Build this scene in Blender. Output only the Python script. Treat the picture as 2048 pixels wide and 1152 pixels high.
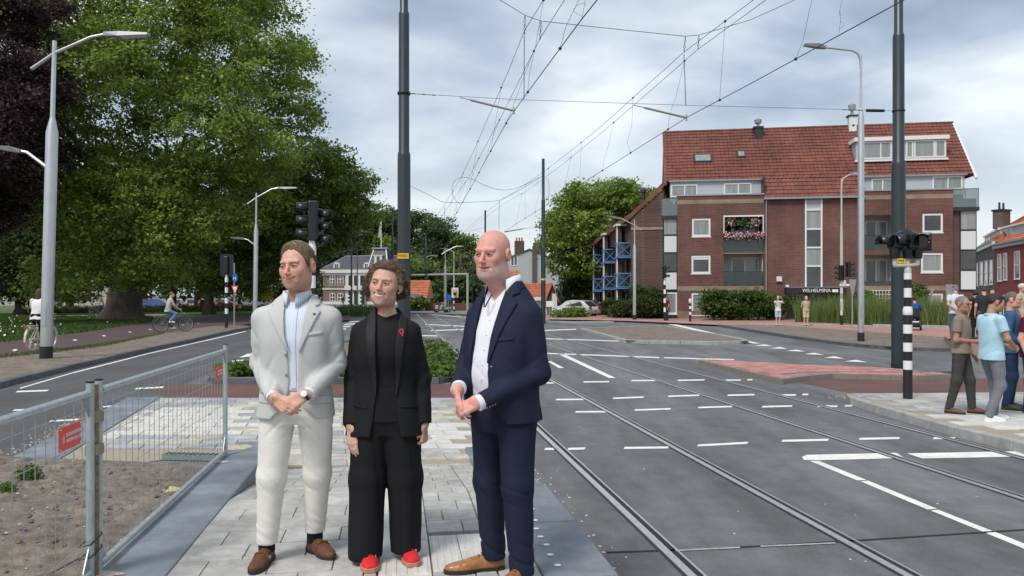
import bpy, bmesh, math, random
import numpy as np
from mathutils import Vector, Matrix

for o in list(bpy.data.objects): bpy.data.objects.remove(o)
SC = bpy.context.scene
COL = SC.collection
rnd = random.Random(7)
rng = np.random.default_rng(11)

# ---------------------------------------------------------------- camera
F, CX, HY, CH = 1500.0, 1024.0, 592.0, 1.85     # focal length / horizon measured in the photograph, eye height over the road
cam = bpy.data.cameras.new('camera'); cam_o = bpy.data.objects.new('camera', cam); COL.objects.link(cam_o)
cam.sensor_width = 36; cam.lens = 36*F/2048; cam.shift_y = (HY-576)/2048
cam.clip_start = .05; cam.clip_end = 6000
cam_o.location = (0, 0, CH); cam_o.rotation_euler = (math.pi/2, 0, 0)
SC.camera = cam_o

# ---------------------------------------------------------------- world: daylight sky behind a broken cloud deck
W = bpy.data.worlds.new('World'); SC.world = W; W.use_nodes = True
SUN_EL, SUN_AZ = math.radians(52), math.radians(215)     # azimuth clockwise from +Y
def build_world():
    nt = W.node_tree; nt.nodes.clear(); N = nt.nodes.new; L = nt.links.new
    out = N('ShaderNodeOutputWorld'); bg1 = N('ShaderNodeBackground'); bg2 = N('ShaderNodeBackground'); mix = N('ShaderNodeMixShader')
    sky = N('ShaderNodeTexSky'); sky.sky_type = 'NISHITA'; sky.sun_disc = False
    sky.sun_elevation = SUN_EL; sky.sun_rotation = SUN_AZ; sky.air_density = 1.2; sky.dust_density = 1.5
    L(sky.outputs[0], bg1.inputs[0]); bg1.inputs[1].default_value = .12
    tc = N('ShaderNodeTexCoord'); sp = N('ShaderNodeSeparateXYZ'); L(tc.outputs['Generated'], sp.inputs[0])
    def m(op, a, b=None, c=None):
        n = N('ShaderNodeMath'); n.operation = op
        for i, v in enumerate((a, b, c)):
            if v is None: continue
            if isinstance(v, (int, float)): n.inputs[i].default_value = v
            else: L(v, n.inputs[i])
        return n.outputs[0]
    zz = m('ADD', m('ABSOLUTE', sp.outputs[2]), .34)
    cb = N('ShaderNodeCombineXYZ'); L(m('DIVIDE', sp.outputs[0], zz), cb.inputs[0]); L(m('DIVIDE', sp.outputs[1], zz), cb.inputs[1])
    mp = N('ShaderNodeMapping'); mp.inputs['Scale'].default_value = (.8, 1.15, 1); mp.inputs['Location'].default_value = (3.1, 1.7, 0); mp.inputs['Rotation'].default_value = (0, 0, .15); L(cb.outputs[0], mp.inputs[0])
    n1 = N('ShaderNodeTexNoise'); n1.inputs['Scale'].default_value = 1.9; n1.inputs['Detail'].default_value = 5; n1.inputs['Roughness'].default_value = .47; n1.inputs['Distortion'].default_value = .35; L(mp.outputs[0], n1.inputs[0])
    n2 = N('ShaderNodeTexNoise'); n2.inputs['Scale'].default_value = 5.5; n2.inputs['Detail'].default_value = 4; n2.inputs['Roughness'].default_value = .5; L(mp.outputs[0], n2.inputs[0])
    v = m('ADD', m('MULTIPLY', n1.outputs[0], .8), m('MULTIPLY', n2.outputs[0], .2))
    cr = N('ShaderNodeValToRGB'); L(v, cr.inputs[0]); e = cr.color_ramp.elements
    e[0].position = .36; e[0].color = (.28, .33, .41, 1)
    e[1].position = .63; e[1].color = (.84, .87, .89, 1)
    x = e.new(.46); x.color = (.42, .48, .565, 1)
    x = e.new(.55); x.color = (.62, .67, .72, 1)
    # towards the horizon the deck runs together into pale grey
    hz = N('ShaderNodeMapRange'); L(m('ABSOLUTE', sp.outputs[2]), hz.inputs[0]); hz.inputs[1].default_value = .02; hz.inputs[2].default_value = .24; hz.inputs[3].default_value = .85; hz.inputs[4].default_value = 0
    mc = N('ShaderNodeMix'); mc.data_type = 'RGBA'; L(hz.outputs[0], mc.inputs[0]); L(cr.outputs[0], mc.inputs[6]); mc.inputs[7].default_value = (.68, .735, .76, 1)
    L(mc.outputs[2], bg2.inputs[0]); bg2.inputs[1].default_value = CLOUD
    mix.inputs[0].default_value = .88; L(bg1.outputs[0], mix.inputs[1]); L(bg2.outputs[0], mix.inputs[2]); L(mix.outputs[0], out.inputs[0])
CLOUD = .525
build_world()
sun = bpy.data.lights.new('sun', 'SUN'); sun.energy = 1.2; sun.angle = math.radians(18); sun.color = (1, .955, .89)
sun_o = bpy.data.objects.new('sun', sun); COL.objects.link(sun_o)
_d = Vector((math.sin(SUN_AZ)*math.cos(SUN_EL), math.cos(SUN_AZ)*math.cos(SUN_EL), math.sin(SUN_EL)))
sun_o.rotation_euler = _d.to_track_quat('Z', 'Y').to_euler(); sun_o.location = _d*200
vs = SC.view_settings; vs.view_transform = 'Standard'; vs.look = 'None'; vs.exposure = 1.15; vs.gamma = 1; vs.use_curve_mapping = False
SC.render.engine = 'CYCLES'; SC.cycles.max_bounces = 6; SC.cycles.transparent_max_bounces = 12; SC.cycles.use_denoising = True
SC.cycles.diffuse_bounces = 3

# ---------------------------------------------------------------- measuring helpers: photograph pixel -> point in the place
def gp(px, py, z=0.0):
    Y = F*(CH-z)/(py-HY); return Vector(((px-CX)/F*Y, Y, z))
def at(px, py, Y):
    return Vector(((px-CX)/F*Y, Y, CH-(py-HY)/F*Y))
TD = Vector((-.1510, .9885, 0)); TN = Vector((.9885, .1510, 0))     # along / across the tram track
def tv(u, v, z=0.0): return TD*u + TN*v + Vector((0, 0, z))
def uv_of(p): return p.dot(TD), p.dot(TN)

# ---------------------------------------------------------------- materials
MATS = {}
def mat(name, col=(.5,.5,.5), rough=.7, metal=0, var=0, scale=8, bump=0, bscale=None, spec=.5, col2=None, detail=4, alpha=None, emit=None, trans=0, coat=0, var2=0, scale2=.7, attr=None, stretch=None):
    if name in MATS: return MATS[name]
    m = bpy.data.materials.new(name); m.use_nodes = True; nt = m.node_tree; N = nt.nodes.new; L = nt.links.new
    b = nt.nodes['Principled BSDF']; b.inputs['Roughness'].default_value = rough; b.inputs['Metallic'].default_value = metal
    b.inputs['Base Color'].default_value = (*col, 1); b.inputs['Specular IOR Level'].default_value = spec
    if coat: b.inputs['Coat Weight'].default_value = coat
    if trans: b.inputs['Transmission Weight'].default_value = trans
    if alpha is not None: b.inputs['Alpha'].default_value = alpha
    if emit: b.inputs['Emission Color'].default_value = (*emit[0], 1); b.inputs['Emission Strength'].default_value = emit[1]
    tc = N('ShaderNodeTexCoord'); vec = tc.outputs['Object']
    if stretch:
        mp = N('ShaderNodeMapping'); mp.inputs['Scale'].default_value = stretch; L(vec, mp.inputs[0]); vec = mp.outputs[0]
    src = None
    if attr:
        a = N('ShaderNodeAttribute'); a.attribute_name = attr; src = a.outputs['Color']
    if var or col2:
        n = N('ShaderNodeTexNoise'); n.inputs['Scale'].default_value = scale; n.inputs['Detail'].default_value = detail; n.inputs['Roughness'].default_value = .6; L(vec, n.inputs[0])
        r = N('ShaderNodeMapRange'); r.inputs[1].default_value = .32; r.inputs[2].default_value = .68; L(n.outputs[0], r.inputs[0])
        mx = N('ShaderNodeMix'); mx.data_type = 'RGBA'; L(r.outputs[0], mx.inputs[0])
        if src is not None:
            mx.blend_type = 'MULTIPLY'; mx.inputs[0].default_value = 1
            rr = N('ShaderNodeMapRange'); L(n.outputs[0], rr.inputs[0]); rr.inputs[1].default_value = .3; rr.inputs[2].default_value = .7; rr.inputs[3].default_value = 1-var; rr.inputs[4].default_value = 1+var
            for l in list(mx.inputs[0].links): nt.links.remove(l)
            L(src, mx.inputs[6]); L(rr.outputs[0], mx.inputs[7])
        else:
            c1 = [max(0, c*(1-var)) for c in col]; c2 = col2 or [c*(1+var) for c in col]
            mx.inputs[6].default_value = (*c1, 1); mx.inputs[7].default_value = (*c2, 1)
        src = mx.outputs[2]
    if var2:
        n = N('ShaderNodeTexNoise'); n.inputs['Scale'].default_value = scale2; n.inputs['Detail'].default_value = 5; L(vec, n.inputs[0])
        r = N('ShaderNodeMapRange'); r.inputs[1].default_value = .3; r.inputs[2].default_value = .7; r.inputs[3].default_value = 1-var2; r.inputs[4].default_value = 1+var2; L(n.outputs[0], r.inputs[0])
        mx = N('ShaderNodeMix'); mx.data_type = 'RGBA'; mx.blend_type = 'MULTIPLY'; mx.inputs[0].default_value = 1
        if src is not None: L(src, mx.inputs[6])
        else: mx.inputs[6].default_value = (*col, 1)
        L(r.outputs[0], mx.inputs[7]); src = mx.outputs[2]
    if src is not None: L(src, b.inputs['Base Color'])
    if bump:
        n = N('ShaderNodeTexNoise'); n.inputs['Scale'].default_value = bscale or scale*2; n.inputs['Detail'].default_value = 5; L(vec, n.inputs[0])
        bp = N('ShaderNodeBump'); bp.inputs['Strength'].default_value = bump; bp.inputs['Distance'].default_value = .02; L(n.outputs[0], bp.inputs['Height']); L(bp.outputs[0], b.inputs['Normal'])
    MATS[name] = m; return m

def tile_variation(m, amt=.15):
    """per-object tone: neighbouring pieces of the same stone are not identical"""
    nt = m.node_tree; b = nt.nodes['Principled BSDF']; oi = nt.nodes.new('ShaderNodeObjectInfo'); r = nt.nodes.new('ShaderNodeMapRange')
    nt.links.new(oi.outputs['Random'], r.inputs[0]); r.inputs[3].default_value = 1-amt; r.inputs[4].default_value = 1+amt
    mx = nt.nodes.new('ShaderNodeMix'); mx.data_type = 'RGBA'; mx.blend_type = 'MULTIPLY'; mx.inputs[0].default_value = 1
    l = b.inputs['Base Color'].links
    if l: nt.links.new(l[0].from_socket, mx.inputs[6])
    else: mx.inputs[6].default_value = b.inputs['Base Color'].default_value
    nt.links.new(r.outputs[0], mx.inputs[7]); nt.links.new(mx.outputs[2], b.inputs['Base Color']); return m

# ---------------------------------------------------------------- object helpers
def tag(o, label=None, cat=None, group=None, kind=None):
    if label: o['label'] = label
    if cat: o['category'] = cat
    if group: o['group'] = group
    if kind: o['kind'] = kind
    return o
def link(name, me, m=None, parent=None, loc=None, rz=None):
    o = bpy.data.objects.new(name, me); COL.objects.link(o)
    if m is not None and me is not None: me.materials.append(m)
    if parent is not None: o.parent = parent
    if loc is not None: o.location = loc
    if rz is not None: o.rotation_euler = (0, 0, rz)
    return o
def mesh(name, V, Fc, m=None, parent=None, smooth=False, loc=None, rz=None):
    me = bpy.data.meshes.new(name); me.from_pydata([tuple(v) for v in V], [], Fc); me.update()
    if smooth:
        me.polygons.foreach_set('use_smooth', np.ones(len(me.polygons), bool))
    return link(name, me, m, parent, loc, rz)
def empty(name, loc=(0,0,0), rz=0, label=None, cat=None, group=None, parent=None):
    o = bpy.data.objects.new(name, None); COL.objects.link(o); o.location = loc; o.rotation_euler = (0, 0, rz)
    o.empty_display_size = .1
    if parent is not None: o.parent = parent
    return tag(o, label, cat, group)
def copy_tree(o, parent=None):
    c = o.copy(); COL.objects.link(c); c.parent = parent
    for ch in [x for x in o.children]: copy_tree(ch, c)
    return c

class MB:
    """collects boxes / tubes / lathes into one mesh"""
    def __init__(s): s.V = []; s.F = []
    def add(s, V, Fc):
        n = len(s.V); s.V += [tuple(v) for v in V]; s.F += [tuple(i+n for i in f) for f in Fc]; return s
    def box(s, x0, x1, y0, y1, z0, z1, M=None):
        V = [Vector((x, y, z)) for z in (z0, z1) for y in (y0, y1) for x in (x0, x1)]
        if M is not None: V = [M @ v for v in V]
        return s.add(V, [(0,2,3,1), (4,5,7,6), (0,1,5,4), (2,6,7,3), (0,4,6,2), (1,3,7,5)])
    def prism(s, poly, z0, z1):
        n = len(poly); V = [(p[0], p[1], z0) for p in poly] + [(p[0], p[1], z1) for p in poly]
        return s.add(V, [tuple(range(n-1, -1, -1)), tuple(range(n, 2*n))] + [(i, (i+1) % n, n+(i+1) % n, n+i) for i in range(n)])
    def tube(s, pts, r, n=8, cap=True):
        pts = [Vector(p) for p in pts]; rs = r if isinstance(r, (list, tuple)) else [r]*len(pts); V = []; Fc = []
        up = None
        for i, p in enumerate(pts):
            d = (pts[min(i+1, len(pts)-1)] - pts[max(i-1, 0)])
            d = d.normalized() if d.length > 1e-9 else Vector((0,0,1))
            if up is None: up = Vector((1,0,0)) if abs(d.x) < .8 else Vector((0,1,0))
            a = d.cross(up).normalized(); b = a.cross(d).normalized(); up = b
            for k in range(n):
                t = 2*math.pi*k/n; V.append(p + a*(rs[i]*math.cos(t)) + b*(rs[i]*math.sin(t)))
        for i in range(len(pts)-1):
            for k in range(n): Fc.append((i*n+k, i*n+(k+1) % n, (i+1)*n+(k+1) % n, (i+1)*n+k))
        if cap: Fc.append(tuple(range(n-1, -1, -1))); Fc.append(tuple(range((len(pts)-1)*n, len(pts)*n)))
        return s.add(V, Fc)
    def lathe(s, prof, c=(0,0,0), n=16, M=None):
        c = Vector(c); V = []; Fc = []
        for (r, z) in prof:
            for k in range(n):
                t = 2*math.pi*k/n; v = Vector((r*math.cos(t), r*math.sin(t), z)); V.append((M @ v if M is not None else v) + c)
        for i in range(len(prof)-1):
            for k in range(n): Fc.append((i*n+k, i*n+(k+1) % n, (i+1)*n+(k+1) % n, (i+1)*n+k))
        Fc.append(tuple(range(n-1, -1, -1))); Fc.append(tuple(range((len(prof)-1)*n, len(prof)*n)))
        return s.add(V, Fc)
    def sphere(s, c, r, n=12, k=8, sc=(1,1,1)):
        return s.lathe([(max(r*math.sin(math.pi*i/k), 1e-4), -r*math.cos(math.pi*i/k)) for i in range(k+1)], c, n, Matrix.Diagonal(Vector(sc)))
    def build(s, name, m, parent=None, smooth=False, bevel=0, loc=None, rz=None):
        o = mesh(name, s.V, s.F, m, parent, smooth, loc, rz)
        if bevel:
            b = o.modifiers.new('bevel', 'BEVEL'); b.width = bevel; b.segments = 2; b.limit_method = 'ANGLE'
        if smooth: smooth_by_angle(o.data)
        return o
def smooth_by_angle(me, ang=.7):
    bm = bmesh.new(); bm.from_mesh(me); bmesh.ops.recalc_face_normals(bm, faces=bm.faces[:])
    for f in bm.faces: f.smooth = True
    for e in bm.edges:
        if len(e.link_faces) == 2 and e.calc_face_angle(0) > ang: e.smooth = False
    bm.to_mesh(me); bm.free()
def box(name, x0, x1, y0, y1, z0, z1, m, parent=None, bevel=0):
    return MB().box(x0, x1, y0, y1, z0, z1).build(name, m, parent, bevel=bevel)
def poly_sheet(name, pts, m, parent=None, kind='structure'):
    V = [tuple(p) for p in pts]; n = len(V)
    o = mesh(name, V, [tuple(range(n))], m, parent)
    bm = bmesh.new(); bm.from_mesh(o.data); bmesh.ops.triangulate(bm, faces=bm.faces[:]); bmesh.ops.recalc_face_normals(bm, faces=bm.faces[:])
    if sum(f.normal.z*f.calc_area() for f in bm.faces) < 0: bmesh.ops.reverse_faces(bm, faces=bm.faces[:])
    bm.to_mesh(o.data); bm.free()
    if kind and parent is None: o['kind'] = kind
    return o
def slab(name, pts, z0, z1, m, parent=None, bevel=0):
    P = [(p[0], p[1]) for p in pts]
    a = sum(P[i][0]*P[(i+1) % len(P)][1] - P[(i+1) % len(P)][0]*P[i][1] for i in range(len(P)))
    if a < 0: P = P[::-1]
    return MB().prism(P, z0, z1).build(name, m, parent, bevel=bevel)
def text_mesh(name, body, size, m, parent, M, extrude=.004, align='CENTER'):
    cu = bpy.data.curves.new(name, 'FONT'); cu.body = body; cu.size = size; cu.extrude = extrude; cu.align_x = align; cu.align_y = 'CENTER'
    o = bpy.data.objects.new(name, cu); COL.objects.link(o); bpy.context.view_layer.update()
    me = bpy.data.meshes.new_from_object(o.evaluated_get(bpy.context.evaluated_depsgraph_get()))
    bpy.data.objects.remove(o); bpy.data.curves.remove(cu)
    me.transform(M); me.name = name
    for _ in range(len(me.materials)): me.materials.pop()
    return link(name, me, m, parent)
def unit(n, r): v = r.normal(0, 1, (n, 3)); return v/np.linalg.norm(v, axis=1, keepdims=True)
# ================================================================ GROUND, ROADS, PAVEMENTS
M_asph = mat('asphalt', (.135,.137,.14), .88, var=.14, scale=90, bump=.35, bscale=260, var2=.24, scale2=.55, detail=6, stretch=(1,.35,1))
M_asph_l = mat('asphalt_fresh', (.09,.091,.094), .85, var=.14, scale=90, bump=.35, bscale=260, var2=.13, scale2=.6, detail=6)
def add_noise(m, scale, lo, hi, st=(1,1,1), a=.35, b=.65):
    nt = m.node_tree; N = nt.nodes.new; L = nt.links.new; p = nt.nodes['Principled BSDF'].inputs['Base Color']; tc = N('ShaderNodeTexCoord'); mp = N('ShaderNodeMapping'); mp.inputs['Scale'].default_value = st; L(tc.outputs['Object'], mp.inputs[0]); n = N('ShaderNodeTexNoise'); n.inputs['Scale'].default_value = scale; n.inputs['Detail'].default_value = 8; n.inputs['Roughness'].default_value = .65; L(mp.outputs[0], n.inputs[0]); r = N('ShaderNodeMapRange'); L(n.outputs[0], r.inputs[0]); r.inputs[1].default_value = a; r.inputs[2].default_value = b; r.inputs[3].default_value = lo; r.inputs[4].default_value = hi
    x = N('ShaderNodeMix'); x.data_type = 'RGBA'; x.blend_type = 'MULTIPLY'; x.inputs[0].default_value = 1; L(p.links[0].from_socket, x.inputs[6]); L(r.outputs[0], x.inputs[7]); L(x.outputs[2], p)
add_noise(M_asph, 1.3, .74, 1.22, (1,.18,1)); add_noise(M_asph, 3.5, .86, 1.12); add_noise(M_asph_l, 1.1, .82, 1.18, (1,.3,1))
M_red = mat('red_asphalt', (.135,.068,.06), .9, var=.2, scale=70, bump=.3, bscale=240, var2=.16, scale2=1.2)
M_path = mat('cycle_path_asphalt', (.085,.052,.056), .9, var=.2, scale=40, var2=.14, scale2=.8)
M_soil = mat('soil', (.165,.13,.10), .95, var=.3, scale=7, bump=1.0, bscale=30, col2=(.255,.212,.17), var2=.2, scale2=1.4, detail=8)
M_grass = mat('grass_ground', (.07,.115,.03), .95, var=.3, scale=3, bump=.5, bscale=60, var2=.25, scale2=.3)
M_far = mat('far_ground', (.10,.10,.095), .95, var=.2, scale=.4)
M_white = mat('road_paint', (.74,.74,.70), .7, var=.1, scale=26, var2=.12, scale2=6)
M_kerb = mat('kerb_basalt', (.098,.108,.118), .75, var=.22, scale=5, bump=.15, bscale=90, var2=.15, scale2=1.5)
M_kerbl = mat('kerb_concrete', (.33,.335,.325), .85, var=.2, scale=6, bump=.2, bscale=90)
M_slab = tile_variation(mat('slab_blue_grey', (.185,.205,.232), .72, var=.17, scale=5, bump=.14, bscale=70, var2=.16, scale2=2.2, detail=7), .06)
M_pav = tile_variation(mat('paver_grey', (.42,.41,.38), .85, var=.12, scale=14, bump=.22, bscale=120, var2=.16, scale2=5), .10)
M_sand = mat('joint_sand', (.33,.29,.22), .95, var=.3, scale=40)
M_joint = mat('joint_dark', (.21,.19,.16), .95, var=.3, scale=40)
M_tg = tile_variation(mat('tile_grey', (.36,.365,.365), .85, var=.14, scale=8, bump=.2, bscale=100, var2=.2, scale2=3), .12)
M_tc = tile_variation(mat('tile_sandy', (.47,.435,.36), .88, var=.16, scale=6, bump=.2, bscale=90, var2=.14, scale2=3), .14)
M_tw = tile_variation(mat('tile_white', (.58,.565,.525), .8, var=.1, scale=9, bump=.15, bscale=90, var2=.1, scale2=4), .06)
add_noise(M_pav, 2.2, .85, 1.1); add_noise(M_slab, 1.4, .78, 1.2)
M_brick = tile_variation(mat('paving_brick_red', (.46,.215,.19), .85, var=.2, scale=9, bump=.2, bscale=90), .25)
M_steel = mat('rail_steel', (.62,.62,.61), .42, metal=.85, var=.15, scale=30)
M_groove = mat('rail_groove', (.022,.02,.018), .9)
M_black = mat('black_paint', (.012,.012,.013), .5)

ground = poly_sheet('ground', [(-3000,-200,-.06), (3000,-200,-.06), (3000,5000,-.06), (-3000,5000,-.06)], M_far)
tag(ground, 'grey ground running out to the horizon')
road = poly_sheet('road', [(-60,-12,0), (60,-12,0), (70,150,0), (-75,150,0)], M_asph)
tag(road, 'dark grey asphalt road with white markings and tram rails')

def kerb_run(name, pts, w, h, m, label, seg=1.0, z0=-.05, side=1, gap=.012):
    """kerb stones laid one by one along a line, body on one side of it"""
    root = empty(name, (0,0,0)); tag(root, label, kind='structure')
    P = [Vector((p[0], p[1], 0)) for p in pts]
    S = [0]
    for a, b in zip(P, P[1:]): S.append(S[-1]+(b-a).length)
    def pt(s):
        for i in range(len(P)-1):
            if s <= S[i+1] or i == len(P)-2:
                d = (P[i+1]-P[i]).normalized(); return P[i]+d*(s-S[i]), d
    n = max(1, round(S[-1]/seg))
    for i in range(n):
        a, da = pt(S[-1]*i/n+gap/2); b, db = pt(S[-1]*(i+1)/n-gap/2)
        na = Vector((-da.y, da.x, 0))*side; nb = Vector((-db.y, db.x, 0))*side
        q = [a, b, b+nb*w, a+na*w]
        dz = rnd.uniform(-.004, .004)
        slab('kerb_stone', q, z0, h+dz, m, root, bevel=.012)
    return root
def mark(pts, name='lane_marking', z=.004, m=None, parent=None):
    return poly_sheet(name, [gp(x, y, z) for x, y in pts], m or M_white, road if parent is None else parent, None)
def dash(x0, y0, x1, y1, t=3.2, name='lane_dash'):
    sk = t*.6
    return mark([(x0, y0+t/2), (x1, y1+t/2), (x1+sk, y1-t/2), (x0+sk, y0-t/2)], name)

# --- markings on the right-hand carriageway and tram track
O6 = lambda x, y: (1000+x/1.954, 620+y/1.954)
for a in [(168,285,232,285),(325,281,425,280),(512,276,607,275),(693,275,798,273),(878,274,940,274),(965,273,985,272)]: dash(*O6(*a[:2]), *O6(*a[2:]), 2.6)
for a in [(217,350,345,349),(440,345,560,340),(656,337,778,333),(888,333,992,331),(1085,332,1155,332),(1180,330,1203,330)]: dash(*O6(*a[:2]), *O6(*a[2:]), 3)
for a in [(293,398,423,397),(525,391,665,386),(773,381,905,377),(1022,378,1140,375),(1240,376,1317,376),(1347,374,1375,374)]: dash(*O6(*a[:2]), *O6(*a[2:]), 3.2)
O7 = lambda x, y: (1040+x/2.032, 820+y/2.032)
for a in [(98,158,137,158),(193,158,262,156),(421,154,601,152),(720,144,923,133),(1062,125,1250,121),(1377,117,1540,114),(1677,114,1765,114),(1800,110,1850,110)]: dash(*O7(*a[:2]), *O7(*a[2:]), 4.2)
for q in [[(1146,190),(1166,182),(1530,174),(1562,195),(1215,204),(1155,203)], [(1573,176),(2080,166),(2080,188),(1635,197)],
          [(1178,207),(1216,207),(1408,284),(1370,286)], [(1382,289),(1415,287),(1697,402),(1655,404)], [(1668,408),(1700,405),(1922,492),(1888,497)], [(1893,500),(1925,493),(2075,553),(2075,578),(2040,560)]]:
    mark([O7(*p) for p in q], 'stop_marking')
O5 = lambda x, y: (1060+x/4.655, 600+y/4.655)
for q in [[(-60,493),(1200,541),(1205,531),(-60,484)], [(1250,542),(1900,560),(1900,551),(1250,533)], [(255,500),(735,726),(800,726),(312,500)], [(60,571),(195,569),(318,632),(268,633),(180,580),(60,581)],
          [(75,512),(110,512),(165,553),(75,555),(75,545),(125,545)], [(85,354),(870,381),(865,388),(85,361)], [(95,281),(430,268),(430,275),(95,290)]]:
    mark([O5(*p) for p in q], 'lane_line')
OT = lambda x, y: (1400+x/3.938, 640+y/3.938)
for q in [[(425,201),(570,206),(510,192)], [(550,223),(690,228),(632,212)], [(680,243),(830,249),(760,233)], [(820,268),(978,275),(900,258)], [(975,297),(1142,304),(1060,285)], [(1140,326),(1320,332),(1225,313)]]:
    mark([OT(*p) for p in q], 'give_way_tooth')
mark([(1320,645.5),(1433,651),(1433,652.2),(1320,646.7)], 'lane_line'); mark([(1345,647),(1520,687),(1508,687),(1336,648.5)], 'lane_line')
mark([(840,626),(960,637),(960,638.4),(840,627.2)], 'lane_line'); mark([(850,648),(935,652),(935,653.5),(850,649.3)], 'lane_line'); mark([(862,660.5),(935,657.5),(935,659.2),(862,662.2)], 'lane_line'); mark([(830,670),(875,671),(875,672.6),(830,671.8)], 'lane_line')
# seam across the track slab
mark([(1212,1103),(1400,1097),(1700,1080),(2060,1057),(2060,1059.5),(1700,1083),(1400,1100),(1212,1106)], 'slab_seam', m=M_groove)
mark([(1350,1099.5),(1480,1093),(1480,1096),(1352,1102)], 'seam_scrape', z=.006, m=mat('scraped_concrete', (.35,.35,.34), .9, var=.3, scale=20))
mark([(1520,1091),(1670,1084.5),(1672,1087),(1522,1093.5)], 'seam_scrape', z=.006, m=MATS['scraped_concrete'])
# --- left-hand carriageway (fresh, darker asphalt)
lroad = poly_sheet('side_road', [gp(-500,820,.003), gp(0,782,.003), gp(140,741,.003), gp(300,703,.003), gp(497,659,.003), gp(640,640,.003), gp(760,640,.003), gp(640,672,.003), gp(520,706,.003), gp(365,768,.003), gp(290,797,.003), gp(0,952,.003), gp(-500,1200,.003)], M_asph_l)
tag(lroad, 'fresh black asphalt side road between soil verge and paved refuge')
OL = lambda x, y: (x/4.115, 680+y/4.115)
for a in [(135,425,395,415),(110,578,300,569),(410,668,645,653),(1115,400,1345,388),(800,552,998,540)]:
    (x0,y0), (x1,y1) = OL(*a[:2]), OL(*a[2:]); t = 3.2
    mark([(x0-2,y0+t/2),(x1-2,y1+t/2),(x1+2,y1-t/2),(x0+2,y0-t/2)], 'lane_dash', z=.009, parent=lroad)
for a, b in zip([(40,775.5),(146,744.5),(292,707.5),(411,680.5),(492,662)], [(146,744.5),(292,707.5),(411,680.5),(492,662)]):
    w = 2.2 if a[0] < 200 else 1.6
    mark([(a[0],a[1]+w),(b[0],b[1]+w*.8),b,a], 'edge_line', z=.009, parent=lroad)
for q in [[(451,727.5),(464,720.5),(492,719),(475,726.5)], [(478,715),(495,707.5),(520,706),(505,713)]]: mark(q, 'block_marking', z=.009, parent=lroad)
for i in range(4): mark([(668+i*9,660-i*5),(690+i*9,659-i*5),(694+i*9,656.6-i*5),(673+i*9,657.6-i*5)], 'block_marking', z=.009, parent=lroad)

# --- tram rails
def rail(v, label):
    r = empty('tram_rail', (0,0,0)); tag(r, label, 'rail', 'grooved tram rails')
    def strip(name, a, b, z, m, h=.03):
        P = [tv(u, vv, 0) for u, vv in ((-8,v+a),(-8,v+b),(90,v+b),(90,v+a))]
        slab(name, P, z-h, z, m, r)
    strip('rail_head', -.030, .030, .008, M_steel); strip('groove', .032, .076, .004, M_groove); strip('rail_lip', .078, .096, .0075, M_steel); strip('sealant', -.052, -.032, .0055, M_black)
    return r
rail(1.92, 'tram rail beside the platform edge, first from the three standing people')
rail(3.33, 'second tram rail from the platform edge'); rail(5.62, 'third tram rail from the platform edge'); rail(7.02, 'tram rail passing the red brick island, farthest from the platform')

# --- the raised tram platform the three people stand on, with a ramp down to the crossing
def zp(u): return .30 if u < 5.95 else (.30-.28*(u-5.95)/2.25 if u < 8.2 else .02)
plat = empty('platform', (0,0,0)); tag(plat, 'raised tram platform paved in grey with blue grey edge slabs', kind='structure')
def strip_body(name, v0, v1, us, dz, m, zb=-.1):
    V = []; Fc = []
    for u in us:
        for v in (v0, v1): V += [tv(u, v, zp(u)+dz), tv(u, v, zb)]
    for i in range(len(us)-1):
        a = i*4; b = a+4; Fc += [(a, a+2, b+2, b), (a+1, b+1, b+3, a+3), (a, b, b+1, a+1), (a+2, a+3, b+3, b+2)]
    n = len(us)*4-4; Fc += [(0,1,3,2), (n, n+2, n+3, n+1)]
    return mesh(name, V, Fc, m, plat)
strip_body('paving_bed', -1.275, 1.2, [1.6, 5.95, 8.2, 8.9], -.016, M_joint)
def piece(name, u0, u1, v0, v1, m, parent, th=.05, dz=0, zf=zp, bevel=.004, ribs=0):
    jz = rnd.uniform(-.0022, .0022)+dz; b = MB()
    q = [(u0,v0),(u1,v0),(u1,v1),(u0,v1)]
    V = [tv(u, v, zf(u)+jz-th) for u, v in q] + [tv(u, v, zf(u)+jz+rnd.uniform(-.0012,.0012)) for u, v in q]
    b.add(V, [(0,1,2,3), (4,7,6,5), (0,4,5,1), (1,5,6,2), (2,6,7,3), (3,7,4,0)])
    for k in range(ribs):
        w = (v1-v0)/ribs; a = v0+w*(k+.25); c = v0+w*(k+.75)
        q = [(u0+.012,a),(u1-.012,a),(u1-.012,c),(u0+.012,c)]
        V = [tv(u, v, zf(u)+jz-.002) for u, v in q] + [tv(u*.97+.03*(u0+u1)/2, v*.8+.2*(a+c)/2, zf(u)+jz+.005) for u, v in q]
        b.add(V, [(0,1,2,3), (4,7,6,5), (0,4,5,1), (1,5,6,2), (2,6,7,3), (3,7,4,0)])
    return b.build(name, m, parent, bevel=bevel)
g = .006
u = 3.0; row = 0
while u < 8.2:                                          # left field, running bond
    v = -1.265 - (.18 if row % 2 else 0)
    while v < -.11:
        a, b = max(v, -1.265), min(v+.36, -.112)
        if b-a > .05: piece('paver', u, min(u+.27, 8.2)-g, a, b-g, M_pav, plat)
        v += .36
    u += .27; row += 1
u = 3.0
while u < 8.2: piece('tactile_tile', u, min(u+.30, 8.2)-g, -.105, .19, M_tw, plat, ribs=5); u += .30
u = 3.0; row = 0
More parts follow.
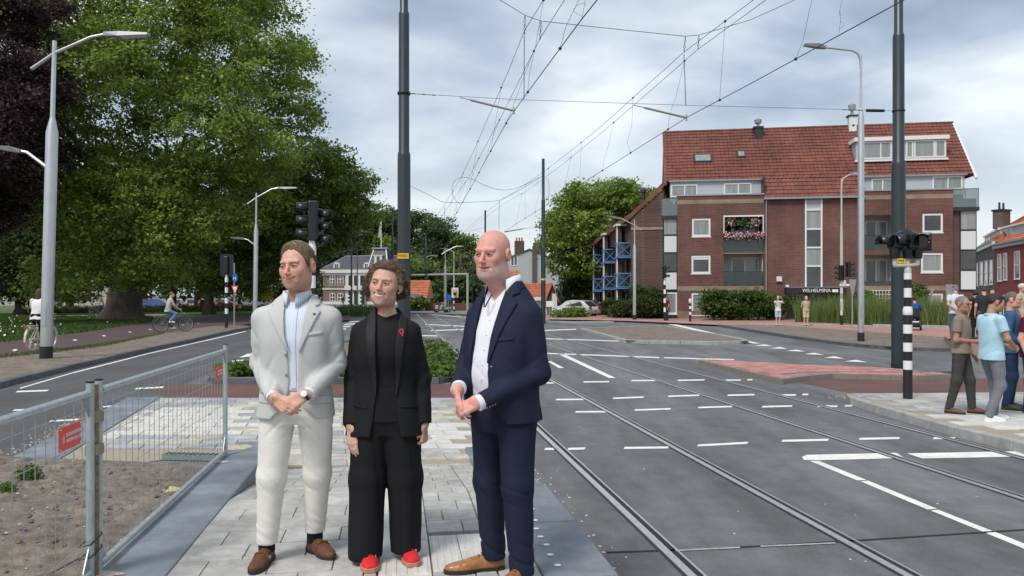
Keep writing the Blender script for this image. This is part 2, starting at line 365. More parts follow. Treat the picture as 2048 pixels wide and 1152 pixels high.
while u < 8.2:                                          # right field
    for f0, f1, w in ((.197,.558,.24),(.562,.795,.24)):
        v = f0 - (.12 if row % 2 else 0)
        while v < f1-.02:
            a, b = max(v, f0), min(v+w, f1)
            if b-a > .03 and not (4.1 < u < 4.75 and f0 < .3): piece('paver', u, min(u+.245, 8.2)-g, a, b-g, M_pav, plat)
            v += w
    u += .245; row += 1
for uu in (4.23, 4.55):
    for vv in (.2, .38): piece('tactile_tile', uu, uu+.315, vv, vv+.176, M_tw, plat, ribs=4)
# blue-grey edge slabs: the left one stays level while the paving ramps down beside it
for i, (a, b) in enumerate([(2.2,3.2),(3.2,4.22),(4.22,5.2),(5.2,6.2),(6.2,7.2)]):
    piece('edge_slab', a, b-.008, -1.69, -1.272, M_slab, plat, th=.42, zf=lambda u: .30, bevel=.012)
P = [tv(7.2,-1.69), tv(7.2,-1.272), tv(8.0,-1.272), tv(8.17,-1.30), tv(8.28,-1.40), tv(8.33,-1.52), tv(8.33,-1.69)]
slab('edge_slab', P, -.1, .30, M_slab, plat, bevel=.012)
for i in range(7):
    a = 2.0+i*1.02; piece('edge_slab', a, a+1.01, .80, 1.22, M_slab, plat, th=.40, bevel=.012)
M_dot = mat('paint_dot', (.72,.73,.72), .7)
for (px, py) in [(1072,1057),(1081,1073),(1093,1089),(1101,1109),(1115,1130),(1070,1040),(1064,1018)]:
    p = gp(px, py, .304); r = .021; poly_sheet('paint_dot', [(p.x+r*math.cos(t*.6283), p.y+r*1.05*math.sin(t*.6283), .3045) for t in range(10)], M_dot, plat)
# sand left over on the slabs
M_sp = mat('sand_heap', (.52,.46,.35), .95, var=.2, scale=40, bump=.6, bscale=120)
for (px, py, rx, ry) in [(478,893,.16,.11),(440,922,.10,.05),(215,1144,.10,.035)]:
    p = gp(px, py, .31); V = [(p.x, p.y, .309)]; n = 14
    V += [(p.x+rx*rnd.uniform(.6,1.1)*math.cos(6.2832*k/n), p.y+ry*rnd.uniform(.6,1.1)*math.sin(6.2832*k/n)*1.4, .3035) for k in range(n)]
    mesh('sand_spill', V, [(0, 1+k, 1+(k+1) % n) for k in range(n)], M_sp, plat, True)

# --- level paved refuge behind the ramp: grey / sandy tiles with white tactile tiles
ref = empty('refuge_paving', (0,0,0)); tag(ref, 'level crossing refuge paved with grey, sandy and white tiles', kind='structure')
SH = -.25
def rp(c, Y, z=.02): return Vector((c+SH*(Y-8), Y, z))
poly_sheet('tile_bed', [rp(-5.45+.0,7.2,.008), rp(-5.35,13.55,.008), Vector((-.9,13.55,.008)), Vector((.05,8.0,.008)), Vector((-2.9,8.1,.008)), Vector((-3.6,8.75,.008))], M_sand, ref)
Yr = 8.1; k = 0
while Yr < 13.45:
    d = .30 if not (10.35 < Yr < 10.65) else .34
    d = min(d, 13.5-Yr)
    c = -5.35 - (.22 if k % 2 else 0)
    while c < 1.6:
        wd = .45; c1 = c+wd
        xr = (1.12-.151*Yr)/.9885                                    # stay off the tram side
        lo = max(c, -4.95); x0, x1 = rp(lo, Yr).x, rp(c1, Yr).x
        inside_soil = Yr < 8.75 and x1 < -2.75+.0
        under_plat = Yr < 8.45 and x0 > -2.9 and uv_of(Vector((x0, Yr, 0)))[0] < 8.22
        if x1 < xr and c1 > -4.9 and not inside_soil and not under_plat:
            white = (10.35 < Yr < 10.68 and lo > -4.2+.6) or (-4.9 <= lo < -3.4 and 9.9 < Yr < 12.2) or (x0 > -1.45 and 8.9 < Yr < 10.3)
            r_ = rnd.random(); m = M_tw if white else (M_tc if r_ < .36 else M_tg)
            ga = .007
            q = [rp(lo+ga,Yr+ga), rp(c1-ga,Yr+ga), rp(c1-ga,Yr+d-ga), rp(lo+ga,Yr+d-ga)]; z = .02+rnd.uniform(-.002,.002)
            b = MB().add([Vector((p.x,p.y,-.02)) for p in q]+[Vector((p.x,p.y,z)) for p in q], [(3,2,1,0),(4,5,6,7),(0,1,5,4),(1,2,6,5),(2,3,7,6),(3,0,4,7)])
            if white and lo < -3:
                for e in (.2,.5,.8):
                    for h in (.2,.4,.6,.8):
                        p = rp(lo+(c1-lo)*h, Yr+d*e); b.add([(p.x-.02,p.y-.02,z-.001),(p.x+.02,p.y-.02,z-.001),(p.x+.02,p.y+.02,z-.001),(p.x-.02,p.y+.02,z-.001),(p.x-.012,p.y-.012,z+.006),(p.x+.012,p.y-.012,z+.006),(p.x+.012,p.y+.012,z+.006),(p.x-.012,p.y+.012,z+.006)], [(4,5,6,7),(0,1,5,4),(1,2,6,5),(2,3,7,6),(3,0,4,7)])
            b.build('tactile_tile' if white else 'tile', m, ref)
        c += wd
    Yr += d; k += 1
for i in range(6):
    Y0, Y1 = 7.3+i*1.04, 7.3+(i+1)*1.04-.01
    slab('edge_slab', [rp(-5.55,Y0), rp(-4.98,Y0), rp(-4.98,Y1), rp(-5.55,Y1)], -.05, .024, M_slab, ref, bevel=.008)
# soil bed inside the fence, sloping from the slab down to the tiles
def rough_sheet(name, fn, nu, nv, m, amp, parent=None, label=None, kind='structure', seed=0):
    r = np.random.default_rng(seed); nz = r.normal(0, 1, (nu, nv)); 
    for _ in range(2): nz = (nz + np.roll(nz,1,0)+np.roll(nz,-1,0)+np.roll(nz,1,1)+np.roll(nz,-1,1))/2.6
    V = []
    for i in range(nu):
        for j in range(nv):
            p = fn(i/(nu-1), j/(nv-1)); e = min(i, j, nu-1-i, nv-1-j); V.append((p.x, p.y, p.z+amp*nz[i,j]*min(1, e/3)))
    Fc = [(i*nv+j, (i+1)*nv+j, (i+1)*nv+j+1, i*nv+j+1) for i in range(nu-1) for j in range(nv-1)]
    o = mesh(name, V, Fc, m, parent, True); 
    if parent is None: tag(o, label, kind=kind)
    return o
def soilf(a, b):
    p0 = tv(1.5+6.9*b, -1.688); L0 = Vector((-7.6, 2.5+6.35*b, 0)); R_ = p0.lerp(L0, a); R_.y = R_.y if b < .97 else R_.y
    R_.z = (.27-.25*max(0, (b-.45)/.55)**1.2)*(1-a*.55)+.012; return R_
rough_sheet('soil_bed', soilf, 120, 150, M_soil, .010, label='bare brown soil bed behind the wire mesh fence', seed=3)

# --- red crossing strips
r1 = poly_sheet('cycle_crossing', [Vector((-6.2,13.52,.005)), Vector((-.92,13.52,.005)), Vector((-1.25,15.75,.005)), Vector((-6.9,15.75,.005)), Vector((-7.3,15.0,.005))], M_red); tag(r1, 'dark red asphalt cycle crossing strip behind the refuge tiles')
r2 = poly_sheet('cycle_crossing', [gp(1562,757,.005), gp(2200,757,.005), gp(2200,786,.005), gp(1700,786,.005)], M_red); tag(r2, 'dark red asphalt cycle strip in front of the red brick island')

# --- weedy island behind the three people
kp = [Vector((-6.3,15.75)), Vector((-1.45,15.75)), Vector((-1.22,16.1)), Vector((-1.75,19.6)), Vector((-3.3,29.6)), Vector((-4.5,30.3)), Vector((-6.4,29.5)), Vector((-6.6,24)), Vector((-6.75,19)), Vector((-6.7,16.1)), Vector((-6.3,15.75))]
kp = [Vector((p.x, p.y, 0)) for p in kp]
kerb_run('kerb', kp, .16, .13, M_kerb, 'dark basalt kerb round the weedy traffic island', .95)
isl = [p*1.0 for p in kp[:-1]]; ctr = Vector((-4.2, 22, 0)); isl = [ctr+(p-ctr)*.985 for p in isl]
poly_sheet('island_soil', [Vector((p.x,p.y,.10)) for p in isl], M_soil); tag(bpy.data.objects['island_soil'], 'soil top of the weedy traffic island')

# --- left verge, cycle path, park grass
kl = [gp(-420,905), gp(0,777), gp(140,741), gp(300,703), gp(400,681), gp(470,664), gp(497,659.5), gp(505,656), gp(470,653.5), gp(420,653)]
kl = [Vector((p.x,p.y,0)) for p in kl]
kerb_run('kerb', kl, .2, .13, M_kerb, 'dark basalt kerb along the soil verge of the side road', 1.0)
VZ = .12
verge = poly_sheet('soil_verge', [Vector((p.x-.08,p.y+.1,VZ-.012)) for p in kl] + [gp(330,664,VZ-.012), gp(210,690,VZ-.012), gp(0,714,VZ-.012), gp(-420,765,VZ-.012)], M_soil)
tag(verge, 'brown soil verge between side road and red cycle path')
path = poly_sheet('cycle_path', [gp(-420,768,VZ), gp(0,713,VZ), gp(200,688,VZ), gp(330,664.5,VZ), gp(420,652,VZ), gp(700,640,VZ), gp(700,628,VZ), gp(480,630,VZ), gp(400,634,VZ), gp(310,641.5,VZ), gp(200,660,VZ), gp(0,686,VZ), gp(-420,735,VZ)], M_path)
tag(path, 'dark red asphalt cycle path along the park')
for (x, y) in [(30,700),(90,690.5),(150,680),(208,671.5),(260,664),(300,659),(366,650),(396,646)]: 
    p = gp(x, y, VZ+.004); poly_sheet('path_dash', [p+TD*a*1.0+Vector((-.5,.1,0))*a+TN*b for a, b in ((-.35,-.06),(-.35,.06),(.35,.06),(.35,-.06))], M_white, path)
park = poly_sheet('park_lawn', [gp(-1400,800,.10), gp(-420,736,.10), gp(0,686.5,.10), gp(200,660.5,.10), gp(310,642,.10), gp(400,634.5,.10), gp(480,630.5,.10), gp(560,622,.10), gp(560,615,.10), Vector((-80,125,.10)), Vector((-160,125,.10))], M_grass)
tag(park, 'green park lawn under the large trees')
poly_sheet('park_path', [gp(-200,636.5,.11), gp(200,632,.11), gp(330,630.5,.11), gp(330,628.5,.11), gp(200,629.5,.11), gp(-200,633.5,.11)], mat('park_gravel', (.33,.31,.27), .95, var=.15, scale=3)); tag(bpy.data.objects['park_path'], 'pale gravel path crossing the park lawn')

# --- soil islands and verge on the far side of the track
def island(pts, label_k, label_s, h=.13, m=M_kerb, seg=1.2, w=.16):
    P = [gp(x, y, h) for x, y in pts]; P = [Vector((p.x,p.y,0)) for p in P]
    a = sum(P[i].x*P[(i+1) % len(P)].y-P[(i+1) % len(P)].x*P[i].y for i in range(len(P)))
    if a < 0: P = P[::-1]
    kerb_run('kerb', P+[P[0]], w, h, m, label_k, seg)
    c = sum(P, Vector())/len(P)
    return tag(poly_sheet('island_soil', [Vector((p.x,p.y,h-.015))+(c-p).normalized()*.1 for p in P], M_soil), label_s)
island([(1160,656),(1236,676),(1250,680),(1420,683),(1507,681.5),(1440,668),(1330,651),(1300,650)], 'kerb round the bare soil island beyond the second track', 'bare soil island beyond the second track', m=M_kerbl)
kr = [gp(x, y, 0) for x, y in [(1434,653),(1520,667),(1600,680),(1680,691),(1740,697.5),(1800,702),(1900,703.5),(2300,708)]]; kr = [Vector((p.x,p.y,0)) for p in kr]
kerb_run('kerb', kr, .2, .13, M_kerb, 'dark kerb along the soil verge in front of the apartment block', 1.4)
verge2 = poly_sheet('soil_verge', [Vector((p.x,p.y+.12,.115)) for p in kr]+[gp(2300,690,.115), gp(1990,682,.115), gp(1860,672,.115), gp(1700,660,.115), gp(1600,653.5,.115), gp(1500,650,.115), gp(1440,649.5,.115)], M_soil)
tag(verge2, 'brown soil verge in front of the apartment block')
M_pink = mat('pink_paving', (.37,.20,.165), .9, var=.2, scale=5, var2=.1, scale2=.8)
pk = poly_sheet('pink_pavement', [gp(1430,649.5,.105), gp(1500,650.3,.105), gp(1600,653.8,.105), gp(1700,660.5,.105), gp(1860,672.5,.105), gp(1990,682.5,.105), gp(2300,690.5,.105), Vector((75,45,.105)), Vector((75,62,.105)), Vector((6,72,.105)), gp(1060,631,.105), gp(1100,638.5,.105), gp(1250,641.5,.105)], M_pink)
tag(pk, 'pink brick pavement in front of the apartment block')
lk = [gp(x, y, 0) for x, y in [(1080,640.5),(1180,642),(1250,643.5),(1340,646),(1434,651.5)]]
kerb_run('kerb', [Vector((p.x,p.y,0)) for p in lk], .35, .12, M_kerbl, 'pale concrete kerb along the pavement of the brick flats', 2.0)
kerb_run('kerb', [Vector((p.x,p.y,0)) for p in (gp(1098,645.5), gp(1140,647.4), gp(1228,646.6))], .8, .12, M_kerbl, 'low pale kerb island on the far side of the tracks', 2.5)
kerb_run('kerb', [Vector((p.x,p.y,0)) for p in (gp(1500,650.5), gp(1640,655), gp(1745,657))], .3, .16, M_kerbl, 'pale kerb in front of the tall grass bed', 2.0, side=1)
kerb_run('kerb', [Vector((p.x,p.y,0)) for p in (gp(1745,657.5,0), gp(1900,661), gp(2060,663))], .25, .26, M_kerbl, 'raised pale kerb edging the grass bed', 2.0, side=1)
farpave = poly_sheet('far_pavement', [gp(815,626.5,.06), gp(935,629,.06), gp(1060,631.2,.06), Vector((6,110,.06)), Vector((-30,110,.06))], mat('far_paving', (.22,.21,.20), .9, var=.15, scale=2)); tag(farpave, 'grey pavement across the junction')
kerb_run('kerb', [Vector((p.x,p.y,0)) for p in (gp(815,627), gp(935,629.6), gp(1062,631.8))], .3, .12, M_kerbl, 'kerb across the junction beyond the tram curve', 3.0)

# --- red brick island
BZ = .125
bi = [gp(x, y, BZ) for x, y in [(1396,719),(1470,720.5),(1600,728),(1760,733.5),(1880,743.5),(1905,748),(1830,750.5),(1665,746.5),(1620,750),(1565,757.5)]]
bi2 = [(p.x, p.y) for p in bi]
bisl = empty('brick_island', (0,0,0)); tag(bisl, 'triangular traffic island paved with red bricks', kind='structure')
slab('brick_bed', bi, -.05, BZ-.012, M_joint, bisl)
def inpoly(x, y, poly):
    r = False; n = len(poly)
    for i in range(n):
        x0, y0 = poly[i]; x1, y1 = poly[(i+1) % n]
        if (y0 > y) != (y1 > y) and x < (x1-x0)*(y-y0)/(y1-y0)+x0: r = not r
    return r
cands = []
bx, by = .27, .135
y0 = min(p[1] for p in bi2); y1 = max(p[1] for p in bi2); x0 = min(p[0] for p in bi2); x1 = max(p[0] for p in bi2)
y = y0; k = 0
while y < y1:
    x = x0 - (bx/2 if k % 2 else 0)
    while x < x1:
        if all(inpoly(x+a*bx, y+b*by, bi2) for a in (0,1) for b in (0,1)): cands.append((x, y))
        x += bx
    y += by; k += 1
bm_me = bpy.data.meshes.new('brick'); _b = MB().box(.004, bx-.004, .004, by-.004, -.06, 0)
bm_me.from_pydata(_b.V, [], _b.F); bm_me.materials.append(M_brick)
cands.sort(key=lambda c: c[1])
for (x, y) in cands[:300]:
    o = link('brick', bm_me, None, bisl, (x, y, BZ+rnd.uniform(-.003,.003)))
if len(cands) > 300:
    b = MB()
    for (x, y) in cands[300:]: b.box(x+.004, x+bx-.004, y+.004, y+by-.004, BZ-.06, BZ+rnd.uniform(-.003,.003))
    tag(b.build('bricks', M_brick, bisl), kind='stuff')
fr = [gp(x, y, 0) for x, y in [(1568,760),(1622,757),(1668,754.5),(1830,756),(1912,753.5)]]
kerb_run('kerb', [Vector((p.x,p.y,0)) for p in fr], .16, .13, M_kerb, 'dark kerb in front of the red brick island', 1.0)
kerb_run('kerb', [Vector((p.x,p.y,0)) for p in (gp(1388,719.5), gp(1460,738), gp(1545,758))], .3, .03, M_kerbl, 'pale flush concrete edge beside the red brick island', 1.0)

# --- pavement on which the right-hand group stands
PZ = .12
sp = [gp(1692,786,PZ), gp(2300,780,PZ), gp(2300,960,PZ), gp(2048,880,PZ), gp(1900,848,PZ), gp(1760,808,PZ), gp(1700,795,PZ)]
side = empty('side_pavement', (0,0,0)); tag(side, 'pale tiled pavement where the group of bystanders stands', kind='structure')
slab('pavement_bed', sp, -.05, PZ-.012, M_sand, side)
sp2 = [(p.x, p.y) for p in sp]
y = min(p[1] for p in sp2); k = 0
while y < max(p[1] for p in sp2):
    x = 3.6 - (.3 if k % 2 else 0)
    while x < 9.6:
        q = [(x+a*.6+.03*0, y+b*.3) for a, b in ((.01,.02),(.99,.02),(.99,.98),(.01,.98))]
        if all(inpoly(a, b, sp2) for a, b in q):
            wht = (y < 10.9 and inpoly(x+.3, y+.15, [(p.x,p.y) for p in (gp(1840,820,PZ), gp(2100,830,PZ), gp(2100,880,PZ), gp(1900,850,PZ))]))
            slab('tile', [Vector((a,b,0)) for a, b in q], 0, PZ+rnd.uniform(-.002,.002), M_tw if wht else (M_tg if rnd.random() < .35 else M_pav), side)
        x += .6
    y += .3; k += 1
kerb_run('kerb', [Vector((p.x,p.y,0)) for p in (gp(1735,787,PZ), gp(1697,787,PZ), gp(1690,792,PZ), gp(1755,812,PZ), gp(1900,853,PZ), gp(2060,890,PZ), gp(2300,960,PZ))], .14, PZ+.004, M_kerbl, 'pale kerb edging the pavement of the bystanders', .9, side=1)

# --- grit scattered on the asphalt beside the platform and on the tiles
def scatter(name, pts, s0, s1, m, label, parent=None):
    b = MB()
    for p in pts:
        s = rnd.uniform(s0, s1); a = rnd.uniform(0, 3)
        V = [p+Vector((s*math.cos(a+t*1.571)*rnd.uniform(.6,1.2), s*math.sin(a+t*1.571)*rnd.uniform(.6,1.2), 0)) for t in range(4)]+[p+Vector((0,0,s*.5))]
        b.add(V, [(0,1,4),(1,2,4),(2,3,4),(3,0,4)])
    o = b.build(name, m, parent); 
    return tag(o, label, kind='stuff')
M_grit = mat('grit_pale', (.5,.48,.43), .9)
P = [tv(rnd.uniform(3.5,9), 1.25+abs(rnd.gauss(0,.12)), .001) for _ in range(420)] + [Vector((gp(1700,792).x+rnd.gauss(.3,.35), gp(1700,792).y-abs(rnd.gauss(.25,.25)), .002)) for _ in range(260)]
P += [Vector((rp(-5.6,Yq).x-abs(rnd.gauss(0,.12)), Yq, .005)) for Yq in [rnd.uniform(7.4,11.5) for _ in range(260)]]
P += [gp(rnd.uniform(1100,2040), rnd.uniform(760,1150), .002) for _ in range(25)]
scatter('grit', P, .006, .018, M_grit, 'pale grit scattered along the kerbs and asphalt')
P = [soilf(rnd.random()*.9, rnd.random()*.97)+Vector((0,0,.012)) for _ in range(900)]
scatter('soil_clods', P, .012, .035, mat('clod', (.15,.11,.08), .95, var=.3, scale=20), 'soil clods and small stones on the bare bed')
P = [soilf(rnd.random()*.9, rnd.random()*.97)+Vector((0,0,.016)) for _ in range(130)]
scatter('pebbles', P, .008, .02, M_grit, 'pale pebbles lying on the bare soil bed')
# ================================================================ BUILDINGS
def brick_mat(name, c1, c2, mortar, bw=.42, rh=.13, off=.5, scale=1.0, ms=.012, rough=.88):
    m = bpy.data.materials.new(name); m.use_nodes = True; nt = m.node_tree; N = nt.nodes.new; L = nt.links.new; b = nt.nodes['Principled BSDF']
    tc = N('ShaderNodeTexCoord'); sp = N('ShaderNodeSeparateXYZ'); L(tc.outputs['Object'], sp.inputs[0])
    ad = N('ShaderNodeMath'); L(sp.outputs[0], ad.inputs[0]); L(sp.outputs[1], ad.inputs[1])
    cb = N('ShaderNodeCombineXYZ'); L(ad.outputs[0], cb.inputs[0]); L(sp.outputs[2], cb.inputs[1])
    t = N('ShaderNodeTexBrick'); t.offset = off; L(cb.outputs[0], t.inputs['Vector'])
    t.inputs['Color1'].default_value = (*c1, 1); t.inputs['Color2'].default_value = (*c2, 1); t.inputs['Mortar'].default_value = (*mortar, 1)
    t.inputs['Scale'].default_value = scale; t.inputs['Brick Width'].default_value = bw; t.inputs['Row Height'].default_value = rh; t.inputs['Mortar Size'].default_value = ms; t.inputs['Bias'].default_value = -.1
    n = N('ShaderNodeTexNoise'); n.inputs['Scale'].default_value = .5; n.inputs['Detail'].default_value = 5; L(tc.outputs['Object'], n.inputs[0])
    r = N('ShaderNodeMapRange'); L(n.outputs[0], r.inputs[0]); r.inputs[1].default_value = .3; r.inputs[2].default_value = .7; r.inputs[3].default_value = .8; r.inputs[4].default_value = 1.18
    mx = N('ShaderNodeMix'); mx.data_type = 'RGBA'; mx.blend_type = 'MULTIPLY'; mx.inputs[0].default_value = 1; L(t.outputs[0], mx.inputs[6]); L(r.outputs[0], mx.inputs[7]); L(mx.outputs[2], b.inputs['Base Color'])
    bp = N('ShaderNodeBump'); bp.inputs['Strength'].default_value = .5; bp.inputs['Distance'].default_value = .01; bp.invert = True; L(t.outputs['Fac'], bp.inputs['Height']); L(bp.outputs[0], b.inputs['Normal'])
    b.inputs['Roughness'].default_value = rough; MATS[name] = m; return m
M_bk = brick_mat('brick_red_brown', (.158,.062,.047), (.108,.045,.036), (.165,.12,.10), ms=.014)
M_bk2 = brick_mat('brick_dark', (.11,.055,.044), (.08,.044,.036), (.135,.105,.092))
M_bkb = brick_mat('brick_sandy', (.30,.23,.16), (.25,.19,.14), (.22,.18,.14), bw=.3, rh=.25)
M_wfr = mat('window_frame_white', (.72,.72,.70), .5)
M_glass = mat('window_glass', (.035,.045,.05), .06, spec=.9, var=.5, scale=.5)
M_curt = mat('window_glass_curtained', (.23,.26,.25), .12, spec=.8, var=.25, scale=1.2, stretch=(6,6,.3))
M_pan = mat('panel_pale', (.62,.66,.66), .5); M_pang = mat('panel_grey', (.40,.44,.48), .55)
M_dark = mat('dark_frame', (.02,.024,.028), .5)
M_rail = mat('balcony_glass_dark', (.03,.045,.05), .12, spec=.8, alpha=.8)
M_railc = mat('balcony_glass_clear', (.2,.25,.26), .1, spec=.8, alpha=.55)
M_lead = mat('zinc', (.30,.32,.34), .5, metal=.4)
M_slabc = mat('concrete_pale', (.45,.44,.42), .85, var=.12, scale=3)
M_blue = mat('blue_paint', (.10,.25,.48), .5)
M_int = mat('interior_white', (.5,.5,.49), .8)
def tiled_roof_mat(name, c, c2):
    return mat(name, c, .8, var=.25, scale=2.2, col2=c2, var2=.25, scale2=.35, bump=.2, bscale=30)
M_tile = tiled_roof_mat('roof_tile_red', (.165,.056,.042), (.215,.075,.052))
add_noise(M_bk, .35, .78, 1.15, (1,1,.35)); add_noise(M_tile, .4, .92, 1.06)
M_tileo = tiled_roof_mat('roof_tile_orange', (.42,.12,.055), (.55,.18,.08))

class Facade:
    """local frame of a wall: x along it, y into the building, z up; measures the photograph on that wall"""
    def __init__(s, P0, P1, name, label, cat='building', group=None):
        s.P0 = Vector((P0[0], P0[1], 0)); d = Vector((P1[0]-P0[0], P1[1]-P0[1], 0)); s.L = d.length; s.d = d/s.L
        s.n = Vector((-s.d.y, s.d.x, 0)); s.ang = math.atan2(s.d.y, s.d.x)
        s.root = empty(name, s.P0, s.ang, label, cat, group)
    def loc(s, px, py, off=0):
        """pixel -> (x, z) on the plane y=off"""
        r = Vector(((px-CX)/F, 1, 0)); o = s.P0+s.n*off
        # o + x*d = t*r
        det = s.d.x*(-r.y)-s.d.y*(-r.x); x = ((-o.x)*(-r.y)-(-o.y)*(-r.x))/det
        p = o+s.d*x; Y = p.y; return x, CH-(py-HY)/F*Y
    def rect(s, x0, y0, x1, y1, off=0):
        a = s.loc(x0, y0, off); b = s.loc(x1, y1, off); c = s.loc(x0, y1, off); d = s.loc(x1, y0, off)
        return a[0], b[0], (c[1]+b[1])/2, (a[1]+d[1])/2       # x0,x1,zbot,ztop
    def box(s, name, x0, x1, y0, y1, z0, z1, m, parent=None, bevel=0):
        return box(name, x0, x1, y0, y1, z0, z1, m, parent or s.root, bevel)
def window(fc, x0, x1, z0, z1, y=0, fr=.09, glass=None, bars=(), hbars=(), name='window', sill=True, m=None, depth=.06, proud=.03):
    """frame set proud of the wall, pane recessed inside it"""
    m = m or M_wfr; b = MB(); f = fr
    b.box(x0, x1, y-proud, y+depth, z0, z0+f).box(x0, x1, y-proud, y+depth, z1-f, z1).box(x0, x0+f, y-proud+.002, y+depth-.002, z0+f, z1-f).box(x1-f, x1, y-proud+.002, y+depth-.002, z0+f, z1-f)
    for t in bars: xx = x0+(x1-x0)*t; b.box(xx-f*.4, xx+f*.4, y-proud+.004, y+depth-.004, z0+f, z1-f)
    for t in hbars: zz = z0+(z1-z0)*t; b.box(x0+f, x1-f, y-proud+.006, y+depth-.006, zz-f*.4, zz+f*.4)
    w = b.build(name, m, fc.root)
    box('pane', x0+f*.6, x1-f*.6, y+depth*.3, y+depth*.3+.012, z0+f*.6, z1-f*.6, glass or M_glass, w)
    if sill: box('sill', x0-.05, x1+.05, y-proud-.05, y+.03, z0-.07, z0-.004, m, w)
    return w

# ---------------------------------------------------------------- brick apartment block
A = Facade((12.68, 58.0), (33.8, 54.6), 'apartment_block', 'brick apartment block with red tiled roof, loggias and white framed windows')
L = A.L
x_l = A.loc(1355, 600)[0]; x_lr = A.loc(1528, 600)[0]; x_m = A.loc(1727, 600)[0]; x_r = A.loc(1906, 600)[0]
DEP = 10.0; EZ, SL = 9.4, 1.22
def wall_with_holes(name, x0, x1, z0, z1, y0, y1, holes, m):
    """wall slab pierced by rectangular openings (kept as one wall)"""
    xs = sorted({x0, x1, *[h[0] for h in holes], *[h[1] for h in holes]}); b = MB()
    for a, c in zip(xs, xs[1:]):
        if c-a < 1e-5: continue
        zs = [z0]
        for h in sorted([h for h in holes if h[0] <= a+1e-6 and h[1] >= c-1e-6], key=lambda h: h[2]): zs += [h[2], h[3]]
        zs.append(z1)
        for i in range(0, len(zs), 2):
            if zs[i+1]-zs[i] > 1e-4: b.box(a, c, y0, y1, zs[i], zs[i+1])
    # remove the coincident inner faces between neighbouring boxes
    o = b.build(name, m, A.root); me = o.data
    bm = bmesh.new(); bm.from_mesh(me); bmesh.ops.remove_doubles(bm, verts=bm.verts[:], dist=1e-5); seen = {}
    for f in list(bm.faces): seen.setdefault(tuple(sorted(v.index for v in f.verts)), []).append(f)
    bmesh.ops.delete(bm, geom=[f for fs in seen.values() if len(fs) > 1 for f in fs], context='FACES_ONLY'); bm.to_mesh(me); bm.free()
    return o
R = lambda *a: A.rect(*a)
win = [R(1384,437,1421,473), R(1383,511,1421,547), R(1383,586,1440,630), R(1845,427,1886,465), R(1842,506,1886,545), R(1843,587,1886,634)]
lgL = [R(1447,431,1528,503), R(1447,506,1528,571)]; lgL = [(lgL[0][0], x_lr-.02, a[2], a[3]) for a in lgL]
lgR = [R(1727,430,1793,499), R(1727,509,1793,592)]; lgR = [(x_m+.02, lgR[0][1], a[2], a[3]) for a in lgR]
stair = R(1610,393,1645,577); ent = R(1573,577,1684,648)
zpl = A.loc(1440, 391)[1]; zpr = A.loc(1815, 381)[1]
gd = R(1692,600,1722,645)
wall_with_holes('wall', x_l, x_lr, -.1, zpl, 0, .35, win[:3]+lgL, M_bk)
wall_with_holes('wall', x_lr, x_m, -.1, EZ-.05, .05, .35, [(stair[0],stair[1],stair[2],stair[3]), (ent[0],ent[1],-.1,ent[3])], M_bk)
wall_with_holes('wall', x_m, x_r, -.1, zpr, 0, .35, win[3:]+lgR, M_bk)
A.box('side_wall', x_l-.02, x_l+.3, .36, DEP, -.1, 9.5, M_bk); A.box('side_wall', x_r-.3, x_r+.02, .36, DEP, -.1, 9.5, M_bk)
A.box('back_wall', x_l+.31, x_r-.31, DEP-.3, DEP, -.1, 9.5, M_bk)
for (a, b, z) in ((x_l, x_lr, zpl), (x_m, x_r, zpr)):
    A.box('coping', a-.04, b+.04, -.06, .42, z+.002, z+.10, M_lead)
    A.box('sandstone_band', a-.002, b+.002, -.012, .0, z-.62, z-.30, M_bkb)
    A.box('roof_terrace', a, b, .36, 1.3, z-.25, z-.12, M_slabc)
for (a, b) in ((x_l, win[2][0]-.3), (win[2][0]-.3, x_lr), (x_m, x_r)): A.box('sandstone_band', a, b-.004, -.010, .0, 2.25, 2.6, M_bkb)
A.box('plinth', x_l, x_lr, -.02, 0, -.1, .7, mat('plinth_stone', (.19,.145,.11), .9, var=.2, scale=2)); A.box('plinth', x_m, x_r, -.02, 0, -.1, .45, MATS['plinth_stone'])
for i, w in enumerate(win):
    window(A, *w, y=.05, fr=.14, glass=[M_curt, M_glass, M_curt, M_glass, M_curt, M_glass][i])
    if i in (1,4): pass
    # soldier course over the opening
    A.box('lintel', w[0]-.08, w[1]+.08, -.008, .0, w[3]+.01, w[3]+.24, M_bk2)
A.box('blind', win[5][0]+.16, win[5][1]-.16, .02, .06, win[5][2]+.85, win[5][3]-.16, mat('blind_grey', (.26,.28,.26), .8))
A.box('blind', win[1][0]+.16, win[1][1]-.16, .02, .06, win[1][3]-.32, win[1][3]-.16, M_pan)
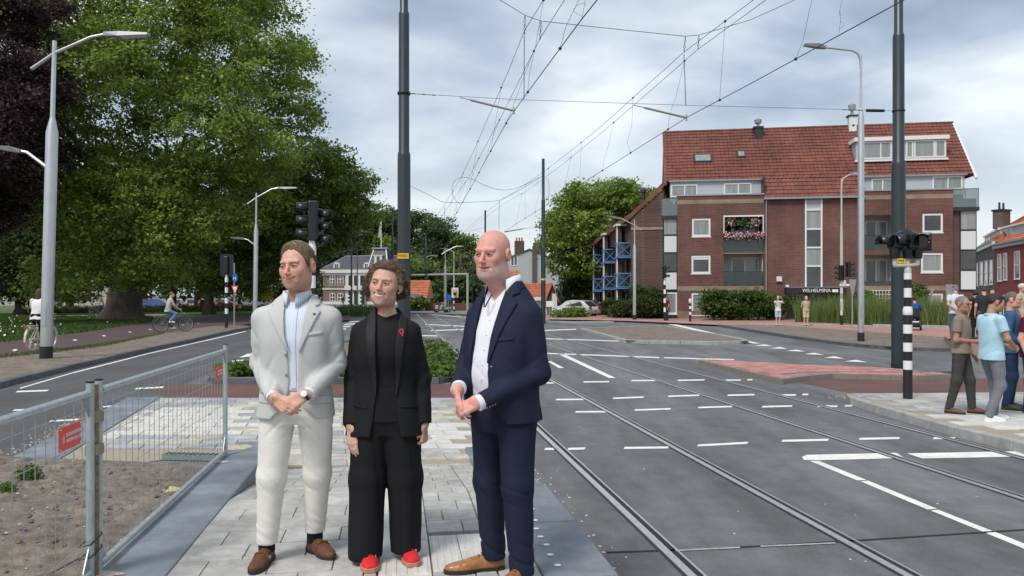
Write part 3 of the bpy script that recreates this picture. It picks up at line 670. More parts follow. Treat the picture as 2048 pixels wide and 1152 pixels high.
# loggias
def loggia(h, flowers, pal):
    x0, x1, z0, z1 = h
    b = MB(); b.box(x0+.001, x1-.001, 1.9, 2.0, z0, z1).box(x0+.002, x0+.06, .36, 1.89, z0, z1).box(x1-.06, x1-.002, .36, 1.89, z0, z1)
    lg = b.build('loggia', pal, A.root)
    box('floor', x0, x1, .02, 1.89, z0-.16, z0-.002, M_slabc, lg); box('ceiling', x0, x1, .36, 1.89, z1+.002, z1+.1, M_slabc, lg)
    xa, xb = x0+(x1-x0)*.28, x1-.1
    f = MB(); zt = z1-.25
    for xx in (xa, (xa+xb)/2, xb): f.box(xx-.06, xx+.06, 1.80, 1.88, z0, zt)
    f.box(xa, xb, 1.81, 1.87, zt-.12, zt); f.build('door_frame', M_wfr, lg)
    box('pane', xa+.07, (xa+xb)/2-.07, 1.85, 1.87, z0+.05, zt-.13, M_glass, lg); box('pane', (xa+xb)/2+.07, xb-.07, 1.85, 1.87, z0+.05, zt-.13, M_curt, lg)
    box('balustrade', x0+.02, x1-.02, .04, .07, z0+.02, z0+1.02, M_rail, lg); box('handrail', x0+.01, x1-.01, .03, .08, z0+1.03, z0+1.08, M_dark, lg)
    return lg
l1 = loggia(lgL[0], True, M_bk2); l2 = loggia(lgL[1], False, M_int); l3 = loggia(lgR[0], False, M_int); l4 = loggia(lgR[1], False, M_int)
b = MB(); x0, x1, z0, z1 = lgL[0]; b.box(x0, x1, -.015, .03, z1-.09, z1+.02).box(x0, x0+.07, -.015, .03, z0+1.1, z1-.09).box(x1-.07, x1, -.015, .03, z0+1.1, z1-.09); b.build('loggia_frame', M_wfr, A.root)
for q in (0.1, .45, .75):   # terrace chairs behind the rails
    for lg_ in (lgL[0], lgL[1], lgR[0]):
        xx = lg_[0]+(lg_[1]-lg_[0])*q; bb = MB(); bb.box(xx, xx+.45, .6, 1.05, lg_[2]+.40, lg_[2]+.45).box(xx, xx+.45, 1.03, 1.08, lg_[2]+.45, lg_[2]+.85)
        for a_ in (0,.41):
            for c_ in (.62,1.02): bb.box(xx+a_, xx+a_+.03, c_, c_+.03, lg_[2], lg_[2]+.4)
        bb.build('terrace_chair', mat('chair_grey', (.12,.12,.12), .7), A.root)
# glazed corner bays, stair strip
def corner(px0, px1, rows, yoff=-.0):
    for (ya, yb, kind) in rows:
        x0, x1, z0, z1 = A.rect(px0, ya, px1, yb, yoff)
        m = {'g': M_glass, 'c': M_curt, 'w': M_pan}[kind]
        p = A.box('corner_panel', x0+.05, x1-.05, yoff-.02, yoff+.04, z0+.05, z1-.05, m)
        b = MB(); b.box(x0, x1, yoff-.035, yoff+.05, z0, z0+.05).box(x0, x1, yoff-.035, yoff+.05, z1-.05, z1).box(x0, x0+.05, yoff-.034, yoff+.049, z0+.05, z1-.05).box(x1-.05, x1, yoff-.034, yoff+.049, z0+.05, z1-.05)
        b.build('corner_frame', M_dark, p)
corner(1327, 1354.5, [(433,470,'c'),(470.5,505.5,'w'),(506,543,'g'),(543.5,580,'w')], .25)
corner(1920, 1953, [(421,460,'c'),(460.5,500,'w'),(500.5,540,'g'),(540.5,580,'w')], .25)
for (pa, pb) in ((1327,1354.5), (1906.5,1953)):
    x0, x1, z0, z1 = A.rect(pa, 421, pb, 650, .3); A.box('bay_wall', x0, x1, .31, 6, -.1, 9.0, M_bk2 if pa > 1900 else M_dark)
x0, x1, z0, z1 = A.rect(1333, 585, 1354, 628, .3); window(A, x0, x1, z0, z1, .26, .12, M_curt)
for (pa, pb, ya, yb) in ((1324,1355,397,431), (1905,1958,378,414)):
    x0, x1, z0, z1 = A.rect(pa, ya, pb, yb, .1); p = A.box('terrace_rail', x0, x1, .10, .13, z0, z1, M_railc)
    for t in (0, .5, 1): box('rail_post', x0+(x1-x0-.05)*t, x0+(x1-x0-.05)*t+.05, .135, .17, z0-.1, z1+.02, M_dark, p)
    box('rail_base', x0-.02, x1+.02, .05, .4, z0-.28, z0-.01, M_dark, p); box('rail_cap', x0, x1, .09, .15, z1+.003, z1+.04, M_dark, p)
x0, x1, z0, z1 = stair
A.box('stair_void', x0+.01, x1-.01, .30, .34, z0, z1, M_dark)
b = MB(); b.box(x0, x0+.12, .0, .2, z0, z1).box(x1-.12, x1, .0, .2, z0, z1)
cuts = [393, 419.5, 458, 495, 532, 577]
zs = [A.loc(1627, c)[1] for c in cuts]
for z in zs: b.box(x0+.12, x1-.12, .002, .198, z-.06, z+.06)
st = b.build('stair_window', M_wfr, A.root)
for i in range(5): box('pane', x0+.12, x1-.12, .08, .10, zs[i+1]+.06, zs[i]-.06, M_pang if i == 0 else (M_curt if i % 2 else M_glass), st)
# entrance with lettering
x0, x1, z0, z1 = ent
en = A.box('entrance', x0+.03, x1-.03, .9, 1.0, -.05, z1-.02, M_dark)
for i in range(5):
    a = x0+.1+(x1-x0-.2)*i/5; c = x0+.1+(x1-x0-.2)*(i+1)/5-.07
    box('pane', a, c, .86, .89, 1.2, 2.0, M_glass, en); box('door_panel', a, c, .85, .89, .1, 1.12, mat('entrance_grey', (.07,.08,.085), .4), en)
cz0 = A.loc(1627, 587)[1]
cn = A.box('canopy', x0-.15, x1+.1, -.9, .3, cz0, z1+.06, mat('canopy_dark', (.018,.02,.022), .5)); box('canopy_trim', x0-.17, x1+.12, -.93, .02, z1+.065, z1+.12, M_lead, cn)
xa = A.loc(1604, 580, -.9)[0]; xb = A.loc(1662, 580, -.9)[0]
T = Matrix.Translation(((xa+xb)/2, -.915, (cz0+z1)/2+.02)) @ Matrix.Rotation(math.pi/2, 4, 'X') @ Matrix.Diagonal((.93, 1.0, 1, 1))
t = text_mesh('lettering', 'WILHELMINA', .36, mat('sign_white', (.85,.85,.83), .5), cn, T)
xc, xd = A.loc(1664.5, 580, -.9)[0], A.loc(1676, 580, -.9)[0]; box('sign_plate', xc, xd, -.92, -.905, (cz0+z1)/2-.09, (cz0+z1)/2+.11, MATS['sign_white'], cn)
x0, x1, z0, z1 = A.rect(1553, 553, 1564, 563, -.1); A.box('vent_box', x0, x1, -.15, .04, z0, z1, M_pan, bevel=.02)
x0, x1, z0, z1 = A.rect(1571, 570, 1578, 577, -.1); A.box('wall_lamp', x0, x1, -.2, .04, z0, z1, M_pan, bevel=.05)
x0, x1, z0, z1 = A.rect(1715, 581, 1790, 612, -.6); tb = MB()
for i in range(12): tb.box(x0+(x1-x0)*i/12, x0+(x1-x0)*i/12+.03, -.6, -.57, z0, z1)
for i in range(5): tb.box(x0, x1, -.566, -.55, z0+(z1-z0)*i/4-.02, z0+(z1-z0)*i/4+.02)
tb.build('trellis', M_wfr, A.root)
# top storey set back under the eaves
def top_storey(xa, xb, zb, wins):
    A.box('top_wall', xa, xb, 1.25, 1.4, zb-.2, 10.78, M_pang)
    for w in wins:
        x0, x1, z0, z1 = A.rect(*w, 1.2); window(A, x0, x1, max(z0, zb-.1), z1, 1.22, .1, M_curt, bars=(.52,), sill=False)
    A.box('gutter', xa-.1, xb+.1, 1.02, 1.16, 10.84, 10.95, M_lead); A.box('soffit', xa, xb, 1.2, 1.5, 10.80, 10.84, M_wfr)
xL, xR = A.loc(1340,380,1.2)[0], A.loc(1930,365,1.2)[0]
top_storey(xL, x_lr, zpl, [(1342,369,1395,394),(1448,366,1503,389)])
top_storey(x_m, xR, zpr, [(1743,357,1786,382),(1865,352,1925,379)])
# pantile roof: rows of tiles with their rounded profile as real relief
def tile_roof(x0, x1, y0, y1, name, par, m, ez=EZ, sl=SL, cw=.30, rh=.36):
    nx = int((x1-x0)/cw*6); ln = (y1-y0)*math.hypot(1, sl); ny = max(2, int(ln/rh))
    xs = np.linspace(x0, x1, nx+1); prof = .045*np.abs(np.sin(np.pi*(xs-x0)/cw))**.7
    V = []; Fc = []
    nrm = np.array([0, -sl, 1])/math.hypot(1, sl); n = nx+1
    for j in range(ny):
        for e, lift in ((0, .055), (1, .0)):
            t = (j+e)/ny; y = y0+(y1-y0)*t
            for i in range(n):
                h = prof[i]+lift+.004*math.sin(i*1.7+j*2.3); V.append((xs[i]+nrm[0]*h, y+nrm[1]*h, ez+sl*y+nrm[2]*h))
    for j in range(2*ny-1):
        for i in range(nx): Fc.append((j*n+i, j*n+i+1, (j+1)*n+i+1, (j+1)*n+i))
    o = mesh(name, V, Fc, m, par); return o
RX0, RX1, RY = -.75+x_l*0, A.loc(1950,345,1.2)[0], 5.05
slp = math.hypot(1, SL)
roof = MB(); yb = 2*RY
roof.add([(RX0,1.25,EZ+SL*1.25-.12),(RX1,1.25,EZ+SL*1.25-.12),(RX1,RY,EZ+SL*RY-.12),(RX0,RY,EZ+SL*RY-.12),(RX1,yb-1.25,EZ+SL*1.25-.12),(RX0,yb-1.25,EZ+SL*1.25-.12)], [(0,1,2,3),(3,2,4,5),(0,3,5),(1,4,2)])
rf = roof.build('roof', M_tile, A.root)
tag(tile_roof(RX0, RX1, 1.22, RY, 'roof_tiles', rf, M_tile), kind='stuff')
tag(tile_roof(x_lr, x_m, -.12, 1.22, 'roof_tiles', rf, M_tile), kind='stuff')
box('eaves_board', x_lr, x_m, -.1, .05, EZ-.28, EZ-.12, M_dark, rf); box('gutter', x_lr-.05, x_m+.05, -.28, -.13, EZ-.24, EZ-.10, M_lead, rf)
MB().tube([(RX0, RY, EZ+SL*RY+.05), (RX1, RY, EZ+SL*RY+.05)], .11, 8).build('ridge', M_tile, rf)
for xx in (RX0, RX1): MB().tube([(xx, .95, EZ+SL*.95+.0), (xx, RY, EZ+SL*RY+.0)], .10, 6).build('verge', M_wfr if xx == RX1 else M_tile, rf)
for xx in (x_lr+.02, x_m-.02): A.box('cheek', xx-.03, xx+.03, -.05, 1.25, EZ-.1, 10.9, M_dark)
A.box('gable_wall', xL-.02, xL+.25, 1.5, yb-1.4, 9, 10.9, M_bk); A.box('gable_wall', xR-.25, xR, 1.5, yb-1.4, 9, 10.9, M_bk)
# dormer
dy = 2.1
x0, x1, z0, z1 = A.rect(1712, 281, 1893, 318, dy)
dm = A.box('dormer', x0, x1, dy, dy+2.4, z0, z1, M_pang); box('dormer_roof', x0-.15, x1+.15, dy-.2, dy+2.6, z1+.003, z1+.3, M_wfr, dm); box('dormer_sill', x0-.1, x1+.1, dy-.12, dy+.1, z0-.15, z0-.003, M_wfr, dm)
for (pa, pb) in ((1716,1722.5),(1726,1783),(1812,1826),(1828,1869),(1870,1891)):
    a, c, _, _ = A.rect(pa, 284, pb, 316, dy); window(A, a, c, z0+.06, z1-.05, dy-.03, .09, M_curt, bars=((.62,) if pb-pa > 50 else ()), sill=False)
# skylights and roof vents
def on_roof(px, py):
    lo, hi = 0.0, 6.0
    for _ in range(40):
        md = (lo+hi)/2; x, z = A.loc(px, py, md)
        if z > EZ+SL*md: lo = md
        else: hi = md
    return x, md, EZ+SL*md
for (pa, pb, ya, yb_) in ((1387,1424,310,326), (1475,1489,304,316)):
    xa, y0_, z0_ = on_roof(pa, yb_); xb, y1_, z1_ = on_roof(pb, ya); b = MB(); nn = Vector((0,-SL,1)).normalized()*.14
    V = [Vector((x, y, EZ+SL*y)) for x, y in ((xa,y0_),(xb,y0_),(xb,y1_),(xa,y1_))]; c_ = sum(V, Vector())/4
    b.add(V+[v+nn for v in V], [(0,1,5,4),(1,2,6,5),(2,3,7,6),(3,0,4,7),(4,5,6,7)]); sk = b.build('skylight', M_dark, A.root)
    mesh('pane', [c_+(v-c_)*.78+nn*1.08 for v in V], [(0,1,2,3)], M_curt, sk)
def vent(px, ytop, ybase):
    x, y, z = on_roof(px, ybase); zt = A.loc(px, ytop, y)[1]; c = empty('roof_vent', (x, y, z), 0, parent=A.root)
    h = zt-z; b = MB().box(-.28, .28, -.28, .28, -.5, h*.45).build('stack', M_pan if px > 1600 else M_dark, c); MB().box(-.4,.4,-.35,.35,h*.45+.002,h*.45+.12).build('stack_cap', M_dark, c)
    MB().lathe([(.12,h*.45+.12),(.12,h*.7),(.27,h*.72),(.3,h*.9),(.1,h*.93),(.04,h)], n=12).build('cowl', M_lead, c, True)
vent(1516, 236, 274); vent(1704, 205, 258)
for (px, py) in ((1706,262),(1515,272)):
    x, y, z = on_roof(px, py); MB().lathe([(.09,-.2),(.09,.35),(.16,.36),(.16,.5),(.03,.55)], (x,y,z), 10).build('vent_pipe', M_dark, A.root, True)
for xx in (x_lr+.15, x_m-.15): MB().tube([(xx,-.09,0),(xx,-.09,9.2)], .05, 6).build('downpipe', M_lead, A.root)

# ---------------------------------------------------------------- flower boxes on the upper loggia
M_fl = mat('petals_pink', (.75,.22,.30), .7, var=.5, scale=9, col2=(.85,.62,.62)); M_lf = mat('box_leaves', (.05,.10,.03), .8)
fb = empty('flower_boxes', A.root.matrix_world.translation, A.ang, 'row of pink flowers in boxes along the upper loggia rail', 'flowers')
fb.location = A.P0; x0, x1, z0, z1 = lgL[0]
box('planter', x0+.1, x1-.1, -.18, 0.0, z0+.98, z0+1.14, M_dark, fb)
def puff(n, fn, s, par, name, m):
    b = MB()
    for _ in range(n):
        c = Vector(fn()); a = Vector((rnd.gauss(0,1),rnd.gauss(0,1),rnd.gauss(0,1))).normalized()*s; d = a.cross(Vector((rnd.gauss(0,1),rnd.gauss(0,1),rnd.gauss(0,1)))).normalized()*s
        b.add([c-a-d, c+a-d, c+a+d, c-a+d], [(0,1,2,3)])
    return tag(b.build(name, m, par), kind='stuff')
puff(420, lambda: (rnd.uniform(x0,x1), rnd.uniform(-.32,.0), z0+1.2+rnd.gauss(0,.13)), .055, fb, 'blossoms', M_fl)
puff(260, lambda: (rnd.uniform(x0,x1), rnd.uniform(-.28,.0), z0+1.15+rnd.gauss(0,.12)), .06, fb, 'leaves', M_lf)
hb = empty('hanging_baskets', A.P0, A.ang, 'hanging flower baskets under the ceiling of the upper loggia', 'flowers')
for t, mm in ((.15,M_fl),(.5,M_lf),(.78,M_fl)):
    xx = x0+(x1-x0)*t; puff(130, lambda: (xx+rnd.gauss(0,.22), .25+rnd.gauss(0,.12), z1-.45+rnd.gauss(0,.15)), .06, hb, 'basket_foliage', mm)
    puff(90, lambda: (xx+rnd.gauss(0,.24), .25+rnd.gauss(0,.12), z1-.5+rnd.gauss(0,.15)), .06, hb, 'basket_foliage', M_lf)

# ---------------------------------------------------------------- wing with stepped bays and blue balconies
wr = empty('gabled_wing', (0,0,0), 0, 'dark brick gabled wing with blue framed balconies beside the apartment block', 'building')
def quad_wall(name, pts, m, par, th=.3):
    """upright wall piece from a polygon of world points, thickened away from the viewer"""
    P = [Vector(p) for p in pts]; n = len(P); nrm = (P[1]-P[0]).cross(P[2]-P[0]).normalized()
    if nrm.y < 0: nrm = -nrm
    V = P+[p+nrm*th for p in P]
    o = mesh(name, V, [tuple(range(n)), tuple(range(2*n-1, n-1, -1))]+[(i, n+i, n+(i+1) % n, (i+1) % n) for i in range(n)], m, par)
    bm = bmesh.new(); bm.from_mesh(o.data); bmesh.ops.recalc_face_normals(bm, faces=bm.faces[:]); bm.to_mesh(o.data); bm.free(); return o
YW = 59.6
quad_wall('gable_wall', [at(1262,645,61.5), at(1327,645,YW), at(1327,377,YW), at(1262,441,61.5)], M_bk2, wr)
quad_wall('brick_band', [at(1262,460,61.45), at(1326,459,YW-.05), at(1326,454,YW-.05), at(1262,455,61.45)], M_bkb, wr, .02)
bays = [(1187,1207,1190,79.,489,(510,533),(558,581)), (1207.5,1233,1211,71.,470,(499,524),(553,577)), (1234,1263,1237,64.,452,(486,513),(547,575))]
prev = None
for (pa, pb, pw, Yb, yt, up, lo) in bays:
    q = at(pa, yt, Yb); b0 = at(pa, 640, Yb); r = at(pb+2, yt, Yb)
    w = q.x; W_ = r.x-q.x; zt = q.z
    bay = MB().box(w, w+W_, Yb+1.0, Yb+1.2, -.1, zt).box(w, w+.35, Yb+.02, Yb+.99, -.1, zt).box(w+W_-.3, w+W_, Yb+.02, Yb+.99, -.1, zt).build('bay_wall', M_bk2, wr)
    box('bay_fascia', w-.15, w+W_+.1, Yb-.3, Yb+1.2, zt+.003, zt+.16, M_wfr, bay)
    box('bay_post', w-.06, w+.06, Yb-.1, Yb+.01, -.1, zt, M_wfr, bay)
    for fl in range(3):
        z0_ = .15+fl*2.72; z1_ = min(z0_+2.15, zt-.15)
        bb = MB(); xa, xb = w+.45, w+W_-.4
        bb.box(xa,xa+.08,Yb+.9,Yb+.99,z0_,z1_).box(xb-.08,xb,Yb+.9,Yb+.99,z0_,z1_).box(xa+.08,xb-.08,Yb+.9,Yb+.99,z1_-.08,z1_).box(xa+.08,xb-.08,Yb+.9,Yb+.99,z0_,z0_+.1)
        wn = bb.build('window', M_wfr, wr); box('pane', xa+.06, xb-.06, Yb+.95, Yb+.97, z0_+.08, z1_-.06, M_curt if fl == 1 else M_glass, wn)
        box('spandrel', xa, xb, Yb+.93, Yb+.99, z1_+.003, z1_+.45, M_pang, bay) if fl < 2 else None
    for (ya, yb_) in (up, lo):
        za, zb = at(pa, ya, Yb-.8).z, at(pa, yb_, Yb-.8).z; xa, xb = at(pa, ya, Yb-.8).x, at(pb, ya, Yb-.8).x
        bal = MB().box(xa, xb, Yb-.8, Yb+.9, zb-.12, zb).build('balcony', M_blue, wr); fr = MB(); t = .05; y_ = Yb-.8
        fr.box(xa, xb, y_-.03, y_+.03, za-t, za+t).box(xa, xb, y_-.03, y_+.03, zb+.01, zb+.09).box(xa, xa+.09, y_-.032, y_+.032, zb+.09, za-t).box(xb-.09, xb, y_-.032, y_+.032, zb+.09, za-t)
        for s_ in (0, 1): fr.tube([(xa if s_ else xb, y_, zb), (xb if s_ else xa, y_, za)], .035, 5)
        for xx in (xa, xb): fr.tube([(xx, y_, za), (xx, Yb+.9, za)], .04, 5)
        fr.build('balcony_frame', M_blue, bal); box('balcony_panel', xa+.05, xb-.05, y_+.04, y_+.06, zb+.05, za-.05, M_rail, bal)
# sloping roof edge over the bays
V0 = [at(1184,493,79.), at(1212,470,71.), at(1238,451,64.), at(1262,436,61.4), at(1330,371,59.3)]
V1 = [v+Vector((1.2,6.5,.6)) for v in V0]; V2 = [v+Vector((0,0,.42)) for v in V0]
rw = MB()
for i in range(4): rw.add([V0[i], V0[i+1], V2[i+1], V2[i]], [(0,1,2,3)]); rw.add([V2[i], V2[i+1], V1[i+1]+Vector((0,0,.3)), V1[i]+Vector((0,0,.3))], [(0,1,2,3)])
rw.build('roof_edge', M_tile, wr)
quad_wall('upper_wall', [at(1190,492,80.4), at(1214,492,73), at(1240,492,65.4), at(1262,492,62.8), at(1262,438,62.8), at(1240,452,65.4), at(1214,471,73)], M_bk2, wr, .1)
MB().lathe([(.16,-.3),(.16,.5),(.24,.52),(.24,.75),(.05,.85)], at(1287,398,61.5), 8).build('chimney_pipe', M_dark, wr)

# ---------------------------------------------------------------- terrace houses at the far right
def terrace_house(P0, P1, ztop, wallm, roofm, name, label, wins, rh, dep=8, corn=M_slabc):
    fc = Facade(P0, P1, name, label, 'house'); L_ = fc.L
    fc.box('wall', 0, L_, 0, dep, -.1, ztop, wallm)
    fc.box('cornice', -.05, L_+.05, -.25, .02, ztop-.35, ztop, corn); fc.box('gutter', -.08, L_+.08, -.38, -.2, ztop+.003, ztop+.14, M_lead)
    b = MB().add([(0,-.2,ztop),(L_,-.2,ztop),(L_,dep/2,ztop+rh),(0,dep/2,ztop+rh),(L_,dep+.2,ztop),(0,dep+.2,ztop)], [(0,1,2,3),(3,2,4,5),(0,3,5),(1,4,2)]); r_ = b.build('roof', roofm, fc.root)
    tag(tile_roof(0.02, L_-.02, -.2, dep/2, 'roof_tiles', r_, roofm, ez=ztop+.2*rh/(dep/2+.2), sl=rh/(dep/2+.2), cw=.32, rh=.4), kind='stuff')
    for (px0, py0, px1, py1) in wins:
        x0, x1, z0, z1 = fc.rect(px0, py0, px1, py1); window(fc, x0, x1, z0, z1, -.02, .1, M_glass, hbars=(.5,))
    return fc
M_redw = mat('red_render', (.24,.045,.038), .8, var=.12, scale=2); M_brw = brick_mat('brick_grey_brown', (.12,.095,.085), (.10,.08,.075), (.13,.11,.1))
H1 = terrace_house((at(1990,600,76).x,76), (at(2130,600,60).x,60), 6.95, M_redw, M_tileo, 'terrace_house', 'dark red rendered terrace house with orange roof at the right edge',
    [(1995.5,508,2003,562),(2007,506,2014.5,560),(2029,502,2040,558),(1995,590,2003,640),(2007,590,2015,640),(2029,592,2040,645)], 3.2)
H2 = terrace_house((at(1948,600,93).x,93), (at(1989.5,600,76.3).x,76.3), 7.4, M_brw, M_tileo, 'terrace_house', 'brown brick terrace house with white cornice left of the red house',
    [(1951.5,526,1956,572),(1960,523.5,1966,570),(1969.5,521.5,1975.5,570),(1979,520,1985.5,569)], 3.4, corn=M_wfr)
for (fc, p0, p1, p2, p3, w) in ((H1, 2005, 452, 2060, 482, 3), (H2, 1970, 468, 2000, 491, 2)):
    x0, x1, z0, z1 = fc.rect(p0, p1, p2, p3, .9); d_ = fc.box('dormer', x0, x1, .9, 3.5, z0, z1, M_pang); box('dormer_roof', x0-.15, x1+.15, .7, 3.6, z1+.003, z1+.2, M_wfr, d_)
    window(fc, x0+.1, x0+(x1-x0)*.4, z0+.1, z1-.1, .88, .1, M_glass, bars=(.5,), sill=False)
c = at(2003, 455, 80); ch = empty('chimney_block', (c.x, 80, 0), .5, parent=None); ch.parent = H2.root; ch.matrix_parent_inverse = H2.root.matrix_basis.inverted()
MB().box(-.75,.75,-.5,.5,9,c.z+1.7).build('chimney', M_brw, ch); MB().box(-.85,.85,-.6,.6,c.z+1.71,c.z+1.9).build('chimney_cap', M_dark, ch)
for xx in (-.4,.35): MB().lathe([(.12,0),(.1,.75)], (xx,0,c.z+1.9), 8).build('chimney_pot', M_dark, ch)

# ---------------------------------------------------------------- neo-renaissance mansion across the junction
Mn = Facade((at(646,600,172).x,172), (at(838,600,168).x,168), 'mansion', 'two storey brick mansion with white trim and turret across the junction', 'mansion')
M_bkm = brick_mat('brick_mansion', (.20,.125,.105), (.165,.105,.09), (.19,.15,.13), bw=.6, rh=.4)
M_stone = mat('white_stone', (.62,.60,.56), .8, var=.08, scale=1); M_slate = mat('slate', (.065,.07,.078), .6, var=.35, scale=1.2, stretch=(1,1,4))
zc = Mn.loc(700, 546)[1]; Lm = Mn.L
Mn.box('wall', 0, Lm, 0, 12, -.3, zc, M_bkm)
Mn.box('cornice', -.5, Lm+.5, -.7, 12.5, zc+.003, zc+.75, M_stone); Mn.box('frieze', -.2, Lm+.2, -.25, 0, zc-.55, zc-.02, M_stone)
Mn.box('string_course', -.1, Lm+.1, -.15, 0, Mn.loc(700,578)[1]-.12, Mn.loc(700,578)[1]+.15, M_stone); Mn.box('plinth', -.1, Lm+.1, -.2, 0, -.3, .6, M_stone)
def arch_window(x0, x1, z0, z1):
    b = MB(); n = 8; cx = (x0+x1)/2; r = (x1-x0)/2
    P = [(x0,z0),(x1,z0)]+[(cx+r*math.cos(math.pi*i/n), z1-r*.7+r*.7*math.sin(math.pi*i/n)) for i in range(n+1)]
    def pr(P, y0, y1): k = len(P); return [(p[0],y0,p[1]) for p in P]+[(p[0],y1,p[1]) for p in P], [tuple(range(k)), tuple(range(2*k-1,k-1,-1))]+[(i,k+i,k+(i+1)%k,(i+1)%k) for i in range(k)]
    c = (cx, (z0+z1)/2); P2 = [(c[0]+(p[0]-c[0])*1.28, c[1]+(p[1]-c[1])*1.12) for p in P]
    w = mesh('window', *pr(P2, -.12, -.02), M_stone, Mn.root); mesh('pane', *pr(P, -.16, -.125), M_glass, w)
    bb = MB().box(cx-.07, cx+.07, -.22, -.165, z0, z1-.05).box(x0, x1, -.218, -.167, z0+(z1-z0)*.58, z0+(z1-z0)*.66).box(x0,x1,-.216,-.169,z0+(z1-z0)*.27,z0+(z1-z0)*.31).build('glazing_bar', M_stone, w)
for (pa, pb) in ((661,670),(676.5,686),(806,815),(822,831)):
    x0, x1, z0, z1 = Mn.rect(pa, 551, pb, 570); arch_window(x0, x1, z0, z1)
    x0, x1, z0, z1 = Mn.rect(pa, 587, pb, 607); arch_window(x0, x1, z0, z1)
x0, x1, z0, z1 = Mn.rect(694, 546, 732, 612)
Mn.box('portico', x0, x1, -.9, -.02, -.3, zc-.56, M_stone)
for (pa, pb) in ((697,704),(708,716),(720.5,729)):
    for (ya, yb_) in ((551,571),(582,609)):
        a, c_, q, r_ = Mn.rect(pa, ya, pb, yb_, -.9)
        b = MB().box(a, c_, -.93, -.915, q, r_).build('opening', M_dark, Mn.root)
Mn.box('balcony', x0-.2, x1+.2, -1.5, -.95, Mn.loc(710,578)[1]-.2, Mn.loc(710,578)[1]+.12, M_stone); Mn.box('balustrade', x0, x1, -1.48, -1.38, Mn.loc(710,578)[1]+.13, Mn.loc(710,578)[1]+.7, M_stone)
zr = Mn.loc(700, 513, 4)[1]
b = MB().add([(-.3,-.5,zc+.75),(Lm+.3,-.5,zc+.75),(Lm+.3,12.3,zc+.75),(-.3,12.3,zc+.75),(4,4,zr),(Lm-4,4,zr),(Lm-4,8,zr),(4,8,zr)], [(0,1,5,4),(1,2,6,5),(2,3,7,6),(3,0,4,7),(4,5,6,7)]); mr = b.build('roof', M_slate, Mn.root)
for (p, q) in (((-.3,-.5,zc+.8),(4,4,zr+.05)), ((4,4,zr+.05),(Lm-4,4,zr+.05)), ((Lm+.3,-.5,zc+.8),(Lm-4,4,zr+.05))): MB().tube([p, q], .16, 5).build('roof_ridge', M_lead, mr)
for px in (674, 734, 822):
    x0, x1, z0, z1 = Mn.rect(px-6, 525, px+6, 538, .4); d_ = MB().box(x0, x1, .1, 2.4, z0, z1-.4).box(x0+.2, x1-.2, .1, 2.2, z1-.4, z1).build('dormer', M_stone, Mn.root)
    w_ = MB().box(x0+.32,(x0+x1)/2-.05,.06,.095,z0+.2,z1-.35).box((x0+x1)/2+.05,x1-.32,.06,.095,z0+.2,z1-.35).build('pane', M_glass, d_)
# turret with flat top and flagpole
x0, x1, z0, z1 = Mn.rect(741, 498, 780, 535, 1.5); xt0, xt1 = Mn.rect(748, 498, 772, 535, 1.5)[:2]; y_ = (x1-x0)/2
V = [(x0,0,z0),(x1,0,z0),(x1,2*y_,z0),(x0,2*y_,z0),(xt0,y_*.7,z1),(xt1,y_*.7,z1),(xt1,y_*1.3,z1),(xt0,y_*1.3,z1)]
tu = mesh('turret', V, [(0,1,5,4),(1,2,6,5),(2,3,7,6),(3,0,4,7),(4,5,6,7)], M_slate, Mn.root)
for i in range(4): MB().tube([V[i], V[4+i]], .22, 5).build('turret_ridge', M_lead, tu)
MB().box(xt0-.4, xt1+.4, y_*.7-.4, y_*1.3+.4, z1+.003, z1+.35).build('turret_cap', M_lead, tu)
MB().box((x0+x1)/2-.9,(x0+x1)/2+.9,.1,2,z0+.6,z0+2.6).box((x0+x1)/2-1.1,(x0+x1)/2+1.1,.0,2,z0+2.6,z0+2.8).build('turret_dormer', M_stone, tu); MB().box((x0+x1)/2-.35,(x0+x1)/2+.35,.05,.095,z0+.9,z0+2.4).build('pane', M_glass, tu)
fp = Mn.root.matrix_basis @ Vector(((xt0+xt1)/2, y_, z1+.35)); Yf = fp.y
fl = empty('flagpole', fp, 0, 'white flagpole with hanging flag on the mansion turret', 'flagpole')
zt = at(757, 441, Yf).z-fp.z; MB().tube([(0,0,0),(0,0,zt)], [.12,.06], 6).build('pole', M_wfr, fl)
V = []; 
for i in range(7):
    for j in range(5): V.append((-.05-.75*i/6*(.3+.7*j/4)+.05*math.sin(i), .25*math.sin(i*1.3+j), zt*(.97-.55*j/4)-.5*i/6))
mesh('flag', V, [(i*5+j,(i+1)*5+j,(i+1)*5+j+1,i*5+j+1) for i in range(6) for j in range(4)], mat('flag_cloth', (.6,.6,.6), .8), fl, True)

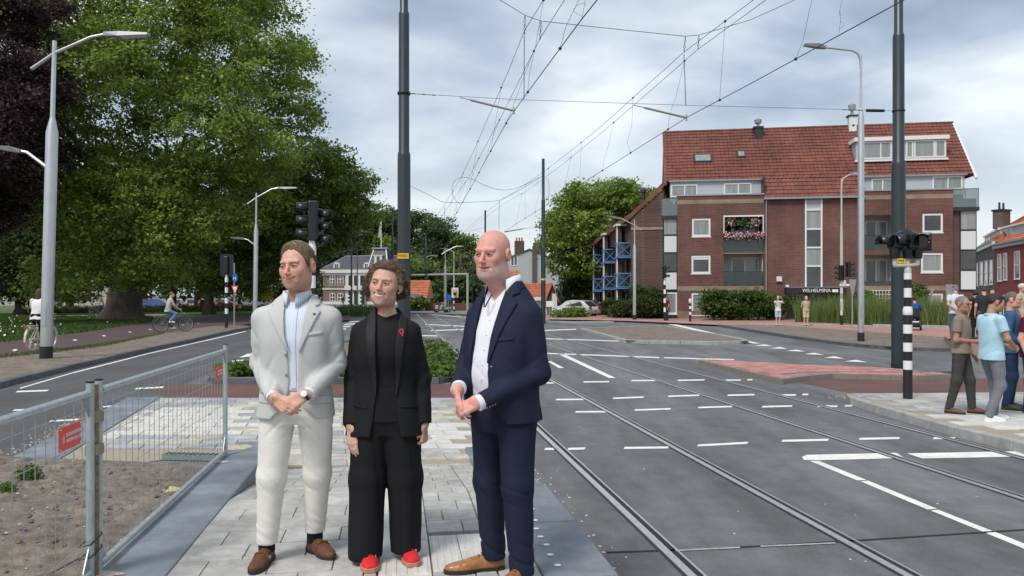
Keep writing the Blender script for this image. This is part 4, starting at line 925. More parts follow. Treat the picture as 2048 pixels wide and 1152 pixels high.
# ---------------------------------------------------------------- small orange-roofed lodge, grey gable house, green gabled shed
def simple_house(px0, px1, Y, ye, yr, wallm, roofm, name, label, dep=8, gable=False, base=.0, yo=0):
    x0, x1 = at(px0,600,Y).x, at(px1,600,Y).x; ze, zr_ = at(px0,ye,Y).z, at(px0,yr,Y+(0 if gable else dep/2)).z
    r = empty(name, ((x0+x1)/2, Y, base), 0, label, 'house'); w = (x1-x0)/2
    if gable:
        V = [(-w,0,-.2),(w,0,-.2),(w,0,ze),(0,0,zr_),(-w,0,ze)]; V += [(a,dep,c) for a, _, c in V]
        mesh('wall', V, [(0,1,2,3,4),(9,8,7,6,5),(0,5,6,1),(1,6,7,2),(4,9,5,0)], wallm, r)
        for s in (-1, 1): mesh('roof', [(s*(w+.3),-.3,ze-.2),(0,-.3,zr_+.12),(0,dep,zr_+.12),(s*(w+.3),dep,ze-.2),(s*(w+.3),-.3,ze),(0,-.3,zr_+.32),(0,dep,zr_+.32),(s*(w+.3),dep,ze)], [(0,1,2,3),(7,6,5,4),(0,4,5,1),(1,5,6,2),(2,6,7,3),(3,7,4,0)], roofm, r)
    else:
        box('wall', -w, w, 0, dep, -.2, ze, wallm, r)
        b = MB().add([(-w-.4,-.4,ze),(w+.4,-.4,ze),(w+.4,dep/2,zr_),(-w-.4,dep/2,zr_),(w+.4,dep+.4,ze),(-w-.4,dep+.4,ze)], [(0,1,2,3),(3,2,4,5),(0,3,5),(1,4,2)]); rf_ = b.build('roof', roofm, r)
        tag(tile_roof(-w-.4, w+.4, -.4, dep/2, 'roof_tiles', rf_, roofm, ez=ze+.4*(zr_-ze)/(dep/2+.4), sl=(zr_-ze)/(dep/2+.4), cw=.6, rh=.6), kind='stuff')
        box('eaves_board', -w-.4, w+.4, -.46, -.41, ze-.3, ze+.05, M_wfr, r)
    return r, w, ze, zr_
M_whiter = mat('white_render', (.6,.6,.57), .85, var=.08, scale=1); M_grr = mat('grey_render', (.40,.42,.42), .9, var=.06, scale=.8)
r, w, ze, zr_ = simple_house(812, 848, 90, 597, 561, M_whiter, M_tileo, 'lodge', 'small white lodge with steep orange tiled roof behind the catenary mast', 7)
box('door', -.6, .6, -.05, -.005, 0, 2.1, M_blue, r); box('window', -2.2, -1.2, -.06, -.005, 1, 2.1, M_glass, r)
r, w, ze, zr_ = simple_house(988, 1130, 165, 528, 500, M_grr, M_slate, 'gable_house', 'tall grey rendered gable house with chimneys behind the street', 14, True)
wn = box('window', -4.2, -2.6, -.1, -.003, 8.5, 11, M_wfr, r); box('pane', -4.0, -3.5, -.13, -.105, 8.7, 10.8, M_glass, wn); box('pane', -3.3, -2.8, -.13, -.105, 8.7, 10.8, M_glass, wn)
for xx, hh in ((-2.2,13.2),(2.0,12.8)): 
    cs = box('chimney', xx-1.1, xx+1.1, 3, 4.2, zr_-2, hh+1.0, M_bk2, r)
    for q in (-.6,.0,.6): MB().lathe([(.2,0),(.17,.8)], (xx+q,3.6,hh+1.0), 6).build('chimney_pot', M_tileo, cs)
box('flue', .6, 1.5, -.5, -.003, 0, zr_+.8, mat('flue_brown', (.09,.075,.065), .8), r)
r, w, ze, zr_ = simple_house(1046, 1100, 76, 595, 567, M_whiter, M_tileo, 'cottage', 'low cottage with orange tiled roof left of the green gable', 8)
r, w, ze, zr_ = simple_house(975, 1035, 125, 575, 541, M_whiter, M_tileo, 'cottage', 'orange roofed cottage rising behind the bald man', 8)
r, w, ze, zr_ = simple_house(1096, 1112, 74, 602, 571, mat('olive_boards', (.12,.11,.06), .8, var=.15, scale=3), M_tileo, 'shed', 'olive green gabled shed beside the street', 6, True)
box('door', .0, .5, -.06, -.004, 0, 2.1, M_pan, r)
r, w, ze, zr_ = simple_house(1112, 1124, 77, 605, 583, MATS['olive_boards'], M_slate, 'shed', 'narrow brown gabled shed with white doors behind the green one', 6, True)
box('door', -.3, .25, -.06, -.004, 0, 2.6, M_dark, r)
r, w, ze, zr_ = simple_house(1125, 1150, 150, 560, 545, M_whiter, M_slate, 'row_house', 'pale row house glimpsed beyond the tree', 8)
for i in range(2): box('window', -1.2+i*1.4, -.5+i*1.4, -.06, -.004, 2.5, 4, M_glass, r)
# long pale flats glimpsed under the park trees
r, w, ze, zr_ = simple_house(-60, 215, 150, 560, 535, mat('cream_render', (.42,.39,.34), .85), M_slate, 'street_houses', 'row of cream houses glimpsed beneath the park trees', 9)
for i in range(12):
    for z_ in (.8, 3.2): box('window', -w+1+i*2.2, -w+2.2+i*2.2, -.06, -.004, z_, z_+1.4, M_glass, r)
# garden wall by the lodge
gw = MB(); a, b_ = at(850,600,91), at(945,600,91); gw.box(a.x, b_.x, 91, 91.4, 0, at(900,606,91).z)
tag(gw.build('garden_wall', M_bk), 'low red brick garden wall across the junction', 'wall')
# ================================================================ TREES AND PLANTS
def leaf_mat(name, trans=.42):
    m = bpy.data.materials.new(name); m.use_nodes = True; nt = m.node_tree; N = nt.nodes.new; L = nt.links.new; nt.nodes.remove(nt.nodes['Principled BSDF'])
    a = N('ShaderNodeAttribute'); a.attribute_name = 'leaf'; d = N('ShaderNodeBsdfPrincipled'); d.inputs['Roughness'].default_value = .55; d.inputs['Specular IOR Level'].default_value = .35; t = N('ShaderNodeBsdfTranslucent'); mx = N('ShaderNodeMixShader'); mx.inputs[0].default_value = trans
    L(a.outputs['Color'], d.inputs['Base Color']); L(a.outputs['Color'], t.inputs[0]); L(d.outputs[0], mx.inputs[1]); L(t.outputs[0], mx.inputs[2]); L(mx.outputs[0], nt.nodes['Material Output'].inputs[0]); MATS[name] = m; return m
M_leaf = leaf_mat('leaves'); M_bark = mat('bark', (.075,.058,.045), .95, var=.4, scale=4, bump=.8, bscale=14, stretch=(1,1,.35)); M_bark2 = mat('bark_grey', (.13,.115,.095), .95, var=.35, scale=3, bump=.6, bscale=12, stretch=(1,1,.4))
def quads_mesh(name, C, A, B, col, m, parent, shape='leaf'):
    """one mesh of n leaf-shaped faces (pointed quads) with a colour each"""
    n = len(C); 
    V = np.empty((n, 4, 3), np.float32); V[:,0] = C-A; V[:,1] = C-B*.75+A*.1; V[:,2] = C+A; V[:,3] = C+B*.75+A*.1
    me = bpy.data.meshes.new(name); me.vertices.add(4*n); me.vertices.foreach_set('co', V.ravel()); me.loops.add(4*n); me.loops.foreach_set('vertex_index', np.arange(4*n, dtype=np.int32)); me.polygons.add(n); me.polygons.foreach_set('loop_start', np.arange(0, 4*n, 4, dtype=np.int32))
    me.update(); ca = me.color_attributes.new('leaf', 'FLOAT_COLOR', 'POINT'); c4 = np.ones((4*n, 4), np.float32); c4[:,:3] = np.repeat(col, 4, 0); ca.data.foreach_set('color', c4.ravel())
    return link(name, me, m, parent)
def unit(n, r): v = r.normal(0, 1, (n, 3)); return v/np.linalg.norm(v, axis=1, keepdims=True)
def foliage(name, blobs, n_cl, per, cr, ls, cols, parent, seed=1, fill=.25, droop=.0, m=None, flat=.55, cut=None, boughs=0):
    """leaf clumps spread through the outer shell of overlapping ellipsoids"""
    r = np.random.default_rng(seed); bl = [(np.array(c, float), np.array(q, float)) for c, q in blobs]
    if boughs:
        nb = []
        for (c, q) in bl:
            k = int(boughs*np.clip(np.prod(q)**(1/3)/3.0, .5, 1.6)); dd = unit(k, r); dd[:,2] = dd[:,2]*.9+.1
            for j in range(k):
                rr = np.prod(q)**(1/3)*r.uniform(.22,.46); nb.append((c+dd[j]*q*r.uniform(.6,1.0), np.array([rr*1.25, rr*1.25, rr*r.uniform(.5,.8)])))
            nb.append((c, q*.62))
        bl = nb
    w = np.array([np.prod(q)**(2/3) for _, q in bl]); w /= w.sum(); k = r.choice(len(bl), n_cl*2, p=w)
    c = np.array([bl[i][0] for i in k]); q = np.array([bl[i][1] for i in k]); d = unit(len(k), r); rad = np.where(r.random(len(k)) < fill, r.random(len(k))**.5*.85, .82+.22*r.random(len(k)))
    cc = c+d*q*rad[:,None]
    inner = np.zeros(len(cc))
    for (bc, bq) in bl: inner = np.maximum(inner, (np.linalg.norm((cc-bc)/bq, axis=1) < .72)*1.0)
    keep = (inner < .5) | (r.random(len(cc)) < fill*.6)
    if cut is not None: keep &= cut(cc)
    cc = cc[keep][:n_cl]; d = d[keep][:n_cl]; nc = len(cc)
    tone = r.normal(0, 1, nc)
    i = np.repeat(np.arange(nc), per); n = len(i); sz = cr*(.6+.8*r.random(nc))
    off = r.normal(0, 1, (n, 3))*np.array([1, 1, flat])*sz[i][:,None]*.5
    P = cc[i]+off; P[:,2] -= droop*np.linalg.norm(off[:,:2], axis=1)
    nm = d[i]*.55+np.array([0, 0, .65])+r.normal(0, .55, (n, 3)); nm /= np.linalg.norm(nm, axis=1, keepdims=True)
    a = np.cross(nm, unit(n, r)); a /= np.linalg.norm(a, axis=1, keepdims=True)+1e-9; b = np.cross(nm, a); s = ls*(.55+.9*r.random(n))[:,None]
    t = np.clip(.5+.22*tone[i]+.2*r.normal(0, 1, n), 0, 1)[:,None]
    c0, c1, c2 = [np.array(x) for x in cols]
    col = np.where(t < .5, c0+(c1-c0)*t*2, c1+(c2-c1)*(t*2-1))
    return quads_mesh(name, P, a*s, b*s*.8, col, m or M_leaf, parent)
def limb(b, p, d, L, r, depth, R_, tips=None):
    pts = [p]; rs = [r]; n = 4
    for i in range(n):
        d = (d+Vector((R_.gauss(0,.13), R_.gauss(0,.13), R_.gauss(0.02,.08)))).normalized(); pts.append(pts[-1]+d*L/n); rs.append(r*(1-.55*(i+1)/n))
    b.tube(pts, rs, 7)
    if depth > 0:
        for k in range(3):
            e = (d+Vector((R_.gauss(0,.65), R_.gauss(0,.65), R_.gauss(.1,.35)))).normalized(); i = R_.choice((2,3,4)); limb(b, pts[i], e, L*.68, rs[i]*.7, depth-1, R_)
def trunk(parent, x, y, h, r, lean=(0,0), limbs=5, L=6, m=None, seed=0, z0=.05, flare=1.5, depth=2):
    R_ = random.Random(seed); b = MB(); top = Vector((x+lean[0], y+lean[1], z0+h)); base = Vector((x, y, z0))
    pts = [base+Vector((0,0,-.3)), base+Vector((0,0,.25)), base.lerp(top,.12), base.lerp(top,.5)+Vector((R_.gauss(0,.05)*h*.3,0,0)), top]; b.tube(pts, [r*flare*1.15, r*flare, r*1.12, r*.9, r*.72], 14)
    for k in range(limbs):
        a = 6.283*k/limbs+R_.uniform(-.4,.4); d = Vector((math.cos(a), math.sin(a), R_.uniform(.5,1.3))).normalized(); limb(b, top-Vector((0,0,R_.uniform(0,h*.3))), d, L*R_.uniform(.7,1.1), r*.45, depth, R_)
    return b.build('trunk', m or M_bark, parent, True)
def tree(name, label, cat, px, Y, blobs_px, n_cl, per, cr, ls, cols, tr, seed, group=None, fill=.25, droop=0, ybase=None, **kw):
    """blobs given as (px, py, Y offset, rx px, rz px, ry metres): measured in the photograph at the tree's own distance"""
    x = (px-CX)/F*Y; root = empty(name, (x, Y, .05), 0, label, cat, group)
    bl = []
    for (bx_, by_, dy_, rx, rz, ry) in blobs_px:
        p = at(bx_, by_, Y+dy_); s = (Y+dy_)/F; bl.append(((p.x-x, p.y-Y, p.z-.05), (rx*s, ry, rz*s)))
    foliage('crown', bl, n_cl, per, cr, ls, cols, root, seed, fill, droop, **kw)
    if tr: trunk(root, 0, 0, *tr[:2], **tr[2])
    return root
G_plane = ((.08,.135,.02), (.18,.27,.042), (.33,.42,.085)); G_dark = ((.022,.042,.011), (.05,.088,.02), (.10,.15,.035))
G_mid = ((.06,.105,.018), (.13,.205,.036), (.24,.33,.07)); G_purple = ((.020,.013,.016), (.045,.026,.030), (.095,.055,.05)); G_grey = ((.045,.065,.035), (.08,.115,.06), (.13,.17,.09)); G_fresh = ((.045,.085,.014), (.11,.185,.03), (.21,.30,.06))
# the great plane tree whose crown fills the left of the picture
tree('plane_tree', 'huge plane tree with thick trunk and wide green crown over the lawn', 'tree', 245, 56,
     [(300,60,0,190,150,7),(440,90,-2,132,140,6),(512,170,-3,95,110,5),(525,75,-1,66,85,5),(210,200,-3,130,130,6),(330,260,-5,170,140,6),(480,280,-4,130,110,5),(190,400,-6,110,110,5),(320,420,-6,130,110,5),(170,530,-7,100,80,4),(285,530,-7,75,60,4),(120,575,-6,60,35,4),(430,400,-3,120,90,5),(160,60,0,120,120,6),(390,-40,0,165,110,7),(570,215,-2,50,60,4)],
     3600, 46, .85, .125, G_plane, (7, 1.15, dict(limbs=7, L=8, flare=1.45, seed=4, lean=(.8,0))), 21, fill=.16, group='park trees', droop=.25, boughs=17)
# second tree whose lower crown reaches out over the side road
tree('plane_tree', 'plane tree beyond the huge one, its crown reaching towards the catenary mast', 'tree', 418, 72,
     [(560,380,0,110,90,6),(650,350,-2,70,62,5),(690,380,-3,58,60,4),(610,430,-1,90,60,5),(705,430,-3,42,42,3),(500,460,0,100,70,6),(570,470,-2,90,50,5),(420,470,2,80,80,5),(655,465,-2,55,40,3),(470,520,0,80,40,4),(400,548,-3,60,38,4),(500,556,-2,55,32,4)],
     2200, 44, .95, .15, G_mid, (7, .42, dict(limbs=6, L=9, seed=9)), 22, fill=.16, group='park trees', droop=.25, boughs=17)
# purple beech at the left edge
tree('copper_beech', 'dark purple copper beech at the left edge behind the lamp post', 'tree', -60, 44,
     [(0,120,0,90,120,4),(45,220,-2,68,75,3),(-45,280,0,105,140,4),(38,320,-2,55,85,3),(-10,400,0,75,60,3),(70,160,-1,40,60,2.5),(5,20,1,95,60,4)],
     1700, 46, .75, .105, G_purple, (5, .6, dict(limbs=6, L=6, seed=3)), 23, fill=.15, group='park trees', boughs=14)
# darker trees standing deeper in the park
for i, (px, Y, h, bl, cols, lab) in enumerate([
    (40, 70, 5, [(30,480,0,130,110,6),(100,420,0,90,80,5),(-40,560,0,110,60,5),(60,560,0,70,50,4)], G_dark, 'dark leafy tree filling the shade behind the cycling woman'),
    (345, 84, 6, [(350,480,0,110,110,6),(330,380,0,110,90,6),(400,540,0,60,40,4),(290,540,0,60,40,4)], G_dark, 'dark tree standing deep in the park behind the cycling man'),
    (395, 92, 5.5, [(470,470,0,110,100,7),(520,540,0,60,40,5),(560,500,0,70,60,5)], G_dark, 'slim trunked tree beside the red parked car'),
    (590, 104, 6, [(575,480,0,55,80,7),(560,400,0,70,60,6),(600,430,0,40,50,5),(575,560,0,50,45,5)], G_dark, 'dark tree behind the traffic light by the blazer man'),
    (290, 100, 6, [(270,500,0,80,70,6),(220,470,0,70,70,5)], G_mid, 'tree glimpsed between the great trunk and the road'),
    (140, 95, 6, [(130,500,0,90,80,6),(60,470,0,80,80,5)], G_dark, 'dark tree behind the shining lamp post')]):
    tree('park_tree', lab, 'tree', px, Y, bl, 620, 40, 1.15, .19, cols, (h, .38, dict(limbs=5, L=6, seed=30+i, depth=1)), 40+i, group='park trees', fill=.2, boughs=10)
# wooded background behind the mansion and the junction
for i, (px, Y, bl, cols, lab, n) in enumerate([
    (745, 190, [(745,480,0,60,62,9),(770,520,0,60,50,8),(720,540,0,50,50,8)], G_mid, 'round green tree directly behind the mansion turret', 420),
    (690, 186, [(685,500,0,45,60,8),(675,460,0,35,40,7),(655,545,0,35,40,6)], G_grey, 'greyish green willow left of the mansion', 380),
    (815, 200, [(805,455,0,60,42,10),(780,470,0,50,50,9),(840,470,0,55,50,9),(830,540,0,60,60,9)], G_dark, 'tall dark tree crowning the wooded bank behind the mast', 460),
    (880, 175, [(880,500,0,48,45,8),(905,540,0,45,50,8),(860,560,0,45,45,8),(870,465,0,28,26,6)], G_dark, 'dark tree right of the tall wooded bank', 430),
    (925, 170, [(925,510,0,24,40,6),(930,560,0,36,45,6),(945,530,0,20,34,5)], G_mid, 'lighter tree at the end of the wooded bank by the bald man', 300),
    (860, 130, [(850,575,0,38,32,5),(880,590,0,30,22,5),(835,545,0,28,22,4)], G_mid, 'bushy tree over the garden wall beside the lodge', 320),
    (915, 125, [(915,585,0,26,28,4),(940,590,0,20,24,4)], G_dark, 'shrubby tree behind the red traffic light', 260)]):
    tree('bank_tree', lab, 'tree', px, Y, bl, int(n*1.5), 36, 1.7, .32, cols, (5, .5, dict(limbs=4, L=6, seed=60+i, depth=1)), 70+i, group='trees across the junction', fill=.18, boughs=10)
# tree between the street and the brick wing
tree('street_tree', 'broad green tree between the side street and the brick wing', 'tree', 1178, 84,
     [(1180,460,0,75,80,6),(1235,415,1,60,45,5),(1130,500,-1,42,70,4),(1270,400,2,40,30,4),(1200,540,0,60,60,5),(1165,400,0,45,40,4),(1120,440,-1,28,36,3),(1225,480,1,60,60,5)],
     1500, 44, .95, .16, G_plane, (5, .4, dict(limbs=6, L=6, seed=81)), 81, fill=.16, boughs=14)
tree('conifer_shrub', 'dark evergreen tree hugging the stepped bays of the wing', 'tree', 1172, 86,
     [(1165,560,0,24,75,3),(1180,600,0,22,35,3),(1150,590,0,26,40,3),(1175,520,0,20,50,3)], 340, 40, 1.0, .2, G_dark, (4, .25, dict(limbs=4, L=3, seed=82, depth=1)), 82, fill=.4)
def bush(name, label, px0, px1, y0, y1, Y, ry, cols, n, per=34, cr=.5, ls=.11, seed=0, cat='bush', group=None, nb=6):
    R_ = random.Random(seed); x0, x1 = at(px0,600,Y).x, at(px1,600,Y).x; zt = at(px0,y0,Y).z; zb = max(.05, at(px0,y1,Y).z)
    root = empty(name, ((x0+x1)/2, Y, zb), 0, label, cat, group); bl = []; w = (x1-x0)/2; h = zt-zb
    for i in range(nb):
        t = (i+.5)/nb*2-1; hh = h*R_.uniform(.72,1.0); bl.append(((t*w*.86, R_.uniform(-.3,.3)*ry, hh*.5), (w/nb*1.9+.1, ry*R_.uniform(.8,1.1), hh*.53)))
    foliage('foliage', bl, int(n*1.3), per, cr*.85, ls*.85, cols, root, seed, .2, boughs=6)
    b = MB()
    for i in range(nb): t = (i+.5)/nb*2-1; b.tube([(t*w*.86,0,-.1),(t*w*.8+R_.gauss(0,.1),R_.gauss(0,.1),h*.6)], [.05,.02], 5)
    b.build('stems', M_bark, root); return root
bush('hedge', 'tall glossy green hedge under the loggias of the apartment block', 1408, 1572, 570, 646, 54.6, 1.3, ((.02,.05,.008),(.06,.12,.018),(.13,.21,.035)), 560, 40, .55, .11, 5, 'hedge', nb=8)
bush('yew_shrub', 'dark yew shrub beside the brick gable wall', 1272, 1326, 570, 638, 58.6, 1.4, G_dark, 260, 44, .6, .11, 6, nb=3)
bush('yew_shrub', 'dark evergreen shrub between the blue balconies and the street lamp', 1232, 1272, 588, 636, 60.5, 1.2, G_dark, 200, 44, .55, .11, 7, nb=3)
bush('shrub', 'small rounded dark shrub in front of the stepped bays', 1213, 1232, 590, 634, 63, .8, G_dark, 110, 40, .5, .1, 8, nb=2)
bush('shrub', 'white flowering shrub under the trellis', 1702, 1735, 583, 620, 54.0, .8, G_mid, 110, 36, .5, .1, 9, nb=3)
bush('shrub', 'green shrub beside the parked white car', 1140, 1163, 616, 634, 63, 1, G_mid, 90, 34, .6, .14, 10, nb=2)
bush('shrub', 'low clipped green shrub bed by the side street', 1116, 1142, 626, 634, 62, 1, G_mid, 70, 34, .6, .14, 12, nb=3)
bush('climber', 'green creeper hanging over the lodge wall', 824, 852, 597, 612, 89.2, .6, G_fresh, 60, 34, .8, .2, 11, nb=2)
# little ball tree by the grey window
x = at(1833, 590, 47.5); bt = empty('ball_tree', (x.x, 47.5, .1), 0, 'small bright green ball tree behind the scooter rider', 'tree')
foliage('crown', [((0,0,x.z-.1),(.42,.42,.72))], 120, 34, .3, .075, G_fresh, bt, 90, .3); MB().tube([(0,0,-.1),(0,0,x.z-.3)], [.06,.045], 6).build('trunk', M_bark2, bt)
# tall ornamental grass
def blades(name, label, n, fn, h0, h1, w, cols, seed, kind='stuff', lean=.25, parent=None):
    r = np.random.default_rng(seed); P = np.array([fn(r) for _ in range(n)]); h = (h0+(h1-h0)*r.random(n)**.7)*(.78+.16*np.sin(P[:,0]*2.1+np.sin(P[:,1]*1.7))+.14*np.sin(P[:,0]*5.3+P[:,1]*3.1)); a = r.random(n)*6.283; ln = r.normal(0, lean, (n,2))*h[:,None]
    wd = np.stack([np.cos(a)*w, np.sin(a)*w, np.zeros(n)], 1); top = P+np.concatenate([ln, h[:,None]], 1); mid = P+np.concatenate([ln*.35, h[:,None]*.55], 1)
    V = np.stack([P-wd, P+wd, mid-wd*.8, mid+wd*.8, top], 1).reshape(-1, 3).astype(np.float32)
    me = bpy.data.meshes.new(name); me.vertices.add(5*n); me.vertices.foreach_set('co', V.ravel())
    base = np.arange(n)[:,None]*5; tri = np.concatenate([base+[0,1,3], base+[0,3,2], base+[2,3,4]], 1).ravel().astype(np.int32)
    me.loops.add(9*n); me.loops.foreach_set('vertex_index', tri); me.polygons.add(3*n); me.polygons.foreach_set('loop_start', np.arange(0, 9*n, 3, dtype=np.int32)); me.update()
    t = np.clip(r.normal(.5,.25,n),0,1)[:,None]; c0, c1, c2 = [np.array(x) for x in cols]; col = np.where(t < .5, c0+(c1-c0)*t*2, c1+(c2-c1)*(t*2-1))
    c4 = np.ones((5*n,4), np.float32); c4[:,:3] = np.repeat(col, 5, 0); ca = me.color_attributes.new('leaf', 'FLOAT_COLOR', 'POINT'); ca.data.foreach_set('color', c4.ravel())
    o = link(name, me, M_leaf, parent); 
    return tag(o, label, kind=kind) if kind else o
G_reed = ((.07,.12,.025), (.16,.235,.06), (.34,.38,.16))
def inbed(poly):
    xs = [p[0] for p in poly]; ys = [p[1] for p in poly]
    def f(r):
        while True:
            x_, y_ = r.uniform(min(xs), max(xs)), r.uniform(min(ys), max(ys))
            if inpoly(x_, y_, poly): return (x_, y_, .1)
    return f
bed1 = [(at(1592,600,50).x,50.2),(at(1690,600,47.5).x,47.3),(at(1752,600,44).x,44.4),(at(1905,600,42).x,42.6),(at(1900,600,46).x,46),(at(1720,600,52).x,52),(at(1600,600,53).x,53)]
blades('tall_grass', 'tall feathery green grass bed in front of the apartment block', 15000, inbed(bed1), .7, 2.1, .016, G_reed, 5, lean=.17)
# park lawn grass, daisies
lw = [(gp(-60,694,.1).x,gp(-60,694,.1).y),(gp(200,661,.1).x,gp(200,661,.1).y),(gp(320,641,.1).x,gp(320,641,.1).y),(gp(300,633,.1).x,gp(300,633,.1).y),(gp(-60,633,.1).x,gp(-60,633,.1).y)]
blades('lawn_grass', 'grass blades of the park lawn', 26000, inbed(lw), .06, .22, .025, ((.04,.075,.015),(.07,.13,.025),(.12,.19,.045)), 6, lean=.3)
eg = [(gp(x_,y_,VZ).x, gp(x_,y_,VZ).y) for x_, y_ in ((-60,722),(120,703),(210,692),(330,667),(330,664),(205,687),(110,699),(-60,716))]
blades('verge_grass', 'thin grass growing along the edge of the cycle path', 2600, inbed(eg), .04, .12, .012, ((.07,.10,.025),(.12,.16,.04),(.2,.22,.08)), 7, lean=.4)
tg_ = [(at(100,600,78).x,74),(at(560,600,90).x,88),(at(560,600,100).x,98),(at(100,600,84).x,84)]
blades('meadow', 'long rough grass along the far edge of the park', 9000, inbed(tg_), .3, .9, .04, ((.05,.075,.02),(.10,.14,.035),(.17,.2,.07)), 8, lean=.25)
R_ = random.Random(5); b = MB()
for _ in range(70):
    x_, y_ = R_.uniform(-60,330) if R_.random() < .4 else R_.gauss(30,35), R_.uniform(636,690); 
    if y_ > 686-.115*max(x_,0)-3: continue
    p = gp(x_, y_, .1)+Vector((0,0,.22)); s = R_.uniform(.02,.05); b.add([p+Vector((s*math.cos(k*1.047), s*.4*math.sin(k*1.047), s*.8*math.sin(k*1.047))) for k in range(6)], [tuple(range(6))])
tag(b.build('daisies', mat('daisy_white', (.75,.75,.7), .8)), 'white daisies dotted over the park lawn', kind='stuff')
# weeds on the traffic island
def weed(x_, y_, s, seed, z=.10, cols=G_fresh, label=None, h=.35, group='weeds on the traffic island'):
    root = empty('weed', (x_, y_, z), 0, label, 'weed', group)
    foliage('leaves', [((0,0,h*.45),(s,s*.8,h*.5)),((s*.5,0,h*.3),(s*.6,s*.5,h*.35)),((-s*.5,.1,h*.3),(s*.6,s*.5,h*.35))], 60, 22, min(.16, s*.5), min(.045, s*.13), cols, root, seed, .5)
    MB().tube([(0,0,-.03),(.02,0,h*.5)], [.012,.006], 5).build('stem', M_bark, root); return root
p = gp(790-300, 752, .1); 
weed(gp(490,752,.1).x, gp(490,752,.1).y, .30, 1, label='leafy weed on the island just left of the blazer man')
weed(gp(455,744,.1).x, gp(455,744,.1).y, .24, 2, label='small weed on the island behind the fence post', h=.25)
weed(gp(690,752,.1).x, gp(690,752,.1).y, .3, 3, label='weed on the island between the blazer man and the woman', h=.3)
for i, (px, py, s, h) in enumerate([(868,753,.42,.30),(878,738,.45,.32),(862,725,.45,.35),(875,715,.45,.40),(860,706,.5,.42),(866,745,.3,.25)]):
    q = gp(px, py, .1); weed(q.x, q.y, s, 10+i, label=['weed at the front kerb of the green strip right of the woman', 'second weed from the front kerb in the green strip', 'weed in the middle of the green strip, touching the woman', 'tall weed in the middle of the green strip beside the pale kerb', 'tallest weed at the far end of the green strip', 'small weed by the front kerb behind the woman sleeve'][i], h=h)
far_i = [(gp(x_,y_,0).x, gp(x_,y_,0).y) for x_, y_ in ((655,634),(780,634),(770,626),(690,624))]
blades('island_weeds', 'overgrown weeds on the far island in front of the mansion', 2600, inbed(far_i), .3, 1.0, .05, ((.04,.08,.015),(.09,.15,.03),(.15,.22,.05)), 9, lean=.3)
for i, (px, py) in enumerate([(58,955),(5,990)]):
    q = gp(px, py, .12); weed(q.x, q.y, .09, 40+i, z=.1, label=('tiny weed sprouting in the fenced soil below the red sign', 'tiny weed at the left edge of the fenced soil')[i], h=.14, group='weeds in the fenced soil')
# ================================================================ STREET FURNITURE
M_alu = mat('lamp_aluminium', (.52,.53,.54), .38, metal=.75, var=.06, scale=3); M_mast = mat('mast_dark_green', (.018,.029,.034), .38, spec=.6, var=.12, scale=2); M_lum = mat('luminaire_grey', (.30,.31,.32), .5, metal=.3)
M_beige = mat('pole_pale', (.48,.47,.42), .6); M_galv = mat('galvanised', (.38,.42,.44), .42, metal=.65, var=.14, scale=25); M_galvl = mat('galvanised_tube', (.44,.49,.50), .4, metal=.5, var=.12, scale=18)
M_wht = mat('stripe_white', (.78,.78,.76), .55); M_blk = mat('stripe_black', (.014,.014,.015), .5); M_yel = mat('plate_yellow', (.80,.46,.015), .55); M_blksig = mat('signal_black', (.010,.011,.012), .35, spec=.5)
M_wire = mat('wire_dark', (.035,.04,.04), .6); M_ins = mat('arm_beige', (.26,.24,.19), .6)
def lamp(name, label, px, pyb, z0, h, arms, group, tilt=0, r=(.155,.062), tr=.74, base=True, m=None):
    p = gp(px, pyb, z0); root = empty(name, p, 0, label, 'street lamp', group); root.rotation_euler = (0, tilt, 0); m = m or M_alu
    MB().lathe([(r[0],.0),(r[0],h*tr-.25),(r[1]*1.25,h*tr+.1),(r[1],h*tr+.2),(r[1]*.9,h)], n=16).build('pole', m, root, True)
    if base: MB().lathe([(r[0]+.012,-.1),(r[0]+.012,.33)], n=16).build('base_sleeve', M_blk, root, True)
    MB().box(-.06,.06,-r[0]-.012,-r[0]+.03,.9,1.4).build('inspection_door', m, root)
    for (pts, lum) in arms:
        MB().tube([(a,0,b) for a, b in pts], [.05,.045]+[.04]*(len(pts)-2), 8).build('arm', m, root, True)
        (x0,z0_), (x1,z1_) = lum; d = Vector((x1-x0,0,z1_-z0_)); L_ = d.length; ang = math.atan2(d.z, d.x)
        T = Matrix.Translation((x0,0,z0_)) @ Matrix.Rotation(-ang, 4, 'Y')
        V = [T @ Vector(v) for v in [(0,-.07,-.05),(0,.07,-.05),(0,.07,.05),(0,-.07,.05),(L_*.35,-.16,-.09),(L_*.35,.16,-.09),(L_*.35,.12,.05),(L_*.35,-.12,.05),(L_,-.11,-.05),(L_,.11,-.05),(L_,.09,.01),(L_,-.09,.01)]]
        l_ = mesh('luminaire', V, [(3,2,1,0),(0,1,5,4),(1,2,6,5),(2,3,7,6),(3,0,4,7),(4,5,9,8),(5,6,10,9),(6,7,11,10),(7,4,8,11),(8,9,10,11)], M_lum, root)
        Vl = [T @ Vector(v) for v in [(L_*.38,-.12,-.093),(L_*.38,.12,-.093),(L_*.95,.08,-.06),(L_*.95,-.08,-.06)]]; mesh('lens', Vl, [(0,1,2,3)], M_pan, l_)
    return root
LG = 'silver street lamps'
dbl = lambda s=1: [([(-.62*s,8.05),(0,8.5),(1.0*s,8.98),(1.38*s,9.07)], ((1.38*s,9.07),(2.62*s,9.12)))]
lamp('street_lamp', 'tall silver two armed street lamp on the soil verge beside the cycling woman', 92, 716, .12, 8.85, dbl()+[([(-.12,5.32),(-.68,5.72),(-.85,5.75)], ((-.85,5.75),(-1.6,5.82)))], LG, tilt=.027)
